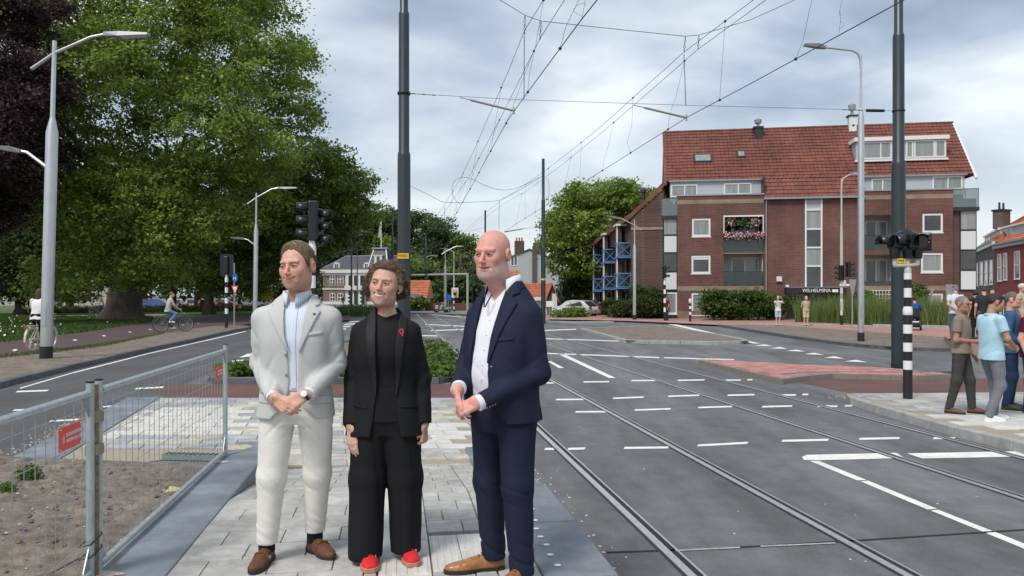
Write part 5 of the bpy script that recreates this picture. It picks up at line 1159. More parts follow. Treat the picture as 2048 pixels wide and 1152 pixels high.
lamp('street_lamp', 'silver two armed street lamp left of the blazer man, in front of the dark trees', 510, 648, .12, 8.1, [([(-.55,7.4),(0,7.8),(.95,8.35),(1.35,8.42)], ((1.35,8.42),(2.5,8.46))), ([(-.1,4.9),(-.5,5.2),(-.7,5.25)], ((-.7,5.25),(-1.55,5.3)))], LG, tilt=.01, r=(.14,.06))
lamp('street_lamp', 'silver one armed street lamp in front of the blue balconies', 1269, 638.5, .12, 7.4, [([(.5,6.65),(0,7.0),(-1.0,7.5),(-1.2,7.52)], ((-1.2,7.52),(-2.05,7.66)))], LG, r=(.13,.055))
lamp('street_lamp', 'slim silver street lamp across the junction beside the red signal', 890.5, 625, .06, 7.0, [([(-.38,6.3),(0,6.6),(1.1,7.15),(1.4,7.2)], ((1.4,7.2),(2.0,7.2)))], LG, r=(.14,.06))
def hook(h, s, L_): return [([(0,h-.5),(0.02*s,h-.2),(.12*s,h+.05),(.35*s,h+.17),(L_*s,h+.28)], ((L_*s,h+.28),((L_+.85)*s,h+.36)))]
lamp('street_lamp', 'tall silver hooked street lamp on the soil verge beside the right catenary mast', 1722, 682, .12, 11.0, hook(11.0, -1, 1.35), LG, r=(.115,.045), tr=.80)
lamp('street_lamp', 'pale hooked street lamp rising behind the pair of far signals', 1683, 651, .12, 8.6, hook(8.6, 1, .55), LG, r=(.08,.05), tr=.66, base=False, m=M_beige)
lamp('street_lamp', 'pale hooked lamp across the junction above the red signal', 908, 623, .06, 6.9, hook(6.9, -1, .7), LG, r=(.09,.05), tr=.6, base=False, m=M_beige)
# far lamps on dark posts
for (px, Y, yt, lab) in ((852, 96, 512, 'dark far lamp post with two pale arms by the lodge'), (945, 88, 512, 'pale far lamp arm half hidden by the bald man')):
    p = at(px, yt, Y); r_ = empty('street_lamp', (p.x, Y, 0), 0, lab, 'street lamp', LG); MB().tube([(0,0,0),(0,0,p.z-.2),(-.6,0,p.z),(-.8,0,p.z-.15)], .06, 6).build('pole', M_mast, r_, True); MB().tube([(0,0,p.z-.2),(.5,0,p.z+.05),(1.4,0,p.z+.05)], .05, 6).build('arm', M_alu, r_, True); MB().box(.6,1.5,-.12,.12,p.z-.02,p.z+.08).build('luminaire', M_lum, r_)

# ---------------------------------------------------------------- catenary masts
def mast(px, Y, h, label, s=1.0, z0=.0, plate=None):
    x = (px-CX)/F*Y; root = empty('catenary_mast', (x, Y, z0), 0, label, 'mast', 'dark tram catenary masts')
    MB().lathe([(.155*s,-.1),(.155*s,5.0),(.148*s,5.08),(.128*s,5.12),(.126*s,8.2),(.118*s,8.27),(.098*s,8.3),(.095*s,h)], n=20).build('pole', M_mast, root, True)
    MB().lathe([(.16*s,-.05),(.16*s,.05)], n=20).build('foot_ring', M_blk, root, True)
    if plate:
        pl = MB().box(-.125,.125,-.168*s,-.150*s,plate[1]-.06,plate[1]+.06).build('number_plate', M_yel, root)
        text_mesh('lettering', plate[0], .095, M_blk, pl, Matrix.Translation((-.105 if len(plate[0]) < 5 else 0, -.170*s, plate[1])) @ Matrix.Rotation(math.pi/2, 4, 'X') @ Matrix.Diagonal((.92,1.05,1,1)), .002, 'LEFT' if len(plate[0]) < 5 else 'CENTER')
    else: MB().lathe([(.159*s,2.9),(.159*s,3.02)], n=16).build('yellow_band', M_yel, root, True)
    return root
mast(808, 17.0, 11, 'dark catenary mast with yellow number plate behind the woman', .95, plate=('M4081', 2.75))
mr_ = mast(1797, 18.75, 11, 'dark catenary mast on the red brick island', 1.08, .12, plate=('M40', 2.60))
mast(1086.5, 50, 11, 'dark catenary mast in front of the street tree by the bald man'); mast(970.5, 80, 11, 'dark catenary mast peeking above the bald head')
mast(703, 104, 10.8, 'far dark catenary mast in front of the mansion', .9); mast(785, 78, 11, 'far dark catenary mast just left of the number plate mast', .9); mast(714.5, 150, 11, 'thin far mast in front of the mansion portico', .9); mast(851.5, 97, 10, 'far dark mast beside the lodge', .9)

# ---------------------------------------------------------------- overhead line
def on_v(px, py, v):
    Y = v/((px-CX)/F*.9885+.151); return at(px, py, Y)
def wire_pts(v, pts): return [on_v(a, b, v) for a, b in pts]
def extend(P, n):     # carry the wire on over and behind the camera
    d = (P[0]-P[1]).normalized(); return [P[0]+d*n]+P
def overhead(label, msgs, contact, r=.0075):
    root = empty('overhead_line', (0,0,0), 0, label, 'overhead line', 'tram overhead lines'); M_ = []
    for (v, pts) in msgs:
        P = extend(wire_pts(v, pts), 14); M_.append(P); MB().tube(P, r*.9, 5).build('messenger_wire', M_wire, root)
    C_ = extend(wire_pts(*contact), 14); MB().tube(C_, r*1.15, 5).build('contact_wire', M_wire, root)
    def ip(P, u):
        for a, b in zip(P, P[1:]):
            ua, ub = a.dot(TD), b.dot(TD)
            if ua <= u <= ub: return a.lerp(b, (u-ua)/(ub-ua))
    for k, u in enumerate(np.arange(8.6, 44, 3.1)):
        q, c = ip(M_[-1] if k % 2 else M_[0], u), ip(C_, u+.4)
        if q is None or c is None: continue
        md = q.lerp(c, .8)+Vector((rnd.gauss(0,.05), 0, 0)); MB().tube([q, q.lerp(c,.5), md, c], .0035, 4).build('dropper', M_wire, root)
        for e in (q, c): MB().sphere(e, .03, 6, 5).build('clamp', M_wire, root)
    return root, M_, C_
o1, m1, c1 = overhead('overhead wires above the track nearest the platform', [(2.9, [(1087,0),(1049,61),(1021,132),(1000,181),(974,240),(954,287),(934,330),(922,355),(895,400),(870,438)]), (3.27, [(1129,0),(1080.6,76),(1046,146),(1000,238),(936,357),(907,398),(876,444)])], (2.65, [(1194,0),(1161,41.5),(1047.6,195),(1016,240),(1001,266),(971,321),(948,364),(922,410),(894,460)]))
o2, m2, c2 = overhead('overhead wires above the track by the brick island', [(6.76, [(1500,5),(1367,105),(1194,260),(1090,342),(1000,403),(974,423),(919,471)]), (7.1, [(1500,23),(1395.5,99),(1240.5,234),(1200,268),(1121,332),(1052,383),(1005,409),(933,463)])], (6.82, [(1802,3),(1500,168),(1375,234),(1334,260),(1200,344),(1121,393),(1035,446),(1008,465)]))
def link_ins(b, p, q):     # twisted strain link
    n = 5
    for i in range(n):
        a, c = p.lerp(q, i/n), p.lerp(q, (i+1)/n); s = Vector((.03 if i % 2 else .012, .012 if i % 2 else .03, 0)); b.tube([a, a.lerp(c,.5)+s, c], .008, 4); b.tube([a, a.lerp(c,.5)-s, c], .008, 4)
# span wires between the pair of near masts
sp_ = empty('span_wire', (0,0,0), 0, 'lower span wire with registration arms between the two near masts', 'span wire', 'span wires')
LY = lambda px: 17.0+(px-808)/(1797-808)*1.75
MB().tube([at(820,187,LY(820)), at(870,190,LY(870)), at(1028,199,LY(1028)), at(1370,210.5,LY(1370)), at(1690,219,LY(1690)), at(1790,222,LY(1790))], .0048, 4).build('wire', M_wire, sp_)
b = MB(); link_ins(b, at(822,187,LY(820)), at(872,190.5,LY(870))); b.build('strain_link', M_ins, sp_)
MB().tube([at(1733,221,LY(1733)), at(1768,221.5,LY(1768))], .038, 10).build('insulator', M_blk, sp_, True)
b = MB(); link_ins(b, at(1685,219.3,LY(1690)), at(1725,220.7,LY(1725))); b.build('strain_link', M_ins, sp_)
for (p0, p1) in (((920,195),(1028,221.5)), ((1268,210.5),(1373,235.5))):
    a, c = at(*p0, LY(p0[0])), at(*p1, LY(p1[0])-.2); ar = MB().tube([a.lerp(c,.2), c], .026, 8).build('registration_arm', M_ins, sp_, True)
    b = MB(); link_ins(b, a, a.lerp(c,.2)); b.tube([c+Vector((0,0,.08)), c-Vector((0,0,.08))], .018, 6); b.build('arm_fitting', M_ins, ar)
for (x_, ym) in ((808, 187), (1797, 222)):
    q = at(x_, ym, 17 if x_ < 900 else 18.75); MB().lathe([(.142,-.03),(.15,-.02),(.15,.02),(.142,.03)], q, 16).build('mast_clamp', M_blk, sp_, True)
sp2_ = empty('span_wire', (0,0,0), 0, 'upper span wire dipping across the sky between the two near masts', 'span wire', 'span wires')
UP = [(820,-118),(1000,0),(1050,30.5),(1082,42),(1200,55),(1370,72.5),(1398,70),(1500,40),(1590,0),(1790,-95)]
MB().tube([at(a, b_, LY(a)) for a, b_ in UP], .0072, 5).build('wire', M_wire, sp2_)
for (a, b0, c_, d0) in ((1050,30.5,1049,70), (1082,42,1080,80), (1371,72.5,1368,103), (1398,70,1396,99)):
    b = MB(); link_ins(b, at(a, b0, LY(a)), at(c_, d0, LY(a))); b.build('strain_link', M_ins, sp2_)
for (a, b0, c_, d0) in ((1048.5,72,1048,198), (1368,108,1371.5,211)):
    MB().tube([at(a, b0, LY(a)), at(c_, d0, LY(a))], .009, 5).build('drop_rod', M_wire, sp2_)
b = MB(); b.tube([at(1170,0,12.5), at(1168,15,12.5), at(1164,36,12.5)], .003, 4); b.tube([at(1164,33,12.5), at(1150,25,12.5), at(1147,18,12.5), at(1156,10,12.5), at(1166,6,12.5), at(1173,12,12.5)], .003, 4); b.build('loose_dropper', M_wire, o1)
b = MB(); b.tube([at(1685,-5,12.0), at(1680,20,12.0), at(1681,40,12.0), at(1678,66,12.0)], .0025, 4); b.tube([at(1679,58,12.0), at(1686,52,12.0), at(1687,46,12.0), at(1681,45,12.0), at(1681,36,12.0), at(1678,20,12.0)], .0025, 4); b.build('loose_dropper', M_wire, o2)
# the farther spans
O3 = lambda x, y: (800+x/4.8, 240+y/4.8)
sp3 = empty('span_wire', (0,0,0), 0, 'far span wires with looping feeder cable near the street tree', 'span wire', 'span wires')
def poly3(pts, Y0, Y1, r, name):
    n = len(pts); MB().tube([at(*O3(*p), Y0+(Y1-Y0)*i/(n-1)) for i, p in enumerate(pts)], r, 4).build(name, M_wire, sp3)
poly3([(100,635),(250,705),(400,785),(500,794),(600,792),(750,787),(900,780),(960,768),(1100,700),(1250,610),(1365,540)], 46, 50, .012, 'wire')
poly3([(587,810),(540,780),(510,730),(497,670),(508,610),(540,570),(585,550),(650,553),(720,580),(800,622),(900,660),(1000,674),(1100,662),(1200,622),(1300,568),(1360,545)], 44, 49.5, .012, 'feeder_cable')
poly3([(1395,553),(1425,585),(1438,640),(1430,720),(1425,800)], 49.5, 48, .011, 'feeder_cable')
poly3([(110,1047),(440,1050),(600,1060)], 70, 72, .014, 'wire'); poly3([(660,1068),(760,1045),(815,1030)], 78, 80, .014, 'wire'); poly3([(1000,1075),(1090,1060),(1180,1045)], 48, 49, .03, 'registration_arm'); poly3([(1180,1045),(1270,1034),(1360,1030)], 49, 50, .01, 'wire'); poly3([(430,830),(428,940),(424,1040)], 46, 46, .012, 'drop_rod'); poly3([(953,770),(950,900),(950,1045)], 47, 47, .012, 'drop_rod')

# ---------------------------------------------------------------- traffic signals
def stripes(root, r, marks, zb, black_foot=.35, n=14):
    """alternating painted bands as separate sleeves"""
    for (z0_, z1_, m) in marks: MB().lathe([(r,z0_),(r,z1_)], n=n).build('stripe', m, root, True)
def banded(root, z0_, z1_, h, r, first=M_blk, foot=.8):
    MB().lathe([(r+.002,-.05),(r+.002,foot)], n=14).build('pole_foot', M_blk, root, True); z = foot+.002; m = M_wht
    while z < z1_-.01:
        e = min(z+h, z1_); MB().lathe([(r,z),(r,e-.002)], n=14).build('stripe', m, root, True); m = M_blk if m is M_wht else M_wht; z = e
def signal_head(root, c, ang, n=3, w=.26, lit=None, board=False, s=1.0, lens=True):
    """housing with visors, facing direction ang (0 = towards -Y)"""
    h = empty('signal_head', c, ang, parent=root); H = .27*n*s
    MB().box(-w/2*s,w/2*s,-.06*s,.12*s,-H/2,H/2).build('housing', M_blksig, h, bevel=.03*s)
    for k in (-.08,0,.08): MB().box(k*s-.008*s,k*s+.008*s,.122*s,.135*s,-H/2+.03,H/2-.03).build('rear_rib', M_blksig, h)
    for i in range(n):
        z = H/2-.135*s-i*.27*s
        V = []; Fc = []; q = 12
        for j in range(q+1):
            t = math.pi*(-.12+1.24*j/q); V += [(.105*s*math.cos(t),-.06*s,z+.105*s*math.sin(t)), (.11*s*math.cos(t),-.30*s,z+.105*s*math.sin(t)-.01)]
        Fc = [(2*j,2*j+1,2*j+3,2*j+2) for j in range(q)]; vz = mesh('visor', V, Fc, M_blksig, h, True); sm = vz.modifiers.new('solid','SOLIDIFY'); sm.thickness = .008
        m = mat('lens_off', (.02,.02,.022), .15) if lit != i else mat('lens_red_lit', (.9,.05,.04), .3, emit=((1,.06,.04), 2.2))
        MB().lathe([(.001,0),(.09*s,.0),(.095*s,.012)], (0,-.075*s,z), 14, Matrix.Rotation(math.pi/2,3,'X')).build('lens', m, h, True)
    if board:
        b = MB(); b.box(-w*.95*s,w*.95*s,.125*s,.14*s,-H/2-.15,H/2+.15); b.build('backing_board', M_blksig, h, bevel=.0)
    return h
SG = 'traffic signals on striped poles'
# behind the blazer man
p = Vector(((624-CX)/F*12.5, 12.5, .02)); s1 = empty('traffic_signal', p, 0, 'black traffic signal on striped pole behind the blazer man', 'traffic signal', SG)
banded(s1, 0, 2.42, .21, .06, foot=.7); MB().lathe([(.064,2.43),(.07,2.52),(.07,2.64),(.05,2.72),(.05,2.80)], n=14).build('pole_cap', M_wht, s1, True)
signal_head(s1, (-.01,.0,3.08), math.radians(-78), 3, .24, s=.82); signal_head(s1, (.09,.10,2.98), math.radians(72), 3, .24, s=.78)
# round-cornered signal seen from behind
p = gp(453, 655, .12); s2 = empty('traffic_signal', p, 0, 'striped signal pole with rounded black backing board by the cycle path', 'traffic signal', SG); banded(s2, 0, 2.75, .29, .085, foot=.75)
b = MB(); q = 8; R0, w_, h_ = .18, .36, .62; P_ = []
for (cx_, cz_, a0) in ((w_-R0,h_-R0,0),(-w_+R0,h_-R0,90),(-w_+R0,-h_+R0,180),(w_-R0,-h_+R0,270)):
    for j in range(5): t = math.radians(a0+90*j/4); P_.append((cx_+R0*math.cos(t), cz_+R0*math.sin(t)))
k = len(P_); b.add([(x_,.0,3.42+z_) for x_, z_ in P_]+[(x_,.06,3.42+z_) for x_, z_ in P_], [tuple(range(k)), tuple(range(2*k-1,k-1,-1))]+[(i,k+i,k+(i+1)%k,(i+1)%k) for i in range(k)]); b.build('backing_board', M_blksig, s2)
MB().box(-.11,.11,-.14,-.002,2.95,3.9).build('housing', M_blksig, s2, bevel=.03); MB().tube([(0,-.0,2.7),(0,.0,2.9)], .05, 8).build('bracket', M_wht, s2)
# sign pole beside it
p = gp(468.5, 653, .12); s3 = empty('road_sign', p, 0, 'grey post with blue cycle sign above red and white give way triangle', 'road sign'); MB().tube([(0,0,-.1),(0,0,3.6)], .04, 8).build('post', M_galv, s3)
M_sb = mat('sign_blue', (.02,.13,.55), .45); M_sr = mat('sign_red', (.6,.02,.025), .45)
d_ = MB().lathe([(.27,0),(.27,.02)], (.06,-.06,2.72+.05), 20, Matrix.Diagonal((.55,1,1)) @ Matrix.Rotation(math.pi/2,3,'X')).build('blue_disc', M_sb, s3)
b = MB()
for sx in (-.055,.055): b.lathe([(.055,0),(.055,.006)], (.06+sx,-.082,2.72), 10, Matrix.Diagonal((.55,1,1)) @ Matrix.Rotation(math.pi/2,3,'X'))
b.tube([(.03,-.085,2.75),(.06,-.085,2.84),(.09,-.085,2.75)], .012, 4); b.build('cycle_symbol', M_wht, d_)
MB().add([(-.16,-.06,2.32),(.26,-.06,2.32),(.07,-.06,1.75),(-.16,-.04,2.32),(.26,-.04,2.32),(.07,-.04,1.75)], [(0,2,1),(3,4,5),(0,1,4,3),(1,2,5,4),(2,0,3,5)]).build('give_way_plate', M_sr, s3); MB().add([(-.08,-.065,2.26),(.19,-.065,2.26),(.065,-.065,1.9)], [(0,2,1)]).build('plate_centre', M_wht, s3)
# cluster in front of the right mast
p = gp(1815.5, 797, .12); s4 = empty('traffic_signal', p, 0, 'striped signal pole with three black heads in front of the right catenary mast', 'traffic signal', SG)
SB = lambda y: 1.73-(y-HY)/F*p.y
MB().lathe([(.074,-.05),(.074,SB(739))], n=16).build('pole_foot', M_blk, s4, True)
for (ya, yb_, m) in ((739,721,M_wht),(721,703,M_blk),(703,685,M_wht),(685,667,M_blk),(667,649,M_wht),(649,630,M_blk)): MB().lathe([(.071,SB(ya)+.001),(.071,SB(yb_)-.001)], n=16).build('stripe', m, s4, True)
MB().lathe([(.07,SB(630)),(.077,SB(628)),(.077,SB(620)),(.062,SB(613))], n=16).build('joint_sleeve', M_wht, s4, True)
for (ya, yb_, m) in ((613,595,M_blk),(595,576,M_wht),(576,559,M_blk),(559,546,M_wht)): MB().lathe([(.060,SB(ya)+.001),(.060,SB(yb_)-.001)], n=16).build('stripe', m, s4, True)
MB().lathe([(.055,SB(546)),(.055,SB(538)),(.03,SB(533))], n=14).build('pole_cap', M_beige, s4, True)
MB().tube([(-.24,0,SB(531)),(0,-.02,SB(531)),(.17,0,SB(529))], .030, 8).build('crossbar', M_beige, s4, True)
for x_ in (-.22,.0,.165): MB().tube([(x_,0,SB(530)),(x_,0,SB(512))], .036, 8).build('riser', M_beige, s4, True)
signal_head(s4, (-.24,.0,SB(483)), math.radians(-82), 1, .26, s=.9); signal_head(s4, (-.02,-.05,SB(483)), math.radians(-72), 1, .26, s=1.0); hd = signal_head(s4, (.22,-.02,SB(484)), math.radians(-28), 1, .28, s=1.15)
for z_ in (SB(480), SB(487)): MB().sphere((.20,-.30,z_), .02, 8, 6).build('detector_eye', M_galv, s4, True)
MB().lathe([(.16,-.16),(.17,0),(.15,.14),(.09,.19)], (.0,.05,SB(482)), 14).build('rear_housing', M_blksig, s4, True)
for x_ in (-.22,.0,.165): MB().lathe([(.07,-.12),(.085,0),(.08,.1)], (x_,0,SB(503)), 10).build('gland', M_blksig, s4, True)
# far signals
def far_signal(px, pyb, yt, heads, label, z0=.12, r=.08, foot=.6, hb=.32, top=None):
    p = gp(px, pyb, z0); rt = empty('traffic_signal', p, 0, label, 'traffic signal', SG); zt = CH-z0-(yt-HY)/F*p.y
    banded(rt, 0, top or zt-1.0, hb, r, foot=foot)
    for (dx, dz, ang, n, lit, bd) in heads: signal_head(rt, (dx, -.02, zt+dz), math.radians(ang), n, .3, lit=lit, board=bd, s=1.1)
    return rt, zt
rt, zt = far_signal(1683, 651, 527, [(-.05,-.55,-150,3,None,False),(.42,-.35,95,3,None,False)], 'striped pole with two black signal heads in front of the tall grass', top=2.3); MB().box(-.1,.45,-.05,.05,2.32,2.44).build('crossbar', M_wht, rt); MB().tube([(.18,0,2.4),(.18,0,2.65)], .09, 8).build('camera', M_pan, rt)
far_signal(1329.5, 641, 527, [(.0,-.6,95,3,None,False)], 'striped signal pole in front of the left glass bay', top=2.9)
rt, zt = far_signal(1380.5, 643, 600, [], 'short striped push button post by the hedge', foot=.45, hb=.2, top=1.3, r=.075); MB().lathe([(.09,1.3),(.11,1.4),(.09,1.55)], n=10).build('lamp_box', M_wht, rt, True); MB().sphere((.06,-.08,1.42), .06, 8, 6).build('button', M_yel, rt)
rt, zt = far_signal(908, 624, 580, [(.1,-.3,0,2,0,False)], 'striped pole with lit red light across the junction', z0=.06, top=1.9, foot=.3); MB().box(-.28,.48,.15,.17,zt-.85,zt+.25).build('white_rim_board', M_wht, rt, bevel=.01)
for (px, lab) in ((357, 'white pole with striped foot under the park trees, left of the cyclist'), (387, 'white pole with striped foot beside the silver car')): rt, zt = far_signal(px, 613.5, 574, [], lab, z0=.05, top=2.0, r=.12, foot=.3); MB().tube([(0,0,2.0),(0,0,zt)], .11, 8).build('upper_pole', M_wht, rt)
for (px, lab) in ((697.5, 'red and white banded pole before the mansion portico'), (722, 'black and white banded pole before the mansion'), (763, 'striped pole beside the mansion, left of the woman')):
    rt, zt = far_signal(px, 612, 596, [], lab, z0=.0, top=2.2, r=.16, foot=.3, hb=.35)
# signal gantry across the junction
ga = empty('signal_gantry', (at(822,548,72).x, 72, 0), 0, 'pale signal gantry with long horizontal arm across the junction', 'gantry'); L_ = at(935,548,72).x-at(822,548,72).x; zb_ = at(822,548,72).z
MB().tube([(0,0,zb_-.1),(L_,0,zb_)], .09, 8).build('beam', M_beige, ga, True); MB().tube([(L_,0,0),(L_,0,zb_+.08)], .11, 8).build('upright', M_beige, ga, True); signal_head(ga, (-.1,0,zb_+.35), .2, 3, .3, s=1.1); signal_head(ga, (1.45,0,zb_+.1), .1, 3, .3, s=.9)
# plain grey signs seen from behind
for (px, pyb, yt, w_, h_, lab) in ((1863,652,576,.16,.4,'narrow grey sign post in the tall grass before the grey window'), (1899,657,569,.42,.75,'grey rectangular sign plate on a post behind the polo shirt man'), (1704.5,657,559,.4,.8,'grey triangular sign back on a post in front of the tall grass')):
    p = gp(px, pyb, .1); s_ = empty('road_sign', p, 0, lab, 'road sign'); zt = CH-.1-(yt-HY)/F*p.y; MB().tube([(0,0,-.1),(0,0,zt)], .035, 7).build('post', M_galv, s_)
    MB().add([(-w_/2,-.05,zt),(w_/2,-.05,zt),(w_/2 if w_ > .41 or w_ < .2 else .05,-.05,zt-h_),(-w_/2 if w_ > .41 or w_ < .2 else -.05,-.05,zt-h_)]+[(-w_/2,-.03,zt),(w_/2,-.03,zt),(w_/2 if w_ > .41 or w_ < .2 else .05,-.03,zt-h_),(-w_/2 if w_ > .41 or w_ < .2 else -.05,-.03,zt-h_)], [(0,3,2,1),(4,5,6,7),(0,1,5,4),(1,2,6,5),(2,3,7,6),(3,0,4,7)]).build('plate', M_lum, s_)
p = at(535, 590, 75); s_ = empty('road_sign', (p.x, 75, 0), 0, 'yellow diversion sign far behind the blazer man', 'road sign'); MB().tube([(0,0,0),(0,0,p.z)], .05, 6).build('post', M_galv, s_); MB().box(-.6,.6,-.06,-.02,p.z-.5,p.z+.35).build('plate', M_yel, s_)
p = at(897, 595, 80); s_ = empty('road_sign', (p.x, 80, 0), 0, 'small blue round sign across the junction beside the white scooter', 'road sign'); MB().tube([(0,0,0),(0,0,p.z)], .05, 6).build('post', M_galv, s_); MB().lathe([(.32,0),(.32,.03)], (0,-.06,p.z), 16, Matrix.Rotation(math.pi/2,3,'X')).build('disc', M_sb, s_)
p = at(1099, 609, 66); s_ = empty('road_sign', (p.x, 66, 0), 0, 'white notice board in front of the sheds', 'road sign'); MB().tube([(0,0,0),(0,0,p.z)], .05, 6).build('post', M_galv, s_); MB().box(-.3,.35,-.06,-.02,p.z-.2,p.z+.3).build('plate', M_wht, s_)

# ---------------------------------------------------------------- mesh fence along the platform edge
FV = -1.66
def fence_panel(u0, u1, label, z0=.34, z1=1.33):
    root = empty('mesh_fence', tv(u0, FV, 0), 0, label, 'fence', 'wire mesh fence panels'); o_ = tv(u0, FV, 0)
    P = lambda u, z: tv(u, FV, z)-o_
    for u in (u0, u1): MB().tube([P(u,.30), P(u,z1+.045)], .0205, 12).build('post', M_galvl, root, True); MB().lathe([(.022,0),(.022,.008)], P(u,z1+.046), 12).build('post_cap', M_blk, root)
    for z in (z0+.0, z1-.01): MB().tube([P(u0+.02,z), P(u1-.02,z)], .0205, 12).build('rail', M_galvl, root, True)
    n = int((u1-u0)/.105)
    for i in range(1, n): u = u0+(u1-u0)*i/n; MB().tube([P(u,z0+.02), P(u,z1-.02)], .0023, 4).build('mesh_wire', M_galv, root)
    for z in (.52,.80,1.06,1.24): MB().tube([P(u0+.02,z+rnd.gauss(0,.004)), P((u0+u1)/2,z+rnd.gauss(0,.008)), P(u1-.02,z)], .0021, 4).build('mesh_wire', M_galv, root)
    for (u, s_) in ((u0,1),(u1,-1)):
        for z, t in ((z1-.02,-1),(z0+.02,1)): a, b_, c_ = P(u+.02*s_,z), P(u+.10*s_,z), P(u+.02*s_,z+.12*t); e = TN*.003; MB().add([a-e,b_-e,c_-e,a+e,b_+e,c_+e], [(0,1,2),(5,4,3),(0,3,4,1),(1,4,5,2),(2,5,3,0)]).build('gusset', M_galv, root)
    return root, P
M_sgn = mat('sign_red_plate', (.72,.075,.055), .5)
f1, P1_ = fence_panel(1.25, 4.40, 'wire mesh fence panel nearest the camera with a red sign'); f2, P2_ = fence_panel(4.52, 7.66, 'wire mesh fence panel reaching back along the platform edge')
def fence_sign(root, o_u, uc, zc, label):
    """flat red plate with white print, hung on the mesh"""
    c = tv(uc, FV+.012, zc)-tv(o_u, FV, 0); fr = Matrix(((TD.x,0,TN.x,c.x),(TD.y,0,TN.y,c.y),(0,1,0,c.z),(0,0,0,1)))
    s_ = mesh('sign_plate', [fr @ Vector(v) for v in [(-.13,-.06,0),(.13,-.06,0),(.13,.06,0),(-.13,.06,0),(-.13,-.06,-.003),(.13,-.06,-.003),(.13,.06,-.003),(-.13,.06,-.003)]], [(0,1,2,3),(7,6,5,4),(0,4,5,1),(1,5,6,2),(2,6,7,3),(3,7,4,0)], M_sgn, root)
    for j, t in enumerate(('BOUWHEKKEN', 'NEDERLAND.NL')): text_mesh('lettering', t, .026, M_wht, s_, fr @ Matrix.Translation((-.055,.014-.03*j,.002)) @ Matrix.Diagonal((.98,1,1,1)), .0006, 'LEFT')
    b = MB()
    for i in range(3):
        for (a, w_) in ((-.10+.012*i,.008),): b.add([fr @ Vector(v) for v in ((a,-.022,.0015),(a+w_,-.022,.0015),(a+w_,.012+.008*(i % 2),.0015),(a,.012+.008*(i % 2),.0015))], [(0,1,2,3)])
    b.build('logo_bars', mat('logo_pale', (.72,.45,.42), .6), s_)
    for (x_, z_) in ((-.118,.05),(.118,.05),(-.118,-.05),(.118,-.05)): MB().sphere(fr @ Vector((x_,z_,.002)), .004, 6, 4).build('rivet', M_wht, s_)
fence_sign(f1, 1.25, 4.12, 1.135, ''); fence_sign(f2, 4.52, 7.35, 1.135, '')
cp = empty('fence_coupler', tv(4.46, FV, .0), 0, 'weathered steel post with clamps joining the two fence panels', 'fence post'); MB().tube([(0,0,.29),(.004,0,.7),(0,0,1.36)], .022, 10).build('post', mat('rusty_steel', (.20,.17,.13), .7, metal=.3, var=.45, scale=30), cp, True)
for z in (1.18,1.0): MB().box(-.032,.032,-.045,.045,z-.03,z+.03).build('clamp', mat('clamp_brass', (.30,.25,.15), .6, metal=.4), cp, bevel=.006)
for k, z in enumerate((.5,.43)): MB().tube([(-.04,.07,z),(.0,.075,z+.02),(.04,.0,z+.03),(.03,-.09,z),(-.03,-.1,z-.01),(-.05,0,z-.01),(-.04,.07,z)], .004, 5).build('cable_tie', M_blk, cp); 
MB().tube([(-.03,-.1,.43),(-.16,-.12,.36)], .004, 5).build('tie_end', M_blk, cp)
p = gp(342, 981, .2); tag(MB().add([(p.x-.05,p.y-.02,.19),(p.x+.05,p.y-.01,.2),(p.x+.07,p.y+.03,.215),(p.x-.02,p.y+.04,.23),(p.x,p.y,.235)], [(0,1,4),(1,2,4),(2,3,4),(3,0,4)]).build('scrap_of_litter', mat('litter_yellow', (.55,.48,.22), .8)), 'crumpled yellowish scrap of litter on the soil', 'litter')
r_ = gp(400, 910, .06); dg = empty('drain_grate', (r_.x, r_.y, .05), -.1, 'grey slotted drain grate lying at the edge of the soil', 'grate'); MB().box(-.42,.42,-.06,.06,-.04,.02).build('frame', M_galv, dg)
for i in range(14): MB().box(-.39+i*.057,-.37+i*.057,-.05,.05,.0205,.026).build('slot', M_blk, dg)

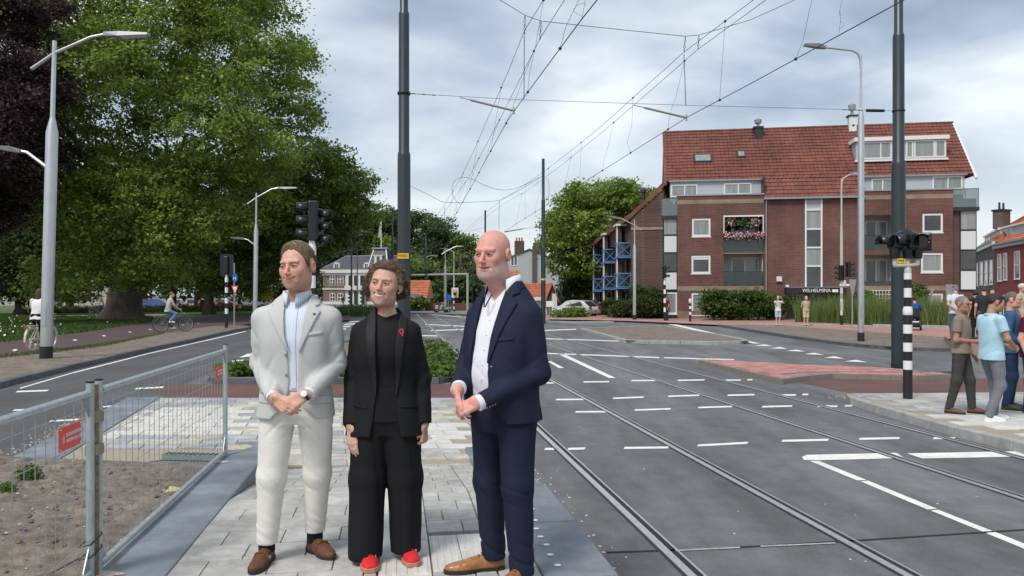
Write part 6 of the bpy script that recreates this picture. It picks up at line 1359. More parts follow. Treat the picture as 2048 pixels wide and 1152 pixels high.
# ---------------------------------------------------------------- parked cars
def car(px, Y, ang, col, label, s=1.0):
    x = (px-CX)/F*Y; r = empty('parked_car', (x, Y, 0), ang, label, 'car', 'cars parked beyond the park'); m = mat('car_paint_%s' % '_'.join('%d' % int(c*100) for c in col), col, .25, coat=.6)
    prof = [(-2.05,.45),(-2.0,.75),(-1.85,.98),(-1.15,1.42),(-.2,1.5),(.55,1.42),(1.15,1.0),(1.95,.82),(2.1,.6),(2.08,.38),(-2.0,.34)]
    k = len(prof); V = []
    for (y_, sc) in ((-.86,.97),(-.80,1),(.80,1),(.86,.97)): V += [(a, y_ if b_ < 1.05 else y_*.80, b_*sc if y_ not in (-.8,.8) else b_) for a, b_ in prof]
    b = MB().add(V, [(i+j*k,(i+1)%k+j*k,(i+1)%k+(j+1)*k,i+(j+1)*k) for j in range(3) for i in range(k)]+[tuple(range(k-1,-1,-1)), tuple(range(3*k,4*k))]); b.build('body', m, r, True)
    gl = mat('car_glass', (.03,.035,.04), .08, spec=.9)
    for s_ in (-1,1):
        MB().add([(-1.35,s_*.80,1.0),(.95,s_*.80,1.0),(.5,s_*.70,1.36),(-1.0,s_*.70,1.36)], [(0,1,2,3)]).build('side_window', gl, r)
        for x_ in (-1.3,1.3):
            w_ = MB().lathe([(.32,-.1),(.32,.1)], (x_,s_*.80,.32), 14, Matrix.Rotation(math.pi/2,3,'X')).build('wheel', M_blk, r, True); MB().lathe([(.19,0),(.19,.01)], (x_,s_*.905,.32), 10, Matrix.Rotation(math.pi/2,3,'X')).build('rim', M_alu, w_)
        MB().box(-2.07,-1.98,s_*.62-.12,s_*.62+.12,.78,.95).build('tail_light', M_sr, r); MB().box(2.0,2.09,s_*.62-.14,s_*.62+.14,.62,.76).build('headlight', M_pan, r)
    MB().add([(-1.9,-.62,1.0),(-1.9,.62,1.0),(-1.18,.55,1.4),(-1.18,-.55,1.4)], [(0,1,2,3)]).build('rear_window', gl, r); MB().add([(1.17,-.62,1.02),(1.17,.62,1.02),(.58,.55,1.41),(.58,-.55,1.41)], [(0,3,2,1)]).build('windscreen', gl, r)
    MB().box(-2.08,-2.06,-.25,.25,.55,.66).build('number_plate', M_yel, r); return r
car(407, 92, 2.2, (.45,.02,.04), 'red parked car behind the slim trunk'); car(384, 95, 2.0, (.55,.56,.57), 'silver parked car left of the red one'); car(352, 93, 1.9, (.5,.5,.5), 'pale grey car half hidden by the cycling man'); car(314, 98, 0.1, (.12,.2,.5), 'blue parked car beneath the trees'); car(293, 100, .0, (.16,.22,.42), 'bluish parked car beside the blue one'); car(440, 100, 2.4, (.35,.04,.05), 'dark red car right of the slim trunk')
car(1152, 66, 2.4, (.6,.6,.6), 'white parked car behind the shrub by the side street'); car(1168, 70, 2.5, (.16,.06,.11), 'plum coloured car beside the white one')
# distant tree line that closes the view
r_ = np.random.default_rng(3); bl = [((-260+i*9.5, 262+10*math.sin(i*1.7), 3.2+1.2*math.sin(i*2.3)), (8, 6, 4.5+1.5*math.sin(i*.9))) for i in range(56)]
tl = foliage('treeline', bl, 2600, 26, 2.2, .55, G_dark, None, 99, .2, boughs=3); tag(tl, 'distant dark tree line closing the view', kind='stuff')
# ================================================================ PEOPLE (sculpted as distance fields, meshed with surface nets)
f32 = np.float32
def smin(a, b, k):
    h = np.maximum(k-np.abs(a-b), 0)/k; return np.minimum(a, b)-h*h*k*.25
def smax(a, b, k): return -smin(-a, -b, k)
def cap(P, a, b, ra, rb):
    a = np.asarray(a, f32); b = np.asarray(b, f32); ba = b-a; pa = P-a; h = np.clip(pa @ ba/max(float(ba @ ba), 1e-9), 0, 1); return np.linalg.norm(pa-h[:,None]*ba, axis=1)-(ra+(rb-ra)*h)
def ell(P, c, r):
    q = P-np.asarray(c, f32); r = np.asarray(r, f32); k0 = np.linalg.norm(q/r, axis=1); k1 = np.linalg.norm(q/(r*r), axis=1)+1e-9; return k0*(k0-1)/k1
def chain(P, pts, rs, k=.03):
    d = None
    for i in range(len(pts)-1):
        c = cap(P, pts[i], pts[i+1], rs[i], rs[i+1]); d = c if d is None else smin(d, c, k)
    return d
def loft(P, zs, cx, cy, wx, wy, pw=2.4):
    z = P[:,2]; zz = np.linspace(zs[0], zs[-1], 160)
    def I(a):
        if np.isscalar(a): return a
        v = np.interp(zz, zs, a)
        for _ in range(3): v = np.convolve(np.pad(v, 4, 'edge'), np.ones(9)/9, 'valid')
        return np.interp(z, zz, v)
    WX, WY = I(wx), I(wy); q = (np.abs((P[:,0]-I(cx))/WX)**pw+np.abs((P[:,1]-I(cy))/WY)**pw)**(1/pw); return np.maximum((q-1)*np.minimum(WX, WY)*.92, np.maximum(zs[0]-z, z-zs[-1]))
def wr(P, f, s=0.0):
    x, y, z = P[:,0]*f, P[:,1]*f, P[:,2]*f; return np.sin(x+1.7*np.sin(.7*y+s)+.6*z+s)*np.sin(.9*z+1.3*np.sin(.8*x+2*s)+.6*y)
def crease(t, p=.55): return .12-np.exp(-(7 if p > .7 else 10)*np.sin(t)**2)
def poly2(x, z, pts):
    pts = np.asarray(pts, float); n = len(pts); d = np.full(len(x), 1e9); s = np.ones(len(x))
    for i in range(n):
        a = pts[i]; b = pts[i-1]; e = b-a; wx_, wz_ = x-a[0], z-a[1]; t = np.clip((wx_*e[0]+wz_*e[1])/(e @ e), 0, 1); d = np.minimum(d, (wx_-e[0]*t)**2+(wz_-e[1]*t)**2)
        c1 = z >= a[1]; c2 = z < b[1]; c3 = e[0]*wz_ > e[1]*wx_; s = np.where((c1 & c2 & c3) | (~c1 & ~c2 & ~c3), -s, s)
    return s*np.sqrt(d)
def gated(P, c, R_, fn):
    d = np.linalg.norm(P-np.asarray(c, f32), axis=1)-R_; out = d+.03; m = d < 0
    if m.any(): out[m] = fn(P[m])
    return out
def axis(lo, hi, h, fine=()):
    """grid line positions; fine = [(a, b, step)]"""
    xs = [lo]
    while xs[-1] < hi:
        st = h
        for (a, b, s) in fine:
            if a-.004 <= xs[-1] <= b: st = min(st, s)
        xs.append(xs[-1]+st)
    while len(xs) % 8: xs.append(xs[-1]+h)
    return np.array(xs, f32)
def net(f, X, Y, Z):
    nx, ny, nz = len(X), len(Y), len(Z); bx, by, bz = nx//8, ny//8, nz//8
    cb = lambda A, n: (A.reshape(n, 8).mean(1), (A.reshape(n, 8)[:,-1]-A.reshape(n, 8)[:,0])/2+np.diff(A).max()*1.0)
    (xc, xh), (yc, yh), (zc_, zh) = cb(X, bx), cb(Y, by), cb(Z, bz)
    G = np.stack(np.meshgrid(xc, yc, zc_, indexing='ij'), -1).reshape(-1, 3).astype(f32); H = np.sqrt(np.add.outer(np.add.outer(xh**2, yh**2), zh**2)).ravel()
    d = f(G); act = np.abs(d) < H*1.25+.012
    D = np.repeat(np.repeat(np.repeat(np.where(d < 0, -1., 1.).astype(f32).reshape(bx,by,bz), 8, 0), 8, 1), 8, 2)
    ids = np.nonzero(act)[0]; o = np.arange(8)
    for c in range(0, len(ids), 400):
        q = ids[c:c+400]; ix, iy, iz = np.unravel_index(q, (bx,by,bz)); I = (ix[:,None]*8+o)[:,:,None,None]; J_ = (iy[:,None]*8+o)[:,None,:,None]; K = (iz[:,None]*8+o)[:,None,None,:]
        P = np.stack(np.broadcast_arrays(X[I], Y[J_], Z[K]), -1).reshape(-1, 3).astype(f32); D[I, J_, K] = f(P).reshape(len(q), 8, 8, 8)
    S = D < 0; c8 = np.zeros((nx-1,ny-1,nz-1), np.int8)
    for a in (0,1):
        for b in (0,1):
            for c in (0,1): c8 += S[a:nx-1+a, b:ny-1+b, c:nz-1+c]
    cells = np.argwhere((c8 > 0) & (c8 < 8)); n = len(cells); idx = np.full((nx-1,ny-1,nz-1), -1, np.int32); i, j, k = cells.T; idx[i,j,k] = np.arange(n)
    V = np.zeros((n,3)); W_ = np.zeros(n)
    for ax in range(3):
        for u in (0,1):
            for v in (0,1):
                a = [0,0,0]; oth = [q for q in range(3) if q != ax]; a[oth[0]] = u; a[oth[1]] = v; b = list(a); b[ax] = 1
                d0 = D[i+a[0],j+a[1],k+a[2]]; d1 = D[i+b[0],j+b[1],k+b[2]]; m = (d0 < 0) != (d1 < 0); t = np.where(m, d0/(d0-d1+1e-12), 0)
                pa = np.stack([X[i+a[0]],Y[j+a[1]],Z[k+a[2]]],1); pb = np.stack([X[i+b[0]],Y[j+b[1]],Z[k+b[2]]],1); V += np.where(m[:,None], pa+(pb-pa)*t[:,None], 0); W_ += m
    V /= W_[:,None]; Q = []
    for ax in range(3):
        sl0 = [slice(1,-1)]*3; sl0[ax] = slice(0,-1); sl1 = list(sl0); sl1[ax] = slice(1,None); sl0 = tuple(sl0); sl1 = tuple(sl1)
        ch = S[sl0] != S[sl1]; e = np.argwhere(ch); 
        if len(e) == 0: continue
        off = np.ones(3, int); off[ax] = 0; e = e+off; o1, o2 = [q for q in range(3) if q != ax]; d1 = np.zeros(3, int); d1[o1] = 1; d2 = np.zeros(3, int); d2[o2] = 1
        g = lambda c: idx[c[:,0],c[:,1],c[:,2]]; q = np.stack([g(e-d1-d2), g(e-d2), g(e), g(e-d1)], 1); ins = S[e[:,0],e[:,1],e[:,2]]
        flip = ins if ax != 1 else ~ins; q[~flip] = q[~flip][:,::-1]; Q.append(q)
    Q = np.concatenate(Q); Q = Q[(Q >= 0).all(1)]; return V.astype(f32), Q.astype(np.int32)
def relax(V, Q, n=1, w=.5):
    for _ in range(n):
        A = np.zeros_like(V); C = np.zeros(len(V))
        for a in range(4):
            b = (a+1) % 4; np.add.at(A, Q[:,a], V[Q[:,b]]); np.add.at(A, Q[:,b], V[Q[:,a]]); np.add.at(C, Q[:,a], 1); np.add.at(C, Q[:,b], 1)
        V = V*(1-w)+w*A/np.maximum(C, 1)[:,None]
    return V
def sculpt(name, f, lo, hi, h, m, parent, fx=(), fy=(), fz=(), color=None, rel=1):
    X, Y, Z = axis(lo[0], hi[0], h, fx), axis(lo[1], hi[1], h, fy), axis(lo[2], hi[2], h, fz); V, Q = net(f, X, Y, Z)
    if rel: V = relax(V, Q, rel)
    me = bpy.data.meshes.new(name); n = len(Q); me.vertices.add(len(V)); me.vertices.foreach_set('co', V.astype(f32).ravel()); me.loops.add(4*n); me.loops.foreach_set('vertex_index', Q.ravel()); me.polygons.add(n); me.polygons.foreach_set('loop_start', np.arange(0, 4*n, 4, dtype=np.int32)); me.polygons.foreach_set('use_smooth', np.ones(n, bool)); me.update(); me.validate()
    if color is not None:
        ca = me.color_attributes.new('skin', 'FLOAT_COLOR', 'POINT'); c4 = np.ones((len(V),4), f32); c4[:,:3] = color(V); ca.data.foreach_set('color', c4.ravel())
    return link(name, me, m, parent)
def rot(yaw=0, pitch=0, roll=0):
    """head frame: yaw > 0 turns the face towards +x, pitch > 0 looks up"""
    cy, sy = math.cos(yaw), math.sin(yaw); cp, sp_2 = math.cos(pitch), math.sin(pitch); cr, sr = math.cos(roll), math.sin(roll)
    Rz = np.array([[cy,-sy,0],[sy,cy,0],[0,0,1]]); Rx = np.array([[1,0,0],[0,cp,sp_2],[0,-sp_2,cp]]); Ry = np.array([[cr,0,sr],[0,1,0],[-sr,0,cr]]); return (Rz @ Rx @ Ry).astype(f32)
# ---------------------------------------------------------------- head
def head_field(smile=.5, wide=1.0, jaw=1.0, nose=1.0, fat=0.0, fine=True, eye_open=.0032, gape=.0, mouth=.026):
    def f(q):
        x, y, z = q[:,0], q[:,1], q[:,2]; ax_ = np.abs(x); s = np.stack([ax_, y, z], 1)
        d = ell(q, (0,.018,.038), (.0755*wide,.097,.086)); d = smin(d, ell(q, (0,-.020,-.020), (.063*wide,.074,.085)), .03)
        d = smin(d, ell(q, (0,-.028,-.072), (.052*wide*jaw,.055,.042)), .03); d = smin(d, ell(s, (.030*jaw,.0,-.070), (.028*wide,.045,.035)), .03); d = smin(d, ell(q, (0,-.070,-.099), (.023*jaw,.017,.016)), .022)
        d = smin(d, ell(s, (.040*wide,-.060,-.018), (.023,.022,.024+.003*smile)), .022)                # cheekbones
        d = smin(d, ell(q, (0,-.066,-.060), (.034,.026,.030)), .02)                                # muzzle
        if fat: d = smin(d, ell(q, (0,-.015,-.105), (.058*wide,.055,.03)), .04); 
        d = smin(d, cap(s, (.006,-.088,.026), (.042*wide,-.076,.027), .010, .008), .014)             # brow
        d = smax(d, -ell(s, (.0315,-.097,.006), (.0185,.017,.0125)), .012)                           # sockets
        if fine:
            lid = ell(s, (.0315,-.0765,.004), (.0172,.0150,.0138)); opn = eye_open*np.clip(1-((ax_-.0315)/.0145)**2, 0, 1)
            slit = np.abs(z-.0035+.10*np.clip(np.abs(ax_-.0315)-.004, 0, 1)*smile)-opn; d = smin(d, smax(lid, -np.maximum(slit, y+.076), .001), .004)
        d = smin(d, cap(q, (0,-.088,.016), (0,-.1135*nose,-.029), .0068, .0105), .010); d = smin(d, ell(s, (.0105,-.103*nose,-.033), (.0085,.0105,.0075)), .006); d = smax(d, -ell(s, (.0065,-.1085*nose,-.0405), (.004,.005,.0035)), .004)
        mz = -.0635+smile*.009*(ax_/.026)**2
        my = -.0925+.26*ax_**2/.03
        hw = mouth
        up = np.sqrt(np.maximum(ax_-hw, 0)**2+(y-my)**2+(z-mz-.0048)**2*1.3)-.0052*np.clip(1.25-ax_/hw, .25, 1); lo_ = np.sqrt(np.maximum(ax_-hw*.85, 0)**2+(y-my-.001)**2+(z-mz+.0062)**2)-.0066*np.clip(1.2-ax_/hw, .2, 1)
        d = smin(d, np.minimum(up, lo_), .006); ml = np.sqrt(np.maximum(ax_-hw, 0)**2+np.maximum(np.abs(y-my)-.006,0)**2+(z-mz)**2)-(.0016+gape); d = smax(d, -ml, .003)
        if fine: d = smax(d, -cap(s, (.0165,-.0985,-.034), (.0345,-.083,-.0655), .0015, .0015), .012); d = smax(d, -cap(s, (.018,-.0905,-.0105), (.040,-.0775,-.0125), .0008, .0008), .007)
        
        ear = ell(s, (.0800*wide,.016,.000), (.012,.021,.032)); ear = smax(ear, -ell(s, (.0930*wide,.009,.003), (.009,.012,.020)), .005); d = smin(d, ear, .007)
        return d
    return f
def neck_seg(hc, R_, base, r0, r1): a = np.asarray(hc)+R_ @ np.array([0,.028,-.062]); return a, np.asarray(base), r0, r1
SKIN = {'fair': (.64,.355,.265), 'pink': (.62,.30,.235), 'tan': (.40,.225,.15), 'light': (.58,.345,.265)}
def skin_colour(hc, R_, sc, base, stub=None, lips=(.42,.14,.12), red=.5, hair=None):
    base = np.array(base)
    def f(V):
        q = (V-np.asarray(hc, f32)) @ R_/sc; n = len(V); C = np.tile(base, (n,1)).astype(float); x, y, z = np.abs(q[:,0]), q[:,1], q[:,2]; G = lambda cx, cy, cz, r: np.exp(-((x-cx)**2+(y-cy)**2+(z-cz)**2)/(r*r))
        C *= (1+.05*wr(V, 60, 1.0)+.035*wr(V, 150, 2.0))[:,None]; C[:,1:] *= (1-.05*wr(V, 35, 4.0))[:,None]
        rd = G(.040,-.062,-.025,.030)*.8+G(0,-.112,-.028,.018)+G(.079,.014,0,.03)*.9; rd = np.clip(rd*red, 0, 1)[:,None]; C = C*(1-rd)+C*np.array([1.08,.70,.66])*rd
        face = (np.linalg.norm(q, axis=1) < .2)
        if stub is not None:
            w = np.clip((-.030-z)/.035, 0, 1)*np.clip((.040-y)/.05, 0, 1)*np.clip((z+.16)/.04,0,1)*face*(1-np.clip(G(0,-.10,-.03,.02)*1.3,0,1)); w = (w*stub[1])[:,None]; C = C*(1-w)+np.array(stub[0])*w
        if hair is not None:
            w = hair(q)*face; w = w[:,None]; C = C*(1-w)+np.array(hair.col)*w
        mz = -.0635+.0055*(x/.026)**2; lw = np.exp(-((z-mz)/.0068)**4)*np.clip((.027-x)/.006,0,1)*(y < -.083)*face; lw = np.clip(lw*.8,0,1)[:,None]; C = C*(1-lw)+np.array(lips)*lw
        ln = np.exp(-((z-mz)/.0016)**2)*(x < .027)*(y < -.083)*face; C *= (1-.65*ln)[:,None]
        ew = np.exp(-(((x-.0315)/.017)**4+((z-.004)/.009)**4))*(y < -.06)*face; C *= (1-.30*ew)[:,None]  # socket shade painted into the skin colour, so the eyes look deeper set
        return C
    return f
M_skin = mat('skin', (.6,.35,.27), .58, attr='skin', var=.09, scale=70, bump=.12, bscale=240, spec=.35)
_b = M_skin.node_tree.nodes['Principled BSDF']; _b.inputs['Subsurface Weight'].default_value = .05; _b.inputs['Subsurface Radius'].default_value = (.012,.005,.003); _b.inputs['Subsurface Scale'].default_value = 1
M_eye = mat('eye_white', (.48,.45,.42), .25); M_iris = mat('iris', (.025,.03,.035), .2); M_teeth = mat('teeth', (.75,.72,.66), .3)
def cloth(name, c, rough=.85, var=.05, scale=60, bump=.12, bscale=500, **k): return mat('cloth_'+name, c, rough, var=var, scale=scale, bump=bump, bscale=bscale, spec=.2, **k)
def eyes(root, hc, R_, sc, eye_col=None, brow=None, look=0.0, lash=True, bz=.0, bt=1.0):
    W_ = lambda x_, y_, z_: np.asarray(hc)+R_ @ (np.array([x_,y_,z_])*sc)
    for s in (-1, 1):
        e = MB().sphere(W_(s*.0315,-.0770,.0035), .0128*sc, 12, 8).build('eye', M_eye, root, True); MB().sphere(W_(s*.0315+look,-.0857,.0033), .0058*sc, 10, 6).build('iris', M_iris, e, True)
        if lash: MB().tube([W_(s*(.0315+dx), -.0765-.0150*math.sqrt(max(0,1-(dx/.0185)**2))-.0008, .0080-.0050*(dx/.015)**2) for dx in (-.0145,-.008,0,.008,.0145)], [.0005*sc,.0010*sc,.0012*sc,.0012*sc,.0007*sc], 5).build('eyelashes', M_lash, e, True)
        if brow is not None: MB().tube([W_(s*x_,y_,z_+bz) for x_, y_, z_ in ((.013,-.0962,.0195),(.024,-.0962,.0225),(.037,-.0900,.0225),(.049,-.0782,.0175))], [.0020*sc*bt,.0030*sc*bt,.0026*sc*bt,.0010*sc], 6).build('eyebrow', brow, root, True)
M_lash = mat('eyelash', (.03,.02,.017), .7)
M_strand = mat('hair_strand', (.1,.06,.04), .45, attr='skin', var=.15, scale=30, spec=.5)
def strands(name, root, hc, R_, sc, g, n, comb, length, cols, seed, keep, rad=.0011, steps=7, wave=0.0, lift=.001):
    """combed hair: fine tapering strands that follow the hair surface g"""
    r = np.random.default_rng(seed); c = np.array([0,.012,.02]); 
    def proj(Q):
        d = Q-c; d /= np.linalg.norm(d, axis=1, keepdims=True)+1e-9; lo = np.full(len(Q), .03); hi = np.full(len(Q), .20)
        for _ in range(16): m_ = (lo+hi)/2; ins = g((c+d*m_[:,None]).astype(f32)) < 0; lo = np.where(ins, m_, lo); hi = np.where(ins, hi, m_)
        return c+d*lo[:,None]
    d = unit(n*6, r); Q = proj(c+d*.1); Q = Q[keep(Q)][:n]; n = len(Q); path = [Q]; ph = r.random(n)*6.28; L = length*(.6+.8*r.random(n))
    for j in range(steps):
        v = comb(path[-1]); nrm = path[-1]-c; nrm /= np.linalg.norm(nrm, axis=1, keepdims=True); v = v-(v*nrm).sum(1, keepdims=True)*nrm; v /= np.linalg.norm(v, axis=1, keepdims=True)+1e-9; sd = np.cross(nrm, v)
        q = path[-1]+v*(L/steps)[:,None]+sd*(wave*np.cos(ph+j*1.5))[:,None]; q = proj(q); nn = q-c; nn /= np.linalg.norm(nn, axis=1, keepdims=True); path.append(q+nn*(lift*(1+r.random(n))*(1.0 if j < steps-1 else .3)+abs(wave)*.8*np.sin(ph+j*1.5))[:,None])
    P = np.stack(path, 1); P = (P*sc) @ R_.T+np.asarray(hc); k = steps+1; tp = np.array([rad*(.5+.5*math.sin(math.pi*min(1,(i+1)/k*1.0)))*(1 if i < k-1 else .2) for i in range(k)]); t = np.gradient(P, axis=1); t /= np.linalg.norm(t, axis=2, keepdims=True)+1e-9; up = np.array([.3,.2,.93]); a = np.cross(t, up); a /= np.linalg.norm(a, axis=2, keepdims=True)+1e-9; b = np.cross(t, a)
    V = np.stack([P+(a*math.cos(q)+b*math.sin(q))*tp[None,:,None]*sc for q in (0,2.09,4.19)], 2).reshape(-1,3); base = (np.arange(n)[:,None]*k*3); Fc = []
    for i in range(steps):
        for m_ in range(3): Fc.append(base+np.array([i*3+m_, i*3+(m_+1)%3, (i+1)*3+(m_+1)%3, (i+1)*3+m_]))
    Fc = np.concatenate(Fc).astype(np.int32); me = bpy.data.meshes.new(name); me.vertices.add(len(V)); me.vertices.foreach_set('co', V.astype(f32).ravel()); nf = len(Fc); me.loops.add(4*nf); me.loops.foreach_set('vertex_index', Fc.ravel()); me.polygons.add(nf); me.polygons.foreach_set('loop_start', np.arange(0,4*nf,4,dtype=np.int32)); me.polygons.foreach_set('use_smooth', np.ones(nf, bool)); me.update()
    w = r.random(n)[:,None]**1.4; col = np.array(cols[0])*(1-w)+np.array(cols[1])*w; c4 = np.ones((len(V),4), f32); c4[:,:3] = np.repeat(col, k*3, 0); ca = me.color_attributes.new('skin','FLOAT_COLOR','POINT'); ca.data.foreach_set('color', c4.ravel()); return link(name, me, M_strand, root)
def hand_prims(w, d, n, t, curl=(.5,.6,.4), spread=.0, sc=1.0, thumb=(.7,.3), tcurl=.3):
    """w wrist, d towards the fingers, n back of the hand, t thumb side -> list of capsules"""
    U = lambda v: np.asarray(v, float)/np.linalg.norm(v); w = np.asarray(w, float); d = U(d); n = U(n-np.dot(n, d)*d) if True else n; t = U(np.cross(d, n)) if np.dot(np.cross(d, n), t) > 0 else -U(np.cross(d, n)); L = []
    for k, (o, ln, m_) in enumerate(((.029,.070,.088),(.010,.079,.092),(-.010,.073,.088),(-.028,.057,.080))):
        r0 = w+(d*m_+t*o+n*.004)*sc; L.append((w+t*o*.6*sc, r0, .0165*sc, .0125*sc)); a = r0; ang = 0
        c = curl[k] if isinstance(curl[0], (tuple, list)) else curl
        for j, (fl, rr) in enumerate(((.46,.0090),(.30,.0082),(.24,.0073))):
            ang += c[j]; v = U(d*math.cos(ang)-n*math.sin(ang)+t*spread*(1.5-k)*.3); b = a+v*ln*fl*sc; L.append((a, b, rr*sc, (rr-.0010)*sc)); a = b
    a = w+(d*.025+t*.026)*sc; v = U(d*thumb[0]+t*(1-thumb[0])-n*thumb[1]); b = a+v*.042*sc; L.append((w+t*.01*sc, a, .016*sc, .0155*sc)); L.append((a, b, .0145*sc, .0115*sc)); v2 = U(v*math.cos(tcurl)+(d*.9-t*.5-n*.3)*math.sin(tcurl)); c_ = b+v2*.032*sc; L.append((b, c_, .0112*sc, .0100*sc)); L.append((c_, c_+v2*.022*sc, .0100*sc, .0078*sc)); return L
def prims_sd(P, L, k=.0045):
    d = None
    for (a, b, ra, rb) in L: c = cap(P, a, b, ra, rb); d = c if d is None else smin(d, c, k)
    return d
def shoe(root, ankle, toe, m, msole, w=.046, h=.075, name='shoe', pts=True, sole_h=.022, heel=True, hv=.004):
    """shoe from the ankle (x, y) to the toe (x, y) on the ground z0"""
    z0 = 0; a = np.array([ankle[0], ankle[1], 0.]); t = np.array([toe[0], toe[1], 0.]); d = (t-a)/np.linalg.norm(t-a); hl = a-d*.055; L = np.linalg.norm(t-hl)
    def up(P):
        q = np.stack([(P-hl) @ np.array([-d[1],d[0],0]), (P-hl) @ d, P[:,2]], 1); y = q[:,1]/L; wv = np.interp(y, [0,.12,.35,.62,.8,.93,1], [.6,.82,.80,1.0,.93,.62,.2] if pts else [.6,.85,.85,1.05,1.02,.82,.4])*w; hv_ = np.interp(y, [0,.1,.3,.45,.65,.85,1], [h*.95,h*1.05,h*1.15,h*.98,h*.72,h*.55,h*.3]); zc_ = sole_h
        q2 = (np.abs(q[:,0]/wv)**2.4+np.abs(np.maximum(q[:,2]-zc_,0)/hv_)**2.2)**(1/2.3); dd = (q2-1)*w*.8; dd = np.maximum(dd, np.maximum(-q[:,1]-.004, q[:,1]-L)); dd = np.maximum(dd, sole_h-.004-q[:,2]); return smin(dd, cap(P, (a[0],a[1],.05), (a[0]-d[0]*.004,a[1]-d[1]*.004,.105), .040, .038), .02)+.0015*wr(P, 70, 2)*(y > .4)
    lo = np.minimum(hl, t)-.07; hi = np.maximum(hl, t)+.07; lo[2] = -.006; hi[2] = .115
    s = sculpt(name, up, lo, hi, hv, m, root)
    def so(P):
        q = np.stack([(P-hl) @ np.array([-d[1],d[0],0]), (P-hl) @ d, P[:,2]], 1); y = q[:,1]/L; wv = np.interp(y, [-.02,.0,.12,.35,.62,.8,.93,1.02], [.3,.66,.86,.78,1.04,.97,.66,.15] if pts else [.3,.7,.92,.92,1.1,1.07,.88,.4])*w+.003; dd = np.maximum(np.abs(q[:,0])-wv, np.maximum(-q[:,1]-.008, q[:,1]-L-.004)); bot = np.where((y > .32) & (y < .85) & heel, np.clip(.012-.05*np.abs(y-.45),0,.012), 0); bot = np.where(y < .3, 0, bot); return np.maximum(dd, np.maximum(q[:,2]-sole_h-.002, bot-q[:,2]))
    sculpt('sole', so, lo, hi, hv, msole, s, rel=0); return s
def collar(root, c, r, m, z, tip=.07, open_=.55, tilt=(0,0), h=.038, name='shirt_collar', turn=0.0, rb=1.28):
    """turned-down shirt collar: a stand and two leaves that end in points"""
    V = []; n = 28; Fc = []
    for i in range(n+1):
        t = -math.pi+2*math.pi*i/n; s_ = t/math.pi                      # 0 at the back ... +-1 at the front
        ph = math.pi/2+t*(1-open_*.16)+turn; cx_, sy_ = math.cos(ph), math.sin(ph); fr = abs(s_)**3.5
        zt = z+h*(1-.65*fr)+tilt[0]*cx_+tilt[1]*sy_; ro = r*(1.04+.05*fr); rb_ = r*(rb+.16*fr)
        V += [(c[0]+cx_*ro*.93, c[1]+sy_*ro*.93, zt-h*1.1), (c[0]+cx_*ro, c[1]+sy_*ro, zt), (c[0]+cx_*(ro+.006), c[1]+sy_*(ro+.006), zt-.002), (c[0]+cx_*rb_, c[1]+sy_*rb_, zt-h*.72-tip*fr*.9)]
    for i in range(n):
        for j in range(3): Fc.append((i*4+j, (i+1)*4+j, (i+1)*4+j+1, i*4+j+1))
    o = mesh(name, V, Fc, m, root, True); sm = o.modifiers.new('solid','SOLIDIFY'); sm.thickness = .004; sm.offset = 1; return o
def button(root, f, x, z, m, r=.0085, y0=-.6, off=.002, name='button'):
    ys = np.linspace(y0, .1, 900, dtype=f32); P = np.stack([np.full(900, x, f32), ys, np.full(900, z, f32)], 1); d = f(P); i = np.argmax(d < 0); y = float(ys[i])-off
    e = .01; g = [float(f(np.array([[x+e,y,z]], f32))[0]-f(np.array([[x-e,y,z]], f32))[0]), float(f(np.array([[x,y+e,z]], f32))[0]-f(np.array([[x,y-e,z]], f32))[0]), float(f(np.array([[x,y,z+e]], f32))[0]-f(np.array([[x,y,z-e]], f32))[0])]
    n = Vector(g).normalized(); T = n.to_track_quat('Z','Y').to_matrix(); return MB().lathe([(r*.9,-.002),(r,.0015),(r*.8,.003),(r*.5,.002)], Vector((x,y,z)), 12, T).build(name, m, root, True)
def shell(root, name, shape, polyxz, off, th, m, lo, hi, h=.004, front=True, extra=None):
    """flat piece of cloth lying on a garment: outline drawn in the front plane, thickness in the garment's own offset"""
    def f(P):
        p = poly2(P[:,0], P[:,2], polyxz); d = np.abs(shape(P)-off)-th; d = smax(p, d, .004)
        if front: d = np.maximum(d, P[:,1]-extra if extra is not None else P[:,1])
        return d
    return sculpt(name, f, lo, hi, h, m, root)
M_shoe_br = mat('suede_brown', (.115,.045,.018), .8, var=.25, scale=40, bump=.2, bscale=300); M_sole_dk = mat('sole_dark', (.02,.016,.014), .7); M_shoe_red = mat('suede_red', (.62,.018,.022), .75, var=.12, scale=40, bump=.15, bscale=300); M_gum = mat('gum_sole', (.42,.20,.12), .7); M_shoe_tan = mat('leather_tan', (.33,.14,.045), .38, var=.3, scale=18, coat=.2); M_sock = cloth('sock_black', (.012,.012,.016))

def short_hair(P, hc, R_, sc, hf, top=.012, part=1, line=.084, side=.006, nape=-.055, burn=-.018):
    """short swept hair: forehead, temples and ears left free"""
    q = (P-np.asarray(hc, f32)) @ R_/sc; x, y, z = q[:,0], q[:,1], q[:,2]; ax_ = np.abs(x); d0 = hf(q); tp = np.clip((z-.06)/.06, 0, 1)
    th = side+top*tp*np.clip((.09-y)/.14, .25, 1)*(1+.25*part*x/.07)+.0016*tp*np.sin(x*95*part+y*70+2*np.sin(y*25+x*20))+.0007*np.sin(x*500+y*160+z*200)
    lim = np.interp(y, [-.2,-.075,-.058,-.048,-.040,-.030,-.018,-.011,-.008,.036,.044,.07,.2], [line,line,line-.006,.062,.03,.006,burn,burn,.040,.040,.0,nape,nape])-.004*np.sin(x*160)
    lim = np.where((y < -.04) & (ax_ < .035), line+.004*np.cos(x*60), lim)+.003*np.sin(x*230+y*150); return smax(d0-th*(.12+.88*np.clip((z-lim)/.028, 0, 1)), lim-z, .006)
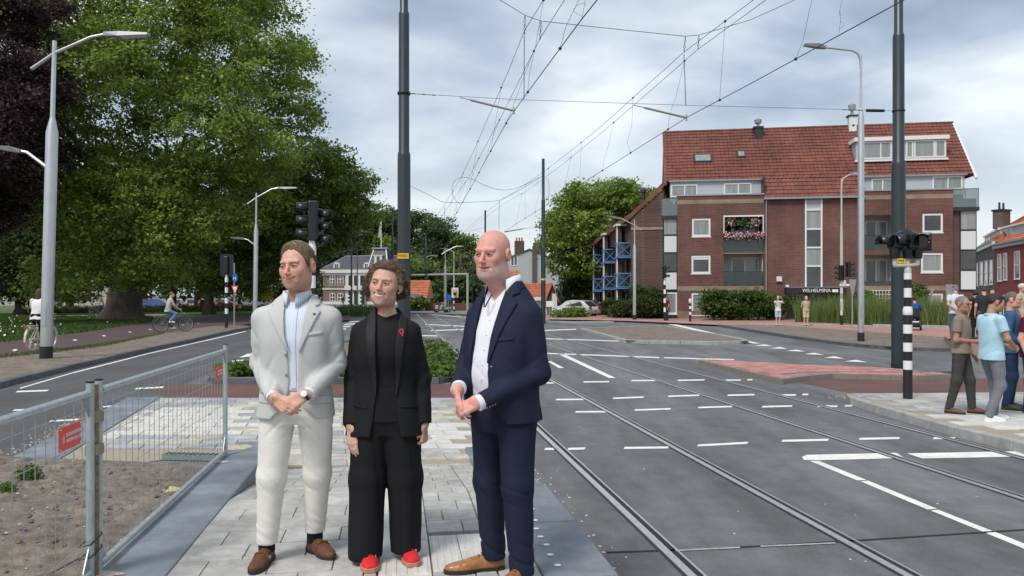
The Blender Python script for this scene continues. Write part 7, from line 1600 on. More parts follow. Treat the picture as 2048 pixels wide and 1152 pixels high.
# ================================================================ 1. man in the pale grey blazer
def man_blazer():
    X0 = (585-CX)/F*4.4; root = empty('person', (X0, 4.4, .30), 0, 'smiling man in pale grey blazer, striped shirt and white trousers', 'person', 'people standing on the platform')
    hc, R_, sc = np.array([.038,-.035,1.716]), rot(-.24, -.02, -.05), 1.13
    Mb = cloth('blazer_grey', (.53,.54,.525), .9, var=.05, scale=220, bump=.25, bscale=700, var2=.03, scale2=9); Ms = cloth('shirt_striped', (.62,.68,.80)); Mt = cloth('chino_white', (.73,.705,.65), .88, var2=.04, scale2=7)
    nt = Ms.node_tree; wv = nt.nodes.new('ShaderNodeTexWave'); wv.inputs['Scale'].default_value = 34; wv.bands_direction = 'X'; tc = nt.nodes.new('ShaderNodeTexCoord'); nt.links.new(tc.outputs['Object'], wv.inputs[0]); cr = nt.nodes.new('ShaderNodeValToRGB'); cr.color_ramp.elements[0].position = .45; cr.color_ramp.elements[0].color = (.74,.77,.83,1); cr.color_ramp.elements[1].position = .8; cr.color_ramp.elements[1].color = (.46,.56,.74,1); nt.links.new(wv.outputs[0], cr.inputs[0]); nt.links.new(cr.outputs[0], nt.nodes['Principled BSDF'].inputs['Base Color'])
    zs = [.80,.86,.95,1.03,1.15,1.30,1.40,1.455,1.50,1.535,1.56]; wx = [.222,.224,.213,.200,.196,.210,.214,.206,.162,.105,.07]; wy = [.150,.150,.142,.135,.138,.145,.135,.118,.095,.078,.06]
    cx = [.022]*4+[.024]*7; cy = [.0,.0,0,0,-.005,-.008,.0,.008,.015,.02,.025]
    shR, elR, wrR = (-.172,.005,1.418), (-.206,.05,1.15), (-.055,-.185,.985); shL, elL, wrL = (.219,.005,1.418), (.252,.05,1.15), (.150,-.19,1.005)
    def torso(P): return loft(P, zs, cx, cy, wx, wy)
    def sleeve(P, a, b, c, s):
        d = chain(P, [a, b, c], [.069,.054,.046], .03); e = np.asarray(b); t = np.linalg.norm(P-e, axis=1); m = np.exp(-(t/.13)**2); d = d-.011*m*crease((P[:,2]*30+P[:,0]*22*s+P[:,1]*26)+1.1*wr(P, 9, s))*(.6+.4*wr(P,7,2+s))-.007*crease(P[:,2]*17+P[:,0]*30*s+1.3*wr(P,6,s),.8)*np.clip((1.42-P[:,2])/.1,0,1)+.0015*wr(P, 26, s); ax_ = np.asarray(c)-np.asarray(b); L = np.linalg.norm(ax_); h = (P-np.asarray(b)) @ (ax_/L)
        return np.maximum(d, h-L*.985)
    w_z, w_w = [.80,.865,.90,.94,1.0,1.035,1.08,1.24,1.33,1.487,1.57], [.165,.115,.07,.045,.03,.025,.024,.031,.047,.062,.06]
    def jbase(P): return torso(P)+.003*wr(P, 13, .7)*np.clip((1.3-P[:,2])/.2,0,1)-.006*crease(P[:,2]*14+np.abs(P[:,0]-.03)*26+wr(P,6,1),.9)*np.exp(-((P[:,2]-1.10)/.12)**2)*np.clip((np.abs(P[:,0]-.03)-.05)/.05,0,1)
    def jacket(P):
        d = jbase(P); d = smin(d, sleeve(P, shR, elR, wrR, 1), .035); d = smin(d, sleeve(P, shL, elL, wrL, -1), .035)
        gap = np.maximum(np.abs(P[:,0]-.043)-np.interp(P[:,2], w_z, w_w), P[:,1]-.02); d = smax(d, -gap, .006); hem = .842+.02*np.abs(P[:,0]-.02); return np.maximum(d, np.where(np.linalg.norm(P[:,:2]-np.array([.02,0]), axis=1) < .32, hem-P[:,2], -1))
    sculpt('blazer', jacket, (-.36,-.30,.80), (.42,.22,1.60), .0062, Mb, root, rel=1)
    for (nm, pl) in (('lapel', [(-.040,1.572),(-.094,1.532),(-.106,1.500),(-.086,1.492),(-.118,1.470),(.018,1.235),(.0225,1.24),(-.002,1.33),(-.018,1.484)]), ('lapel', [(.118,1.565),(.160,1.532),(.172,1.500),(.152,1.492),(.186,1.462),(.086,1.228),(.074,1.24),(.090,1.33),(.106,1.484)])): shell(root, nm, jbase, pl, .0055, .0045, Mb, (-.14,-.22,1.2), (.22,.05,1.6), .0042, extra=.02)
    shell(root, 'breast_pocket', jbase, [(.125,1.342),(.205,1.352),(.205,1.332),(.125,1.322)], .003, .003, Mb, (.1,-.2,1.3), (.23,.0,1.37), .0035)
    for (x_, sg) in ((-.115,1), (.185,-1)): shell(root, 'pocket_flap', jbase, [(x_-.055,.985),(x_+.055,.975),(x_+.055,.93),(x_-.055,.94)], .002, .003, Mb, (x_-.07,-.25,.9), (x_+.07,.05,1.0), .004)
    Mbt = mat('button_horn', (.25,.24,.22), .4)
    for z_ in (1.215, 1.10): button(root, jacket, .008, z_, Mbt, .010)
    for i in range(3): MB().sphere((-.118+.012*i,-.190-.002*i,1.008-.008*i), .006, 8, 5).build('cuff_button', Mbt, root, True)
    pin = button(root, jbase, .156, 1.445, mat('pin_dark', (.05,.05,.05), .4), .009, off=.012, name='lapel_pin')
    def shirt(P): return loft(P, zs, cx, cy, [a-.013 for a in wx], [a-.011 for a in wy])+.003*wr(P, 16, 2)*np.clip((1.45-P[:,2])/.1, 0, 1)
    def shirtf(P): d = np.maximum(shirt(P), 1.005-P[:,2]); return smin(d, cap(P, (.030,.015,1.47), (.028,.005,1.545), .072, .068), .02)
    so = sculpt('shirt', lambda P: np.maximum(shirtf(P), P[:,2]-(1.555-.045*np.clip(1-np.abs(P[:,0]-.02)/.05,0,1)*(P[:,1] < .0))), (-.24,-.2,.98), (.28,.2,1.58), .006, Ms, root)
    collar(so, (.028,-.002), .070, Ms, 1.545, tip=.055, h=.042, turn=-.12, rb=1.22)
    for z_ in (1.44,1.36,1.28,1.20,1.12): button(so, shirt, .045, z_, M_wht, .0055)
    shell(so, 'placket', shirt, [(.030,1.53),(.060,1.53),(.060,1.02),(.030,1.02)], .001, .0035, Ms, (.02,-.2,1.0), (.075,.0,1.54), .0035)
    for (a, c, s) in ((elR, wrR, 1), (elL, wrL, -1)):
        a, c = np.asarray(a), np.asarray(c); u_ = (c-a)/np.linalg.norm(c-a); MB().tube([c-u_*.06, c+u_*.016], [.040,.041], 18).build('shirt_cuff', Ms, so, True)
    # trousers
    hipR, hipL = (-.088,.0,.84), (.134,.0,.84); knR, knL = (-.112,-.03,.50), (.130,.06,.50); anR, anL = (-.146,-.015,.10), (.092,.150,.10)
    def legs(P):
        d = smin(chain(P, [hipR, knR, anR], [.103,.082,.058], .03), chain(P, [hipL, knL, anL], [.103,.080,.058], .03), .016); d = smin(d, loft(P, [.81,.86,.93,1.03], .022, .005, [.15,.188,.19,.178], [.10,.125,.13,.122]), .03)
        z = P[:,2]; kn = np.exp(-((z-.47)/.10)**2); d = d-.0042*kn*crease(z*30+P[:,0]*26+1.2*wr(P, 9, 1))*(.6+.4*wr(P, 7, 4))-.0035*np.exp(-((z-.20)/.10)**2)*crease(z*38+P[:,0]*30+1.1*wr(P,8,2))+.003*np.exp(-((z-.2)/.10)**2)*np.sin(z*90+P[:,0]*45+2*wr(P,12,3))*wr(P,9,1)+.0012*wr(P, 18, 3)-.005*np.exp(-((z-.80)/.07)**2)*crease(np.abs(P[:,0]-.02)*30+z*28,.8); return np.maximum(d, np.maximum(np.where(P[:,0] < -.03, .105, .125)-z, z-1.04))
    to = sculpt('trousers', legs, (-.26,-.2,.08), (.30,.26,1.06), .0062, Mt, root)
    MB().lathe([(.1785,1.012),(.181,1.018),(.181,1.044),(.177,1.05)], (.02,.005,0), 36, Matrix.Diagonal((1,.70,1))).build('belt', mat('belt_brown', (.10,.03,.012), .5), to, True); MB().tube([(.022,-.1005,1.0),(.022,-.118,.9),(.02,-.108,.83)], .0035, 6).build('fly_seam', Mt, to)
    for (an, tl) in ((anR, (-.155,-.235)), (anL, (.240,-.005))):
        shoe(root, (an[0], an[1]), tl, M_shoe_br, M_sole_dk, w=.047, h=.062); MB().tube([(an[0],an[1],.06),(an[0],an[1],.16)], [.047,.048], 14).build('sock', M_sock, root, True); 
        d_ = Vector((tl[0]-an[0], tl[1]-an[1], 0)).normalized(); n_ = Vector((-d_.y,d_.x,0)); c_ = Vector((an[0],an[1],0))+d_*.085; MB().tube([c_-n_*.046+Vector((0,0,.035)), c_-n_*.03+Vector((0,0,.073)), c_+Vector((0,0,.083)), c_+n_*.03+Vector((0,0,.073)), c_+n_*.046+Vector((0,0,.035))], .008, 8).build('monk_strap', M_shoe_br, root, True); MB().box(-.008,.008,-.003,.003,-.008,.008, Matrix.Translation(c_+n_*.047+Vector((0,0,.055)))).build('buckle', M_galv, root)
    # body: head, neck, hands (his left hand folded over the right)
    hf = head_field(smile=1.0, wide=1.02, jaw=1.10, eye_open=.0036, gape=.0014, mouth=.0295); Rw, Lw = np.array(wrR), np.array(wrL)
    HR = hand_prims((-.032,-.215,.972), (.085,-.035,-.045), (-.35,-.85,.1), (.2,-.1,.9), curl=(.35,.5,.4)); HL = hand_prims((.128,-.222,.992), (-.10,-.028,-.062), (-.15,-.95,.15), (-.3,-.05,.8), curl=(.42,.55,.35), thumb=(.85,.15), tcurl=.2)
    nb = (.036,.022,1.50)
    def body(P):
        d = gated(P, hc, .22, lambda q: hf((q-hc.astype(f32)) @ R_/sc)*sc); a, b, r0, r1 = neck_seg(hc, R_, nb, .060, .066); d = smin(d, cap(P, a, b, r0, r1), .03)
        d = smin(d, ell(P, (.022,.01,1.40), (.15,.085,.13)), .04); d = np.minimum(d, chain(P, [(.02,.01,1.4),(.02,.0,.95)], [.09,.09])); 
        for (s_, e_, w_, H_) in ((shR, elR, wrR, HR), (shL, elL, wrL, HL)): d = smin(d, chain(P, [(.02,0,1.42), s_, e_, w_, H_[0][0]], [.05,.045,.038,.028,.027]), .02); d = smin(d, gated(P, H_[4][0], .17, lambda q: prims_sd(q, H_)), .012)
        for (h_, k_, a_) in ((hipR,knR,anR),(hipL,knL,anL)): d = np.minimum(d, chain(P, [(.02,0,.95), h_, k_, a_], [.08,.07,.05,.035]))
        return d
    col = skin_colour(hc, R_, sc, SKIN['fair'], stub=((.36,.21,.15), .45), red=.55)
    sculpt('body', body, (-.30,-.40,.09), (.36,.22,1.87), .012, M_skin, root, fx=[(-.12,.17,.0026)], fy=[(-.34,.10,.0028)], fz=[(.86,1.01,.0034),(1.52,1.87,.0025)], color=col, rel=1)
    Mh = mat('hair_light_brown', (.13,.085,.047), .55, var=.45, scale=55, bump=.5, bscale=180, stretch=(1,.25,1), spec=.5)
    def hair(P):
        return short_hair(P, hc, R_, sc, hf, top=.013, part=-1)
    sculpt('hair', lambda P: gated(P, hc+np.array([0,0,.03]), .20, hair)*sc, (-.13,-.20,1.60), (.17,.16,1.90), .0036, Mh, root)
    strands('hair_strands', root, hc, R_, sc, lambda q: short_hair(hc.astype(f32)+(q*sc) @ R_.T.astype(f32), hc, R_, sc, hf, top=.013, part=-1), 1500, lambda q: np.where((q[:,2] > .065)[:,None], np.array([-.9,.55,.05]), np.array([0,.75,-.8])), .05, ((.075,.048,.027),(.40,.28,.165)), 5, lambda q: (q[:,2] > -.05) & ((q[:,1] > -.035) | (q[:,2] > .082)), rad=.0013)
    eyes(root, hc, R_, sc, brow=mat('brow_brown', (.20,.125,.08), .8), look=-.002, bt=.9)
    MB().tube([hc+R_ @ (np.array([x_, -.0905+.28*x_**2/.03, -.0630+.0086*(x_/.026)**2])*sc) for x_ in np.linspace(-.022,.022,7)], [.0014,.0024,.0030,.0032,.0030,.0024,.0014], 6).build('teeth', M_teeth, root, True)
    # watch and bracelet
    c = np.array([.128,-.222,.992]); u_ = np.array([-.1,-.028,-.062]); u_ /= np.linalg.norm(u_); T = Vector(u_).to_track_quat('Z','Y').to_matrix(); wt = MB().lathe([(.031,-.008),(.033,-.008),(.033,.008),(.031,.008)], Vector(c-u_*.012), 20, T).build('watch', M_blk, root, True)
    n_ = Vector((-.05,-.95,.35)).normalized(); T2 = n_.to_track_quat('Z','Y').to_matrix(); MB().lathe([(.018,0),(.0185,.004),(.016,.006)], Vector(c-u_*.012)+n_*.031, 20, T2).build('watch_face', M_wht, wt, True); MB().lathe([(.0187,-.001),(.0195,.0035),(.0187,.005)], Vector(c-u_*.012)+n_*.031, 20, T2).build('watch_case', M_galv, wt, True)
    c = np.array([-.036,-.214,.973]); u_ = np.array([.085,-.035,-.045]); u_ /= np.linalg.norm(u_); a_ = np.cross(u_, [0,0,1.]); a_ /= np.linalg.norm(a_); b_ = np.cross(u_, a_); bb = MB()
    for k in range(18): t = 6.283*k/18; bb.sphere(c+(a_*math.cos(t)+b_*math.sin(t))*.031, .0048, 6, 4)
    bb.build('bead_bracelet', mat('beads', (.4,.33,.3), .5), root, True)
    return root
man_blazer()

# ================================================================ 2. woman in black
def woman():
    X0 = (765-CX)/F*4.45; root = empty('person', (X0, 4.45, .30), 0, 'smiling woman with brown curls in black suit and red shoes', 'person', 'people standing on the platform')
    hc, R_, sc = np.array([.022,-.03,1.612]), rot(-.13, .08, .10), 1.075
    Mj = cloth('suit_black', (.0125,.0128,.0145), .8, var=.1, scale=200, bump=.15, bscale=600); Mt_ = cloth('top_black', (.0075,.0075,.009), .7, var=.05); Mtr = cloth('trousers_black', (.0095,.0097,.0115), .82, var=.08, scale=150)
    zs = [.72,.80,.90,1.00,1.08,1.20,1.30,1.37,1.42,1.455,1.48]; wx = [.238,.220,.200,.178,.172,.182,.180,.168,.125,.085,.06]; wy = [.155,.15,.14,.125,.122,.138,.128,.108,.085,.07,.055]; cx = [.02]*11; cy = [.0,0,0,0,0,-.012,-.004,.008,.015,.02,.025]
    shR, elR, wrR = (-.128,.005,1.335), (-.182,.045,1.06), (-.168,-.075,.795); shL, elL, wrL = (.168,.005,1.335), (.226,.05,1.06), (.246,-.02,.795)
    def torso(P): return loft(P, zs, cx, cy, wx, wy)
    def jb(P): return torso(P)+.003*wr(P, 13, 1.2)
    def sleeve(P, a, b, c, s):
        d = chain(P, [a, b, c], [.062,.052,.050], .03); m = np.exp(-(np.linalg.norm(P-np.asarray(b), axis=1)/.12)**2); d = d+.004*m*np.sin(P[:,2]*70+P[:,0]*40*s+2*wr(P, 11, s))+.002*wr(P, 25, s); ax_ = np.asarray(c)-np.asarray(b); L_ = np.linalg.norm(ax_); return np.maximum(d, (P-np.asarray(b)) @ (ax_/L_)-L_*.99)
    w_z, w_w = [.70,.76,.85,.95,1.05,1.20,1.30,1.40,1.47], [.095,.085,.070,.060,.055,.055,.058,.066,.07]
    def jacket(P):
        d = jb(P); g = np.maximum(np.abs(P[:,0]-.042)-np.interp(P[:,2], w_z, w_w), P[:,1]-.02); d = smax(d, -g, .006); d = np.maximum(d, .735-.05*np.clip(-P[:,0]-.1,0,.2)-P[:,2]); return smin(smin(d, sleeve(P, shR, elR, wrR, 1), .025), sleeve(P, shL, elL, wrL, -1), .025)
    sculpt('jacket', jacket, (-.32,-.22,.68), (.36,.2,1.50), .006, Mj, root)
    for pl in ([(-.038,1.49),(-.075,1.44),(-.085,1.36),(-.060,1.20),(-.022,.97),(-.011,.97),(-.012,1.2),(-.022,1.40)], [(.118,1.49),(.145,1.44),(.156,1.36),(.140,1.20),(.106,.97),(.096,.97),(.096,1.2),(.106,1.40)]): shell(root, 'lapel', jb, pl, .006, .004, cloth('lapel_black', (.017,.017,.020), .6), (-.11,-.22,.94), (.19,.05,1.52), .0042, extra=.03)
    for x_ in (-.11,.165): shell(root, 'pocket_welt', jb, [(x_-.05,.925),(x_+.05,.915),(x_+.05,.897),(x_-.05,.907)], .002, .003, Mj, (x_-.07,-.22,.88), (x_+.07,.0,.95), .004)
    def top(P): return loft(P, zs, cx, cy, [a-.014 for a in wx], [a-.012 for a in wy])+.0025*wr(P, 17, 3)
    sculpt('top', lambda P: np.maximum(np.maximum(top(P), .82-P[:,2]), P[:,2]-(1.452-.028*np.clip(1-np.abs(P[:,0]-.03)/.07,0,1)*(P[:,1] < .02))), (-.2,-.18,.80), (.26,.16,1.48), .0055, Mt_, root)
    # red badge shaped like a ring with a tail
    y_ = -.128; bd = MB()
    for k in range(20): t0, t1 = 6.283*k/20, 6.283*(k+1)/20; bd.tube([(.132+.0105*math.cos(t0), y_, 1.345+.013*math.sin(t0)), (.132+.0105*math.cos(t1), y_, 1.345+.013*math.sin(t1))], .0042, 6)
    bd.tube([(.133,y_,1.333),(.138,y_,1.318)], .004, 6); bd.build('red_badge', mat('badge_red', (.75,.04,.05), .4), root, True)
    hR, hL = (-.065,.0,.86), (.105,.0,.86); kR, kL = (-.082,-.04,.48), (.135,-.01,.48); aR, aL = (-.085,-.09,.06), (.140,-.01,.06)
    def legs(P):
        x, y, z = P.T; d = smin(chain(P, [hR, kR, aR], [.118,.104,.100], .03), chain(P, [hL, kL, aL], [.118,.102,.090], .03), .015); d = smin(d, loft(P, [.74,.82,.92,1.02], .02, .0, [.17,.195,.185,.165], [.11,.13,.125,.115]), .03); d = d-.006*crease(np.arctan2(y+.05, x-np.where(x < .03, -.083, .138))*2.5+.9+z*1.5+.5*wr(P,5,1),.9)*np.clip((.85-z)/.5,0,1)+.002*wr(P, 16, 5); return np.maximum(d, np.maximum(np.where(x < .03, .030, .042)-z, z-1.02))
    to = sculpt('trousers', legs, (-.26,-.24,.02), (.30,.2,1.04), .0062, Mtr, root); MB().lathe([(.150,.985),(.152,1.025)], (.02,0,0), 32, Matrix.Diagonal((1.07,.76,1))).build('waistband', Mt_, to, True)
    for (an, tl) in (((-.068,-.07), (-.022,-.262)), ((.150,.02), (.205,-.172))):
        sh = shoe(root, an, tl, M_shoe_red, M_gum, w=.046, h=.058, pts=False, sole_h=.026, heel=False); d_ = Vector((tl[0]-an[0], tl[1]-an[1], 0)).normalized(); n_ = Vector((-d_.y,d_.x,0)); c_ = Vector((an[0],an[1],0))+d_*.075
        for k in range(4): q = c_+d_*.018*k+Vector((0,0,.088-.009*k)); MB().tube([q-n_*.018, q+Vector((0,0,.004)), q+n_*.018], .0032, 5).build('lace', M_shoe_red, root)
        for sd in (-1,1): 
            q = c_+d_*.02+n_*.040*sd; MB().tube([q+Vector((0,0,.070))-n_*.012*sd, q+Vector((0,0,.034))], .0055, 5).build('shoe_stripe', M_wht, root)
        MB().tube([c_+Vector((0,0,.088)), c_+n_*.02+Vector((0,0,.095)), c_+n_*.034+Vector((0,0,.08))], .0026, 5).build('lace_loop', M_shoe_red, root)
    hf = head_field(smile=.95, wide=1.05, jaw=1.0, nose=.985, eye_open=.0037, gape=.0036, mouth=.030)
    HR = hand_prims((-.163,-.085,.775), (.012,-.035,-.12), (-.35,-.85,.2), (.75,-.4,-.1), curl=((.12,.2,.15),(.15,.25,.2),(.22,.3,.25),(.3,.4,.3)), sc=.94, thumb=(.8,.35), tcurl=.1); HL = hand_prims((.248,-.025,.775), (.0,-.02,-.12), (.85,-.4,.1), (-.45,-.8,.0), curl=((1.1,1.1,.6),(1.15,1.2,.6),(1.2,1.2,.6),(1.2,1.2,.6)), sc=.90, thumb=(.75,.5), tcurl=.5)
    nb = (.025,.022,1.40)
    def body(P):
        d = gated(P, hc, .22, lambda q: hf((q-hc.astype(f32)) @ R_/sc)*sc); a, b, r0, r1 = neck_seg(hc, R_, nb, .050, .055); d = smin(d, cap(P, a, b, r0, r1), .03); d = smin(d, ell(P, (.02,.012,1.345), (.135,.078,.10)), .05); d = np.minimum(d, chain(P, [(.02,.01,1.3),(.02,.0,.9)], [.08,.08]))
        for (s_, e_, w_, H_) in ((shR, elR, wrR, HR), (shL, elL, wrL, HL)): d = smin(d, chain(P, [(.02,0,1.34), s_, e_, w_, H_[0][0]], [.045,.04,.034,.025,.024]), .02); d = smin(d, gated(P, H_[4][0], .17, lambda q: prims_sd(q, H_)), .012)
        for (h_, k_, a_) in ((hR,kR,aR),(hL,kL,aL)): d = np.minimum(d, chain(P, [(.02,0,.95), h_, k_, a_], [.08,.07,.05,.035]))
        return d
    sculpt('body', body, (-.26,-.30,.04), (.34,.20,1.77), .012, M_skin, root, fx=[(-.22,-.10,.0034),(-.09,.13,.0026),(.20,.29,.0034)], fy=[(-.20,.06,.0028)], fz=[(.60,.80,.0034),(1.42,1.76,.0025)], color=skin_colour(hc, R_, sc, SKIN['light'], red=.75, lips=(.45,.13,.13)), rel=1)
    eyes(root, hc, R_, sc, brow=mat('brow_soft', (.33,.20,.14), .8), look=-.002, bz=.001, bt=.75)
    P_ = [hc+R_ @ (np.array([x_, -.0900+.28*x_**2/.03, -.0632+.0082*(x_/.026)**2])*sc) for x_ in np.linspace(-.0240,.0240,9)]; MB().tube(P_, [.0032,.0050,.0058,.0062,.0063,.0062,.0058,.0050,.0032], 6).build('teeth', M_teeth, root, True)
    c = hc+R_ @ (np.array([.079,.004,-.034])*sc); MB().sphere(c, .0062, 8, 6).build('earring', mat('pearl', (.75,.66,.5), .25), root, True)
    # curly bob: lumpy cap plus many separate curls
    Mh = mat('hair_curly_brown', (.13,.078,.048), .5, var=.5, scale=45, bump=.7, bscale=120, col2=(.24,.155,.098), spec=.5)
    def hair(P):
        q = (P-hc.astype(f32)) @ R_/sc; x, y, z = q[:,0], q[:,1], q[:,2]; ax_ = np.abs(x); d0 = hf(q); th = .010+.008*np.clip((z-.02)/.08,0,1)+.018*np.clip((ax_-.045)/.03,0,1)*np.clip((.09-z)/.1,0,1)*np.clip((y+.07)/.05,0,1)+.0045*wr(q, 75, 1)+.0032*wr(q, 150, 3)
        lim = np.interp(y, [-.2,-.07,-.05,-.035,-.02,.0,.02,.2], [.094,.090,.076,.050,.0,-.030,-.062,-.074]); lim = np.where(x > 0, np.where((y > -.035) & (y < .03), np.maximum(lim, .012), lim), lim-.035*np.clip((y+.05)/.02,0,1)*(y < .0)); return smax(d0-th, lim+.006*wr(q, 50, 2)-z, .014)
    sculpt('hair', lambda P: gated(P, hc+np.array([0,0,.0]), .21, hair)*sc, (-.16,-.20,1.44), (.21,.20,1.79), .0042, Mh, root)
    hg = lambda q: hair(hc.astype(f32)+(q*sc) @ R_.T.astype(f32))
    strands('curls', root, hc, R_, sc, hg, 1700, lambda q: np.stack([q[:,0]*9, .35+0*q[:,0], -.55-2*np.clip(.09-q[:,2],0,.1)], 1), .055, ((.06,.035,.022),(.28,.185,.115)), 8, lambda q: ((q[:,1] > -.02) & (q[:,2] > -.065)) | (q[:,2] > .098) | ((q[:,0] < -.06) & (q[:,2] > -.06) & (q[:,1] > -.05)), rad=.0012, steps=9, wave=.0042, lift=.003)
    return root
woman()

# ================================================================ 3. bald man in navy suit
def man_navy():
    th0 = -.70; X0 = (1008-CX)/F*4.2; root = empty('person', (X0, 4.2, .30), th0, 'bald bearded man in navy suit and open white shirt, hands clasped', 'person', 'people standing on the platform')
    hc, R_, sc = np.array([-.018,-.080,1.778]), rot(.24, -.08, .03), 1.10
    Mj = cloth('suit_navy', (.0145,.0185,.042), .75, var=.08, scale=220, bump=.15, bscale=700, var2=.04, scale2=6); Ms = cloth('shirt_white', (.72,.73,.78), .8); Mtr = cloth('trousers_navy', (.0125,.0165,.038), .78, var=.08, scale=220)
    zs = [.82,.90,1.00,1.10,1.22,1.34,1.43,1.50,1.56,1.61,1.65]; wx = [.224,.222,.215,.210,.210,.218,.216,.196,.154,.110,.08]; wy = [.158,.164,.176,.184,.178,.162,.142,.124,.102,.085,.065]; cx = [0.0]*11; cy = [-.005,-.01,-.02,-.03,-.028,-.015,.0,.01,.018,.022,.025]
    shR, elR, wrR = (-.190,.005,1.435), (-.262,-.02,1.15), (-.085,-.275,1.055); shL, elL, wrL = (.176,.005,1.44), (.228,.03,1.13), (.085,-.285,.995)
    def jb(P): return loft(P, zs, cx, cy, wx, wy)+.003*wr(P, 12, .3)-.004*crease(P[:,2]*13+np.abs(P[:,0])*22+wr(P,6,2),.9)*np.exp(-((P[:,2]-1.12)/.14)**2)*np.clip((np.abs(P[:,0])-.07)/.05,0,1)
    def sleeve(P, a, b, c, s):
        d = chain(P, [a, b, c], [.075,.058,.049], .03); m = np.exp(-(np.linalg.norm(P-np.asarray(b), axis=1)/.14)**2); d = d-.011*m*crease(P[:,2]*30+P[:,0]*22*s+P[:,1]*26+1.1*wr(P, 9, s))*(.55+.45*wr(P,7,s))-.004*crease(P[:,2]*16+P[:,0]*28*s+1.3*wr(P,6,s),.8)*np.clip((1.42-P[:,2])/.1,0,1); ax_ = np.asarray(c)-np.asarray(b); L_ = np.linalg.norm(ax_); return np.maximum(d, (P-np.asarray(b)) @ (ax_/L_)-L_*.98)
    w_z, w_w = [.82,.88,.94,1.0,1.10,1.2,1.3,1.42,1.52,1.60], [.18,.12,.085,.07,.062,.058,.058,.066,.075,.07]
    def jacket(P):
        d = jb(P); g = np.maximum(np.abs(P[:,0])-np.interp(P[:,2], w_z, w_w), P[:,1]-.0); d = smax(d, -g, .006); vent = np.maximum(np.abs(P[:,0]-.1)-.006, np.maximum(P[:,2]-1.0, .05-P[:,1])); d = np.maximum(d, -vent); d = np.where(P[:,1] > .1, d-.012*np.clip((1.0-P[:,2])/.15,0,1), d); d = np.maximum(d, .862-P[:,2]); return smin(smin(d, sleeve(P, shR, elR, wrR, 1), .03), sleeve(P, shL, elL, wrL, -1), .03)
    sculpt('jacket', jacket, (-.38,-.36,.82), (.40,.24,1.69), .0064, Mj, root)
    for s_ in (-1,1): shell(root, 'lapel', jb, [(s_*.074,1.655),(s_*.118,1.625),(s_*.146,1.565),(s_*.122,1.55),(s_*.162,1.51),(s_*.072,1.19),(s_*.060,1.19),(s_*.060,1.3),(s_*.070,1.45)], .006, .0045, Mj, (-.18,-.26,1.16), (.18,.06,1.68), .0042, extra=.03)
    shell(root, 'breast_pocket', jb, [(.105,1.325),(.185,1.335),(.185,1.315),(.105,1.305)], .003, .003, Mj, (.08,-.24,1.28), (.21,.0,1.36), .004)
    Mbt = mat('button_navy', (.03,.03,.035), .35); Mbt2 = mat('button_dark_brown', (.06,.045,.035), .4)
    for z_ in (1.175, 1.06): button(root, jb, .085, z_, M_galv, .0045)
    e_, w_ = np.array(elL), np.array(wrL); u_ = (w_-e_)/np.linalg.norm(w_-e_)
    for k in range(4): q = w_-u_*(.025+.016*k)+np.array([.035,-.02,-.038]); MB().sphere(q, .0075, 8, 5).build('cuff_button', Mbt2, root, True)
    def shirt(P): return loft(P, zs, cx, cy, [a-.014 for a in wx], [a-.012 for a in wy])+.004*wr(P, 15, 2)*np.clip((1.45-P[:,2])/.1,0,1)-.003*crease(P[:,2]*22+P[:,0]*18,.9)*np.clip((1.3-P[:,2])/.2,0,1)
    so = sculpt('shirt', lambda P: np.maximum(np.maximum(smin(shirt(P), cap(P, (0,.015,1.52), (.0,.0,1.60), .082, .078), .02), 1.0-P[:,2]), P[:,2]-(1.592-.075*np.clip(1-np.abs(P[:,0]+.0)/.06,0,1)*(P[:,1] < .0))), (-.26,-.26,.98), (.26,.2,1.64), .006, Ms, root)
    collar(so, (.004,-.002), .081, Ms, 1.622, tip=.075, h=.050, open_=1.6, turn=.0, rb=1.30)
    for z_ in (1.42,1.34,1.26,1.18,1.10): button(so, shirt, .012, z_, M_wht, .0055)
    MB().tube([(.020,-.128,1.555),(.013,-.150,1.52),(.002,-.160,1.49)], .004, 5).build('collar_trim', cloth('trim_dark', (.02,.02,.03)), so); MB().tube([(-.03,-.122,1.555),(-.016,-.146,1.52),(-.006,-.160,1.49)], .004, 5).build('collar_trim', MATS['cloth_trim_dark'], so)
    for (a, c) in ((elR, wrR), (elL, wrL)): a, c = np.asarray(a), np.asarray(c); u2 = (c-a)/np.linalg.norm(c-a); MB().tube([c-u2*.06, c+u2*.022], [.041,.043], 18).build('shirt_cuff', Ms, so, True)
    hR, hL = (-.095,-.005,.90), (.095,-.005,.90); kR, kL = (-.098,-.02,.51), (.132,-.04,.51); aR, aL = (-.085,.01,.08), (.158,-.035,.06)
    def legs(P):
        x, y, z = P.T; d = smin(chain(P, [hR, kR, aR], [.114,.085,.068], .03), chain(P, [hL, kL, aL], [.114,.085,.068], .03), .025); d = smin(d, loft(P, [.80,.88,.98,1.08], 0, -.01, [.16,.192,.197,.197], [.12,.148,.158,.166]), .03); kn = np.exp(-((z-.50)/.10)**2); hm = np.exp(-((z-.15)/.07)**2)
        d = d-.005*kn*crease(z*30+x*20+1.4*wr(P, 9, 1))-.012*hm*crease(z*34+x*14+y*10+1.2*wr(P,8,2))*.8+.0025*wr(P, 16, 4); return np.maximum(d, np.maximum(np.where(x < .04, .062, .04)-z, z-1.09))
    to = sculpt('trousers', legs, (-.26,-.24,.03), (.32,.22,1.10), .0064, Mtr, root); MB().lathe([(.200,1.0),(.203,1.035)], (0,-.012,0), 32, Matrix.Diagonal((1,.83,1))).build('belt', mat('belt_black', (.015,.014,.014), .4), to, True)
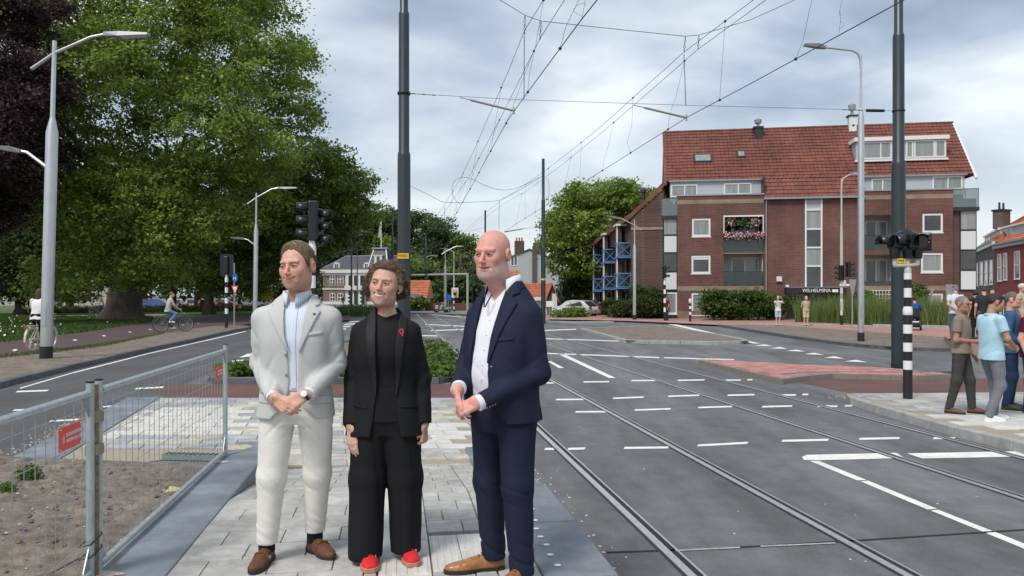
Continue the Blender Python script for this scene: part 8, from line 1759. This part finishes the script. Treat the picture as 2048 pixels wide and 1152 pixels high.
    for (an, tl) in (((-.085,.01), (-.245,-.225)), ((.158,-.035), (.195,-.31))): 
        shoe(root, an, tl, M_shoe_tan, M_sole_dk, w=.047, h=.062); d_ = Vector((tl[0]-an[0], tl[1]-an[1], 0)).normalized(); n_ = Vector((-d_.y,d_.x,0)); c_ = Vector((an[0],an[1],0))+d_*.07
        for k in range(3): q = c_+d_*.018*k+Vector((0,0,.092-.009*k)); MB().tube([q-n_*.018, q+Vector((0,0,.003)), q+n_*.018], .0025, 5).build('lace', M_sole_dk, root)
    hf = head_field(smile=.12, wide=1.06, jaw=1.12, nose=1.02, fat=1.0, eye_open=.0033, mouth=.026)
    HR = hand_prims((-.078,-.292,1.035), (.055,-.03,-.09), (-.8,-.55,-.1), (.5,-.55,.2), curl=(.35,.4,.3), thumb=(.85,.1), tcurl=.1, sc=1.05); HL = hand_prims((.062,-.302,.985), (-.095,-.035,-.045), (.1,-.85,.4), (-.3,.0,.9), curl=(.7,.7,.4), thumb=(.8,.2), tcurl=.3, sc=1.06)
    nb = (-.008,.02,1.52)
    def body(P):
        d = gated(P, hc, .23, lambda q: hf((q-hc.astype(f32)) @ R_/sc)*sc); a, b, r0, r1 = neck_seg(hc, R_, nb, .068, .074); d = smin(d, cap(P, a, b, r0, r1), .04); d = smin(d, ell(P, (0,.01,1.45), (.17,.095,.13)), .04); d = np.minimum(d, chain(P, [(0,.01,1.4),(0,.0,.95)], [.1,.1]))
        for (s_, e_, w_, H_) in ((shR, elR, wrR, HR), (shL, elL, wrL, HL)): d = smin(d, chain(P, [(0,0,1.43), s_, e_, w_, H_[0][0]], [.055,.05,.042,.030,.029]), .02); d = smin(d, gated(P, H_[4][0], .18, lambda q: prims_sd(q, H_)), .012)
        for (h_, k_, a_) in ((hR,kR,aR),(hL,kL,aL)): d = np.minimum(d, chain(P, [(0,0,.95), h_, k_, a_], [.09,.08,.055,.04]))
        return d
    def buzz(q): x, y, z = np.abs(q[:,0]), q[:,1], q[:,2]; return np.clip((y+.012)/.03,0,1)*np.clip((.098-z-.25*np.clip(.07-y,0,1))/.03,0,1)*np.clip((z+.075)/.03,0,1)*.42*(np.abs(x-.083) > .010)
    buzz.col = (.50,.44,.40)
    sculpt('body', body, (-.32,-.44,.05), (.34,.24,1.94), .012, M_skin, root, fx=[(-.14,.12,.0027)], fy=[(-.42,.10,.0029)], fz=[(.86,1.06,.0034),(1.56,1.94,.0026)], color=skin_colour(hc, R_, sc, (.66,.33,.265), stub=((.60,.43,.36), .6), red=.6, lips=(.45,.17,.15), hair=buzz), rel=1)
    eyes(root, hc, R_, sc, brow=mat('brow_grey', (.46,.27,.20), .8), look=-.002, bz=-.002)
    return root
man_navy()
# ================================================================ BYSTANDERS, CYCLISTS, RIDERS
def figure(label, loc, rz, H=1.76, top=(.3,.3,.3), sleeve='short', legs=(.05,.05,.06), shorts=False, shoe_c=(.05,.05,.05), hair=((.05,.035,.025),'short'), skin='fair', J=None, yaw=0, pitch=0, h=.010, cap_c=None, glasses=False, group=None, name='person', lean=0.0, waist=1.0, dress=None, jacket=None, untuck=True, extra=None, polo=False, hands=True, parent=None):
    """a whole person at bystander distance: one body mesh, clothes and hair as its children; faces -Y before rz"""
    s = H/1.80; root = empty(name, loc, rz, label, 'person', group) if parent is None else empty(name, loc, rz, parent=parent)
    D = dict(hipR=(-.095,0,.92), hipL=(.095,0,.92), knR=(-.10,-.02,.50), knL=(.10,-.02,.50), anR=(-.105,.02,.09), anL=(.105,.02,.09), toeR=(-.13,-.20,0), toeL=(.13,-.20,0), shR=(-.185,0,1.425), shL=(.185,0,1.425), elR=(-.245,.03,1.15), elL=(.245,.03,1.15), wrR=(-.235,-.06,.90), wrL=(.235,-.06,.90), hc=(0,-.03,1.665), nb=(0,.015,1.46), pel=(0,0,.95))
    if J: D.update(J)
    D = {k: np.array(v, float)*s for k, v in D.items()}; pel = D['pel']
    T0 = [.86,.93,1.03,1.15,1.28,1.38,1.43,1.475,1.51]; dz = pel[2]/s-.95; zs = [(z+dz)*s for z in T0]; wx = [a*s for a in (.195,.190,.165*waist,.172*waist,.19,.185,.165,.11,.07)]; wy = [a*s for a in (.145,.140,.118*waist,.122*waist,.132,.118,.10,.08,.062)]; cx = [pel[0]]*9; cy = [pel[1]+lean*(z-zs[0]) for z in zs]
    tc = cloth('top_%s' % abs(hash(top)) , top, .9, var=.07, scale=40, var2=.06, scale2=8); lc = cloth('legs_%s' % abs(hash(legs)), legs, .9, var=.12, scale=30, var2=.12, scale2=6); R_ = rot(yaw, pitch); hc = D['hc']; sc = s*1.03
    def torso(P): return loft(P, zs, cx, cy, wx, wy)
    lo = np.min([D[k] for k in D], axis=0)-.2; hi = np.max([D[k] for k in D], axis=0)+.22; lo[2] = -.01
    SS = {'short': .62, 'long': 2.0, 'none': .12}[sleeve]
    def arm(P, a, b, c, r, f):
        d = cap(P, a, b, r[0], r[1]); L_ = np.linalg.norm(b-a)
        if f < 1: return np.maximum(d, (P-a) @ ((b-a)/L_)-L_*f)
        d2 = cap(P, b, c, r[1], r[2]); L2 = np.linalg.norm(c-b); return smin(d, np.maximum(d2, (P-b) @ ((c-b)/L2)-L2*.97), .03*s)
    rr = [.068*s,.060*s,.048*s] if sleeve == 'short' else [.068*s,.056*s,.044*s]
    def topf(P):
        d = torso(P)+.0055*s*wr(P, 13/s, 1.0)-.005*s*crease(P[:,2]*22+P[:,0]*14+wr(P,6,1),.8)*np.clip((1.25*s-P[:,2]+pel[2]-.95*s)/.3,0,1)
        for k in 'RL': d = smin(d, arm(P, D['sh'+k], D['el'+k], D['wr'+k], rr, SS)-.004*crease(P[:,2]*30+P[:,0]*20+wr(P,8,2))*(1 if sleeve == 'long' else .3), .03*s)
        return np.maximum(d, zs[0]+(.0 if untuck else .06*s)-P[:,2])
    to = sculpt('shirt' if not jacket else 'jacket', topf, lo, hi, h, tc, root)
    lr = [.094*s,.072*s,.056*s]
    def legf(P):
        d = smin(chain(P, [D['hipR'], D['knR'], D['anR']], lr, .05*s), chain(P, [D['hipL'], D['knL'], D['anL']], lr, .05*s), .025*s); d = smin(d, cap(P, pel+np.array([-.06*s,0,.02*s]), pel+np.array([.06*s,0,.02*s]), .104*s, .104*s), .03*s); d = d-.006*s*crease(P[:,2]*30+P[:,0]*18+1.5*wr(P,8,1))*(.5+.5*wr(P,6,3))
        if shorts: d = np.maximum(d-.012*s, .50*s-P[:,2])
        return np.maximum(d, .055*s-P[:,2])
    if dress is None: sculpt('shorts' if shorts else 'trousers', legf, lo, hi, h, lc, root)
    else: sculpt('dress', lambda P: loft(P, [.50*s,.7*s,.92*s,1.05*s], pel[0], pel[1], [.25*s,.22*s,.19*s,.165*s], [.18*s,.16*s,.135*s,.12*s]), lo, hi, h, cloth('dress_%s' % abs(hash(dress)), dress), root)
    hf = head_field(smile=.5, fine=h < .011); HP = {}
    for k in 'RL':
        w = D['wr'+k]; d = w-D['el'+k]; d /= np.linalg.norm(d); sx = -1 if k == 'R' else 1; n = np.array([sx*.8,-.4,.2]); n = n-d*np.dot(n, d); HP[k] = hand_prims(w+d*.01, d, n, np.array([-sx*.3,-.9,.2]), curl=(.4,.5,.4), sc=s)
    def body(P):
        d = gated(P, hc, .24, lambda q: hf(((q-hc.astype(f32)) @ R_/sc).astype(f32))*sc); a, b, r0, r1 = neck_seg(hc, R_, D['nb'], .054*s, .058*s); d = smin(d, cap(P, a, b, r0, r1), .03); mid = np.array([pel[0], pel[1]+lean*(1.36*s-zs[0]), zs[0]+.50*s]); d = smin(d, cap(P, mid-np.array([.07*s,0,0]), mid+np.array([.07*s,0,0]), .085*s, .085*s), .03); d = np.minimum(d, cap(P, mid, pel, .08*s, .08*s))
        for k in 'RL':
            d = smin(d, chain(P, [mid, D['sh'+k], D['el'+k], D['wr'+k]], [.045*s,.046*s,.038*s,.027*s]), .012); H_ = HP[k]; d = smin(d, gated(P, H_[4][0], .17, lambda q: prims_sd(q, H_)), .012)
            d = np.minimum(d, chain(P, [pel, D['hip'+k], D['kn'+k], D['an'+k]], [.07*s,.075*s,.052*s,.036*s]))
        return d
    hb = .0042 if h < .011 else h*.62
    sculpt('body', body, lo, hi, h*1.3, M_skin, root, fx=[(hc[0]-.12,hc[0]+.12,hb)], fy=[(hc[1]-.16,hc[1]+.15,hb)], fz=[(hc[2]-.17,hc[2]+.17,hb)]+([(min(D['wrR'][2],D['wrL'][2])-.14, max(D['wrR'][2],D['wrL'][2])+.06, h*.8)] if h < .011 else []), color=skin_colour(hc, R_, sc, SKIN[skin], red=.5), rel=1)
    hcol, hk = hair; Mh = mat('hair_%s' % abs(hash(hcol)), hcol, .6, var=.3, scale=60, bump=.4, bscale=200)
    if hk and cap_c is None:
        if hk == 'short': hfn = lambda P: short_hair(P, hc, R_, sc, hf, top=.012, line=.082)
        elif hk == 'buzz': hfn = lambda P: short_hair(P, hc, R_, sc, hf, top=.003, side=.003, line=.088)
        else:
            ln = {'bob': -.075, 'long': -.20, 'bun': -.05}[hk]
            def hfn(P):
                q = (P-np.asarray(hc, f32)) @ R_/sc; x, y, z = q.T; d0 = np.minimum(hf(q), cap(q, (0,.045,.0), (0,.06,ln), .075, .06)) if hk == 'long' else hf(q); th = .016+.004*wr(q, 60, 1); lim = np.interp(y, [-.2,-.05,-.035,-.01,.03,.2], [.075,.065,.03,ln*.6,ln,ln]); d = smax(d0-th, lim-z, .012)
                return np.minimum(d, ell(q, (0,.10,.07), (.035,.035,.03))) if hk == 'bun' else d
        sculpt('hair', lambda P: gated(P, hc+np.array([0,0,-.02]), .27, hfn)*sc, hc-.24, hc+.2, max(.0055, h*.55), Mh, root)
    if cap_c is not None:
        Mc = cloth('cap_%s' % abs(hash(cap_c)), cap_c); sculpt('cap', lambda P: (lambda q: np.minimum(smax(ell(q, (0,.012,.045), (.088,.108,.09)), .035-q[:,2], .005), np.maximum(ell(q, (0,-.10,.042), (.062,.075,.012)), q[:,1]+.06)))((P-np.asarray(hc, f32)) @ R_/sc)*sc, hc-.2, hc+.2, max(.006, h*.6), Mc, root)
        sculpt('hair', lambda P: (lambda q: smax(np.abs(hf(q)-.003)-.004, np.maximum(np.maximum(q[:,2]-.05, -.05-q[:,2]), .0-q[:,1]), .004))((P-np.asarray(hc, f32)) @ R_/sc)*sc, hc-.2, hc+.2, max(.006, h*.6), Mh, root)
    W_ = lambda x_, y_, z_: hc+R_ @ (np.array([x_,y_,z_])*sc)
    if h < .011 and not glasses: eyes(root, hc, R_, sc, brow=Mh)
    if glasses:
        g = empty('glasses', (0,0,0), 0, parent=root); Mg = mat('sunglass_lens', (.008,.008,.010), .1, spec=.8); Mf = mat('glasses_frame', (.02,.02,.02), .4); zg = .004 if glasses is not True and glasses[0] != 'top' else (.004 if glasses is True else .085); yg = -.100 if zg < .05 else -.062
        for e in (-1,1):
            if glasses is True or glasses[0] == 'top': MB().sphere(W_(e*.032, yg, zg), .021*sc, 10, 6, (1.15,.35,.8)).build('lens', Mg, g, True)
            else: MB().tube([W_(e*.032+.021*math.cos(t), yg, zg+.016*math.sin(t)) for t in np.linspace(0,6.283,13)], .0016, 4).build('rim', Mf, g)
            MB().tube([W_(e*.052,yg+.005,zg+.006), W_(e*.076,-.04,zg+.008), W_(e*.080,.01,zg+.006)], .0022, 4).build('temple', Mf, g)
        MB().tube([W_(-.014,yg-.004,zg+.005), W_(.014,yg-.004,zg+.005)], .002, 4).build('bridge', Mf, g)
    Ms_ = mat('shoe_%s' % abs(hash(shoe_c)), shoe_c, .6, var=.1, scale=30); Mso = M_wht if min(shoe_c) > .4 else M_sole_dk
    for k in 'RL':
        if D['an'+k][2] < .16*s or h < .02: 
            zo = D['an'+k][2]-.09*s; e = shoe(root, D['an'+k][:2], D['toe'+k][:2], Ms_, Mso, w=.048*s, h=.062*s, pts=False, sole_h=.028, heel=False, hv=max(.005, h*.5)); e.location.z = zo
    if polo:
        collar(to, (D['nb'][0], D['nb'][1]-.012), .066*s, tc, 1.475*s, tip=.03, h=.03, rb=1.25)
    return root, D, s
GB = 'bystanders on the right-hand pavement'
def on(px, py, z): p = gp(px, py, z); return (p.x, p.y, z)
# the four men by the kerb
figure('man in taupe polo shirt and sunglasses with arms crossed', on(1922,826,.12), .80, 1.735, (.245,.195,.155), 'short', (.055,.055,.053), shoe_c=(.14,.06,.025), hair=((.20,.19,.18),'buzz'), skin='tan', yaw=-.35, glasses=True, group=GB, h=.0085, polo=True, untuck=False, waist=1.06,
       J=dict(elR=(-.235,.01,1.13), wrR=(.02,-.20,1.10), elL=(.245,.06,1.13), wrL=(.24,-.10,.90), anR=(-.13,.13,.09), toeR=(-.16,-.09,0), anL=(.12,-.12,.09), toeL=(.15,-.33,0), knR=(-.12,.03,.5), knL=(.12,-.09,.5)))
figure('man in light blue short sleeved shirt, grey jeans and white trainers, sunglasses on his head', on(1982,841,.12), 1.62, 1.775, (.40,.60,.70), 'short', (.17,.18,.20), shoe_c=(.70,.70,.68), hair=((.028,.02,.016),'short'), skin='tan', yaw=-.30, pitch=-.25, glasses=('top',), group=GB, h=.0085, polo=True, waist=1.05,
       J=dict(hc=(0,-.075,1.655), elR=(-.25,-.06,1.16), wrR=(-.10,-.27,1.04), elL=(.25,-.02,1.16), wrL=(.06,-.27,1.05), anR=(-.10,.10,.09), toeR=(-.12,-.12,0), anL=(.11,-.12,.09), toeL=(.13,-.34,0), knR=(-.10,-.06,.5), knL=(.11,-.14,.5)))
figure('man with glasses in blue blazer and dark jeans', on(2022,818,.12), .95, 1.80, (.045,.105,.215), 'long', (.022,.04,.085), shoe_c=(.03,.028,.025), hair=((.13,.11,.095),'buzz'), skin='fair', yaw=-.10, glasses=('rim',), group=GB, h=.0085, jacket=True,
       J=dict(wrR=(-.18,-.20,.97), wrL=(.2,-.20,.98), elR=(-.25,.03,1.14), elL=(.25,.03,1.14), anR=(-.12,.06,.09), toeR=(-.15,-.16,0)))
figure('person in maroon shirt and jeans cut off by the right edge', on(2066,826,.12), .4, 1.72, (.075,.014,.028), 'short', (.02,.045,.10), shoe_c=(.03,.03,.03), hair=((.06,.04,.03),'short'), group=GB, h=.011)
# the group behind on the raised pavement
rpv = slab('raised_pavement', [Vector((at(1906,600,24.2).x,24.0,0)), Vector((22,22.6,0)), Vector((24,29,0)), Vector((at(1906,600,28).x,28.6,0))], 0, .33, M_pink); tag(rpv, 'slightly raised pink pavement behind the bystanders', kind='structure')
GB2 = 'bystanders farther back on the right'
def onr(px, Y, z=.33): return ((px-CX)/F*Y, Y, z)
figure('man in white shirt and grey cap seen from behind, hands on his back', onr(1911,25.5), 3.0, 1.90, (.62,.63,.66), 'short', (.06,.11,.19), cap_c=(.16,.17,.17), hair=((.35,.34,.33),'short'), group=GB2, h=.014, J=dict(elR=(-.26,.10,1.17), wrR=(-.03,.19,1.0), elL=(.26,.10,1.17), wrL=(.03,.19,.99)))
figure('woman in black top with dark hair tied in a bun', onr(1951,26.5), 3.3, 1.72, (.014,.014,.016), 'none', (.02,.02,.02), hair=((.02,.014,.012),'bun'), group=GB2, h=.014)
figure('man in charcoal shirt and dark cap seen from behind', onr(1968,24.8), 2.9, 1.85, (.030,.036,.042), 'short', (.14,.11,.09), shorts=True, cap_c=(.05,.055,.058), hair=((.1,.09,.08),'short'), group=GB2, h=.014)
figure('woman in navy top with short dark hair', onr(1984,26.8), -.5, 1.80, (.014,.018,.034), 'short', (.015,.018,.03), hair=((.03,.018,.014),'bob'), group=GB2, h=.014, yaw=.2)
figure('white haired man with sunglasses in patterned pale shirt at the right edge', onr(2043,23.5), .7, 1.92, (.42,.40,.35), 'short', (.2,.2,.2), hair=((.62,.60,.57),'buzz'), skin='pink', glasses=True, group=GB2, h=.014)
# people in front of the apartment block
GB3 = 'people in front of the apartment block'
r_, D_, s_ = figure('man in white shirt and pale blue shorts raising a camera', on(1556,651,.115), .15, 1.76, (.70,.70,.70), 'short', (.40,.50,.58), shorts=True, shoe_c=(.5,.45,.4), hair=((.2,.17,.15),'short'), group=GB3, h=.02, J=dict(elR=(-.26,-.20,1.36), wrR=(-.10,-.30,1.62), elL=(.26,-.20,1.36), wrL=(.08,-.30,1.62)))
cm = empty('camera_body', Vector(on(1556,651,.115))+Vector((-.06,-.34,1.66)), 0, 'pale camera held up by the man in pale blue shorts', 'camera'); MB().box(-.10,.08,-.05,.05,-.06,.06).build('housing', M_pan, cm); MB().lathe([(.04,0),(.04,.09)], (0,-.05,0), 10, Matrix.Rotation(math.pi/2,3,'X')).build('objective', M_blk, cm)
figure('man in beige shirt and beige shorts standing before the entrance', on(1612,651.5,.115), .1, 1.74, (.45,.36,.25), 'short', (.52,.44,.32), shorts=True, shoe_c=(.5,.45,.4), hair=((.4,.37,.34),'short'), group=GB3, h=.02, J=dict(elR=(-.25,.08,1.16), wrR=(-.08,.16,.98), elL=(.25,.08,1.16), wrL=(.08,.16,.98)))
figure('person in red shirt half hidden by the striped signal pole', on(1334,640.5,.12), -1.3, 1.70, (.35,.02,.035), 'short', (.05,.065,.10), hair=((.05,.035,.03),'short'), group=GB3, h=.02)
# ---------------------------------------------------------------- bicycles
def wheel(root, c, r, tyre, n=22):
    w = empty('wheel', c, 0, parent=root); P = lambda rr, t: (0, rr*math.cos(t), rr*math.sin(t)); T = np.linspace(0, 2*math.pi, 33)
    MB().tube([P(r-.018,t) for t in T], .020, 7, cap=False).build('tyre', tyre, w, True); MB().tube([P(r-.045,t) for t in T], .011, 5, cap=False).build('rim', M_galvl, w, True); b = MB()
    for k in range(n): t = 6.283*k/n; b.tube([P(.02,t+.3*(1 if k % 2 else -1)), P(r-.05,t)], .0022, 3)
    b.build('spokes', M_galv, w); MB().tube([(-.05,0,0),(.05,0,0)], .02, 8).build('hub', M_galv, w); return w
def bicycle(name, loc, rz, label, col, tyre, s=1.0, group='bicycles on the cycle path', tilt=0, low=False):
    root = empty(name, loc, rz, label, 'bicycle', group); root.scale = (s,s,s); m = mat('bike_%s' % abs(hash(col)), col, .35, coat=.3)
    for y_ in (.53,-.55): wheel(root, (0,y_,.345), .345, tyre, 10 if low else 24)
    b = MB(); bb, st, hd, hd2, ax_ = (0,.08,.29), (0,.26,.78), (0,-.36,.82), (0,-.40,.66), (0,.53,.345)
    b.tube([bb, (0,.20,.62), st], .018, 7); b.tube([hd2, (0,-.2,.45), bb], .022, 7); b.tube([(0,-.38,.74), (0,-.05,.50), (0,.17,.52)], .017, 7); b.tube([hd, hd2], .022, 7)
    for x_ in (-.045,.045): b.tube([(x_,.53,.345), (x_*.6,.10,.29)], .011, 6); b.tube([(x_,.53,.345), (x_*.5,.22,.68)], .010, 6); b.tube([(x_*.8,-.42,.62), (x_,-.55,.345)], .013, 6)
    b.build('frame', m, root, True)
    for y_, t0, t1 in ((.53,-.35,2.6), (-.55,.5,3.0)): 
        T = np.linspace(t0, t1, 14); V = []
        for t in T:
            for x_ in (-.028,.028): V.append((x_, y_+.375*math.cos(t), .345+.375*math.sin(t)))
        o = mesh('mudguard', V, [(2*i,2*i+1,2*i+3,2*i+2) for i in range(13)], m, root, True); o.modifiers.new('solid','SOLIDIFY').thickness = .004
    MB().sphere((0,.31,.90), .10, 10, 6, (.75,1.25,.4)).build('saddle', M_blk, root, True); MB().tube([st, (0,.29,.87)], .013, 6).build('seat_post', M_galv, root)
    MB().tube([(-.28,-.14,1.06),(-.27,-.28,1.07),(-.1,-.34,1.05),(0,-.34,1.0),(.1,-.34,1.05),(.27,-.28,1.07),(.28,-.14,1.06)], .012, 6).build('handlebar', M_galvl, root, True); MB().tube([(0,-.34,1.0), hd], .014, 6).build('stem', M_galv, root)
    for x_ in (-.28,.28): MB().tube([(x_,-.20,1.063),(x_,-.08,1.055)], .017, 7).build('grip', M_blk, root)
    b = MB()
    for x_ in (-.07,0,.07): b.tube([(x_,.30,.74),(x_,.78,.74)], .007, 5)
    for x_ in (-.07,.07): b.tube([(x_,.74,.74),(x_*.8,.54,.36)], .006, 5)
    b.build('rack', m, root); MB().box(-.05,.05,.79,.81,.66,.73).build('rear_light', M_sr, root); MB().sphere((0,-.46,.84), .04, 8, 6).build('headlight', M_galv, root, True)
    MB().lathe([(.09,-.005),(.09,.005)], (.05,.08,.29), 16, Matrix.Rotation(math.pi/2,3,'Y')).build('chainring', M_blk, root); MB().tube([(.07,.08,.29),(.08,.03,.13)], .011, 5).build('crank', M_galv, root); MB().tube([(-.07,.08,.29),(-.08,.13,.45)], .011, 5).build('crank', M_galv, root)
    for (x_, y_, z_) in ((.12,.03,.13),(-.12,.13,.45)): MB().box(x_-.045,x_+.045,y_-.04,y_+.04,z_-.012,z_+.012).build('pedal', M_blk, root)
    MB().box(.045,.065,.07,.55,.26,.38).build('chain_guard', m, root); return root
RIDE = dict(pel=(0,.26,1.02), hipR=(-.09,.26,1.0), hipL=(.09,.26,1.0), knR=(-.10,-.10,.84), knL=(.10,-.06,.62), anR=(-.115,.16,.52), anL=(.115,.06,.23), toeR=(-.12,-.05,0), toeL=(.12,-.15,0), shR=(-.185,.14,1.50), shL=(.185,.14,1.50), elR=(-.26,.02,1.28), elL=(.26,.02,1.28), wrR=(-.275,-.17,1.09), wrL=(.275,-.17,1.09), hc=(0,.06,1.735), nb=(0,.13,1.53))
def rider(loc, rz, label, s=1.0, **kw): return figure(label, loc, rz, 1.80*s, J=kw.pop('J', RIDE), lean=-.24, **kw)
p = gp(64, 702.5, .125); d = Vector((-.10,1,0)).normalized(); rz = math.atan2(d.x, -d.y)+0.0
rz = math.pi-math.atan2(d.x, d.y)*1.0; rz = math.atan2(d.x, -d.y)
c = Vector((p.x,p.y,.125))+d*.53*1.05
bicycle('bicycle', c, rz, 'cream city bicycle with white tyres ridden by the woman', (.62,.58,.44), mat('tyre_cream', (.62,.57,.45), .8), 1.08)
rider(c, rz, 'cycling woman with brown hair, white top and black trousers', 1.05, top=(.70,.70,.70), sleeve='short', legs=(.012,.012,.014), hair=((.075,.035,.02),'long'), h=.014, group='cyclists', shoe_c=(.6,.5,.42), yaw=-.2)
p = gp(322, 664, .125); q = gp(351, 658.5, .125); d = Vector((.80,.60,0)); rz = math.atan2(d.x, -d.y); c = Vector((p.x,p.y,.125))+d*.55
bicycle('bicycle', c, rz, 'black bicycle with silver mudguard ridden by the man', (.10,.11,.12), M_blk, 1.05)
rider(c, rz, 'cycling man in pale grey shirt, jeans and white shoes', 1.03, top=(.42,.44,.38), sleeve='short', legs=(.16,.25,.38), hair=((.12,.09,.07),'buzz'), h=.016, group='cyclists', shoe_c=(.7,.7,.7))
for i, (px, Y, rz, tp, lg, lab, lb2) in enumerate([(199, 66, -1.45, (.5,.5,.47), (.05,.06,.08), 'far cyclist in pale shirt passing behind the great trunk', 'far bicycle passing behind the great trunk'), (437, 84, -.5, (.62,.40,.16), (.3,.05,.06), 'far cyclist in orange yellow shirt left of the striped signal', 'far bicycle of the rider in the orange yellow shirt'), (481, 86, 2.9, (.03,.04,.06), (.03,.03,.04), 'far cyclist in dark clothes right of the road signs', 'far bicycle with orange panniers'), (686, 150, .3, (.02,.02,.025), (.02,.02,.02), 'far dark clad cyclist before the mansion', 'far bicycle before the mansion')]):
    loc = ((px-CX)/F*Y, Y, .1 if px < 500 else 0); bicycle('bicycle', loc, rz, lb2, (.05,.05,.055), M_blk, 1.0, low=True); rider(loc, rz, lab, 1.0, top=tp, sleeve='long', legs=lg, hair=((.06,.04,.03),'short'), h=.034, group='cyclists')
b = MB(); pn = tag(b.box(-.32,-.12,.3,.75,.35,.75).box(.12,.32,.3,.75,.35,.75).build('panniers', mat('pannier_orange', (.75,.32,.02), .7)), 'orange panniers on the far bicycle right of the road signs', 'bag'); pn.location = ((481-CX)/F*86, 86, .1); pn.rotation_euler = (0,0,2.9)
# ---------------------------------------------------------------- mobility scooters
def scooter(loc, rz, label, col, s=1.0):
    r = empty('mobility_scooter', loc, rz, label, 'scooter', 'mobility scooters'); r.scale = (s,s,s); m = mat('scooter_%s' % abs(hash(col)), col, .35, coat=.4)
    MB().box(-.26,.26,-.45,.35,.14,.22).build('deck', M_blk, r, bevel=.03); MB().box(-.28,.28,.18,.72,.20,.46).build('rear_cowl', m, r, bevel=.07); MB().box(-.20,.20,-.62,-.42,.18,.62).build('front_cowl', m, r, bevel=.07)
    for (x_, y_) in ((-.27,.5),(.27,.5),(-.22,-.55),(.22,-.55)): w = MB().lathe([(.12,-.05),(.16,-.035),(.16,.035),(.12,.05)], (x_,y_,.16), 14, Matrix.Rotation(math.pi/2,3,'Y')).build('wheel', M_blk, r, True); MB().lathe([(.07,-.055),(.07,.055)], (x_,y_,.16), 10, Matrix.Rotation(math.pi/2,3,'Y')).build('rim', M_galv, w)
    MB().tube([(0,-.52,.55),(0,-.38,.95)], .03, 7).build('tiller', M_blk, r); MB().tube([(-.28,-.30,.98),(-.1,-.40,.95),(.1,-.40,.95),(.28,-.30,.98)], .02, 6).build('handlebar', M_blk, r)
    MB().box(-.24,.24,.15,.58,.55,.64).build('seat', M_blk, r, bevel=.03); MB().box(-.23,.23,.56,.66,.64,1.12).build('backrest', M_blk, r, bevel=.04); MB().tube([(0,.4,.4),(0,.4,.56)], .05, 7).build('seat_post', M_galv, r); MB().sphere((0,-.63,.56), .05, 8, 6).build('headlight', M_pan, r, True); return r
SIT = dict(pel=(0,.38,.74), hipR=(-.10,.36,.72), hipL=(.10,.36,.72), knR=(-.13,-.10,.70), knL=(.13,-.10,.70), anR=(-.13,-.22,.31), anL=(.13,-.22,.31), toeR=(-.14,-.40,0), toeL=(.14,-.40,0), shR=(-.185,.36,1.215), shL=(.185,.36,1.215), elR=(-.27,.22,.98), elL=(.27,.22,.98), wrR=(-.26,-.10,1.0), wrL=(.26,-.10,1.0), hc=(0,.32,1.455), nb=(0,.375,1.25))
loc = ((1830-CX)/F*38.5, 38.5, .115); scooter(loc, 2.6, 'black mobility scooter driven away along the pink pavement', (.02,.02,.022), 1.05); figure('scooter rider in blue jacket and dark helmet seen from behind', loc, 2.6, 1.90, (.012,.085,.38), 'long', (.03,.03,.04), cap_c=(.02,.02,.022), J=SIT, h=.018, group='scooter riders')
loc = ((885-CX)/F*82, 82, .06); scooter(loc, -1.2, 'white mobility scooter parked across the junction', (.62,.62,.6), 1.25); figure('pale clad rider on the white scooter across the junction', loc, -1.2, 1.85, (.55,.55,.54), 'long', (.5,.5,.48), cap_c=(.6,.6,.58), J=SIT, h=.032, group='scooter riders')
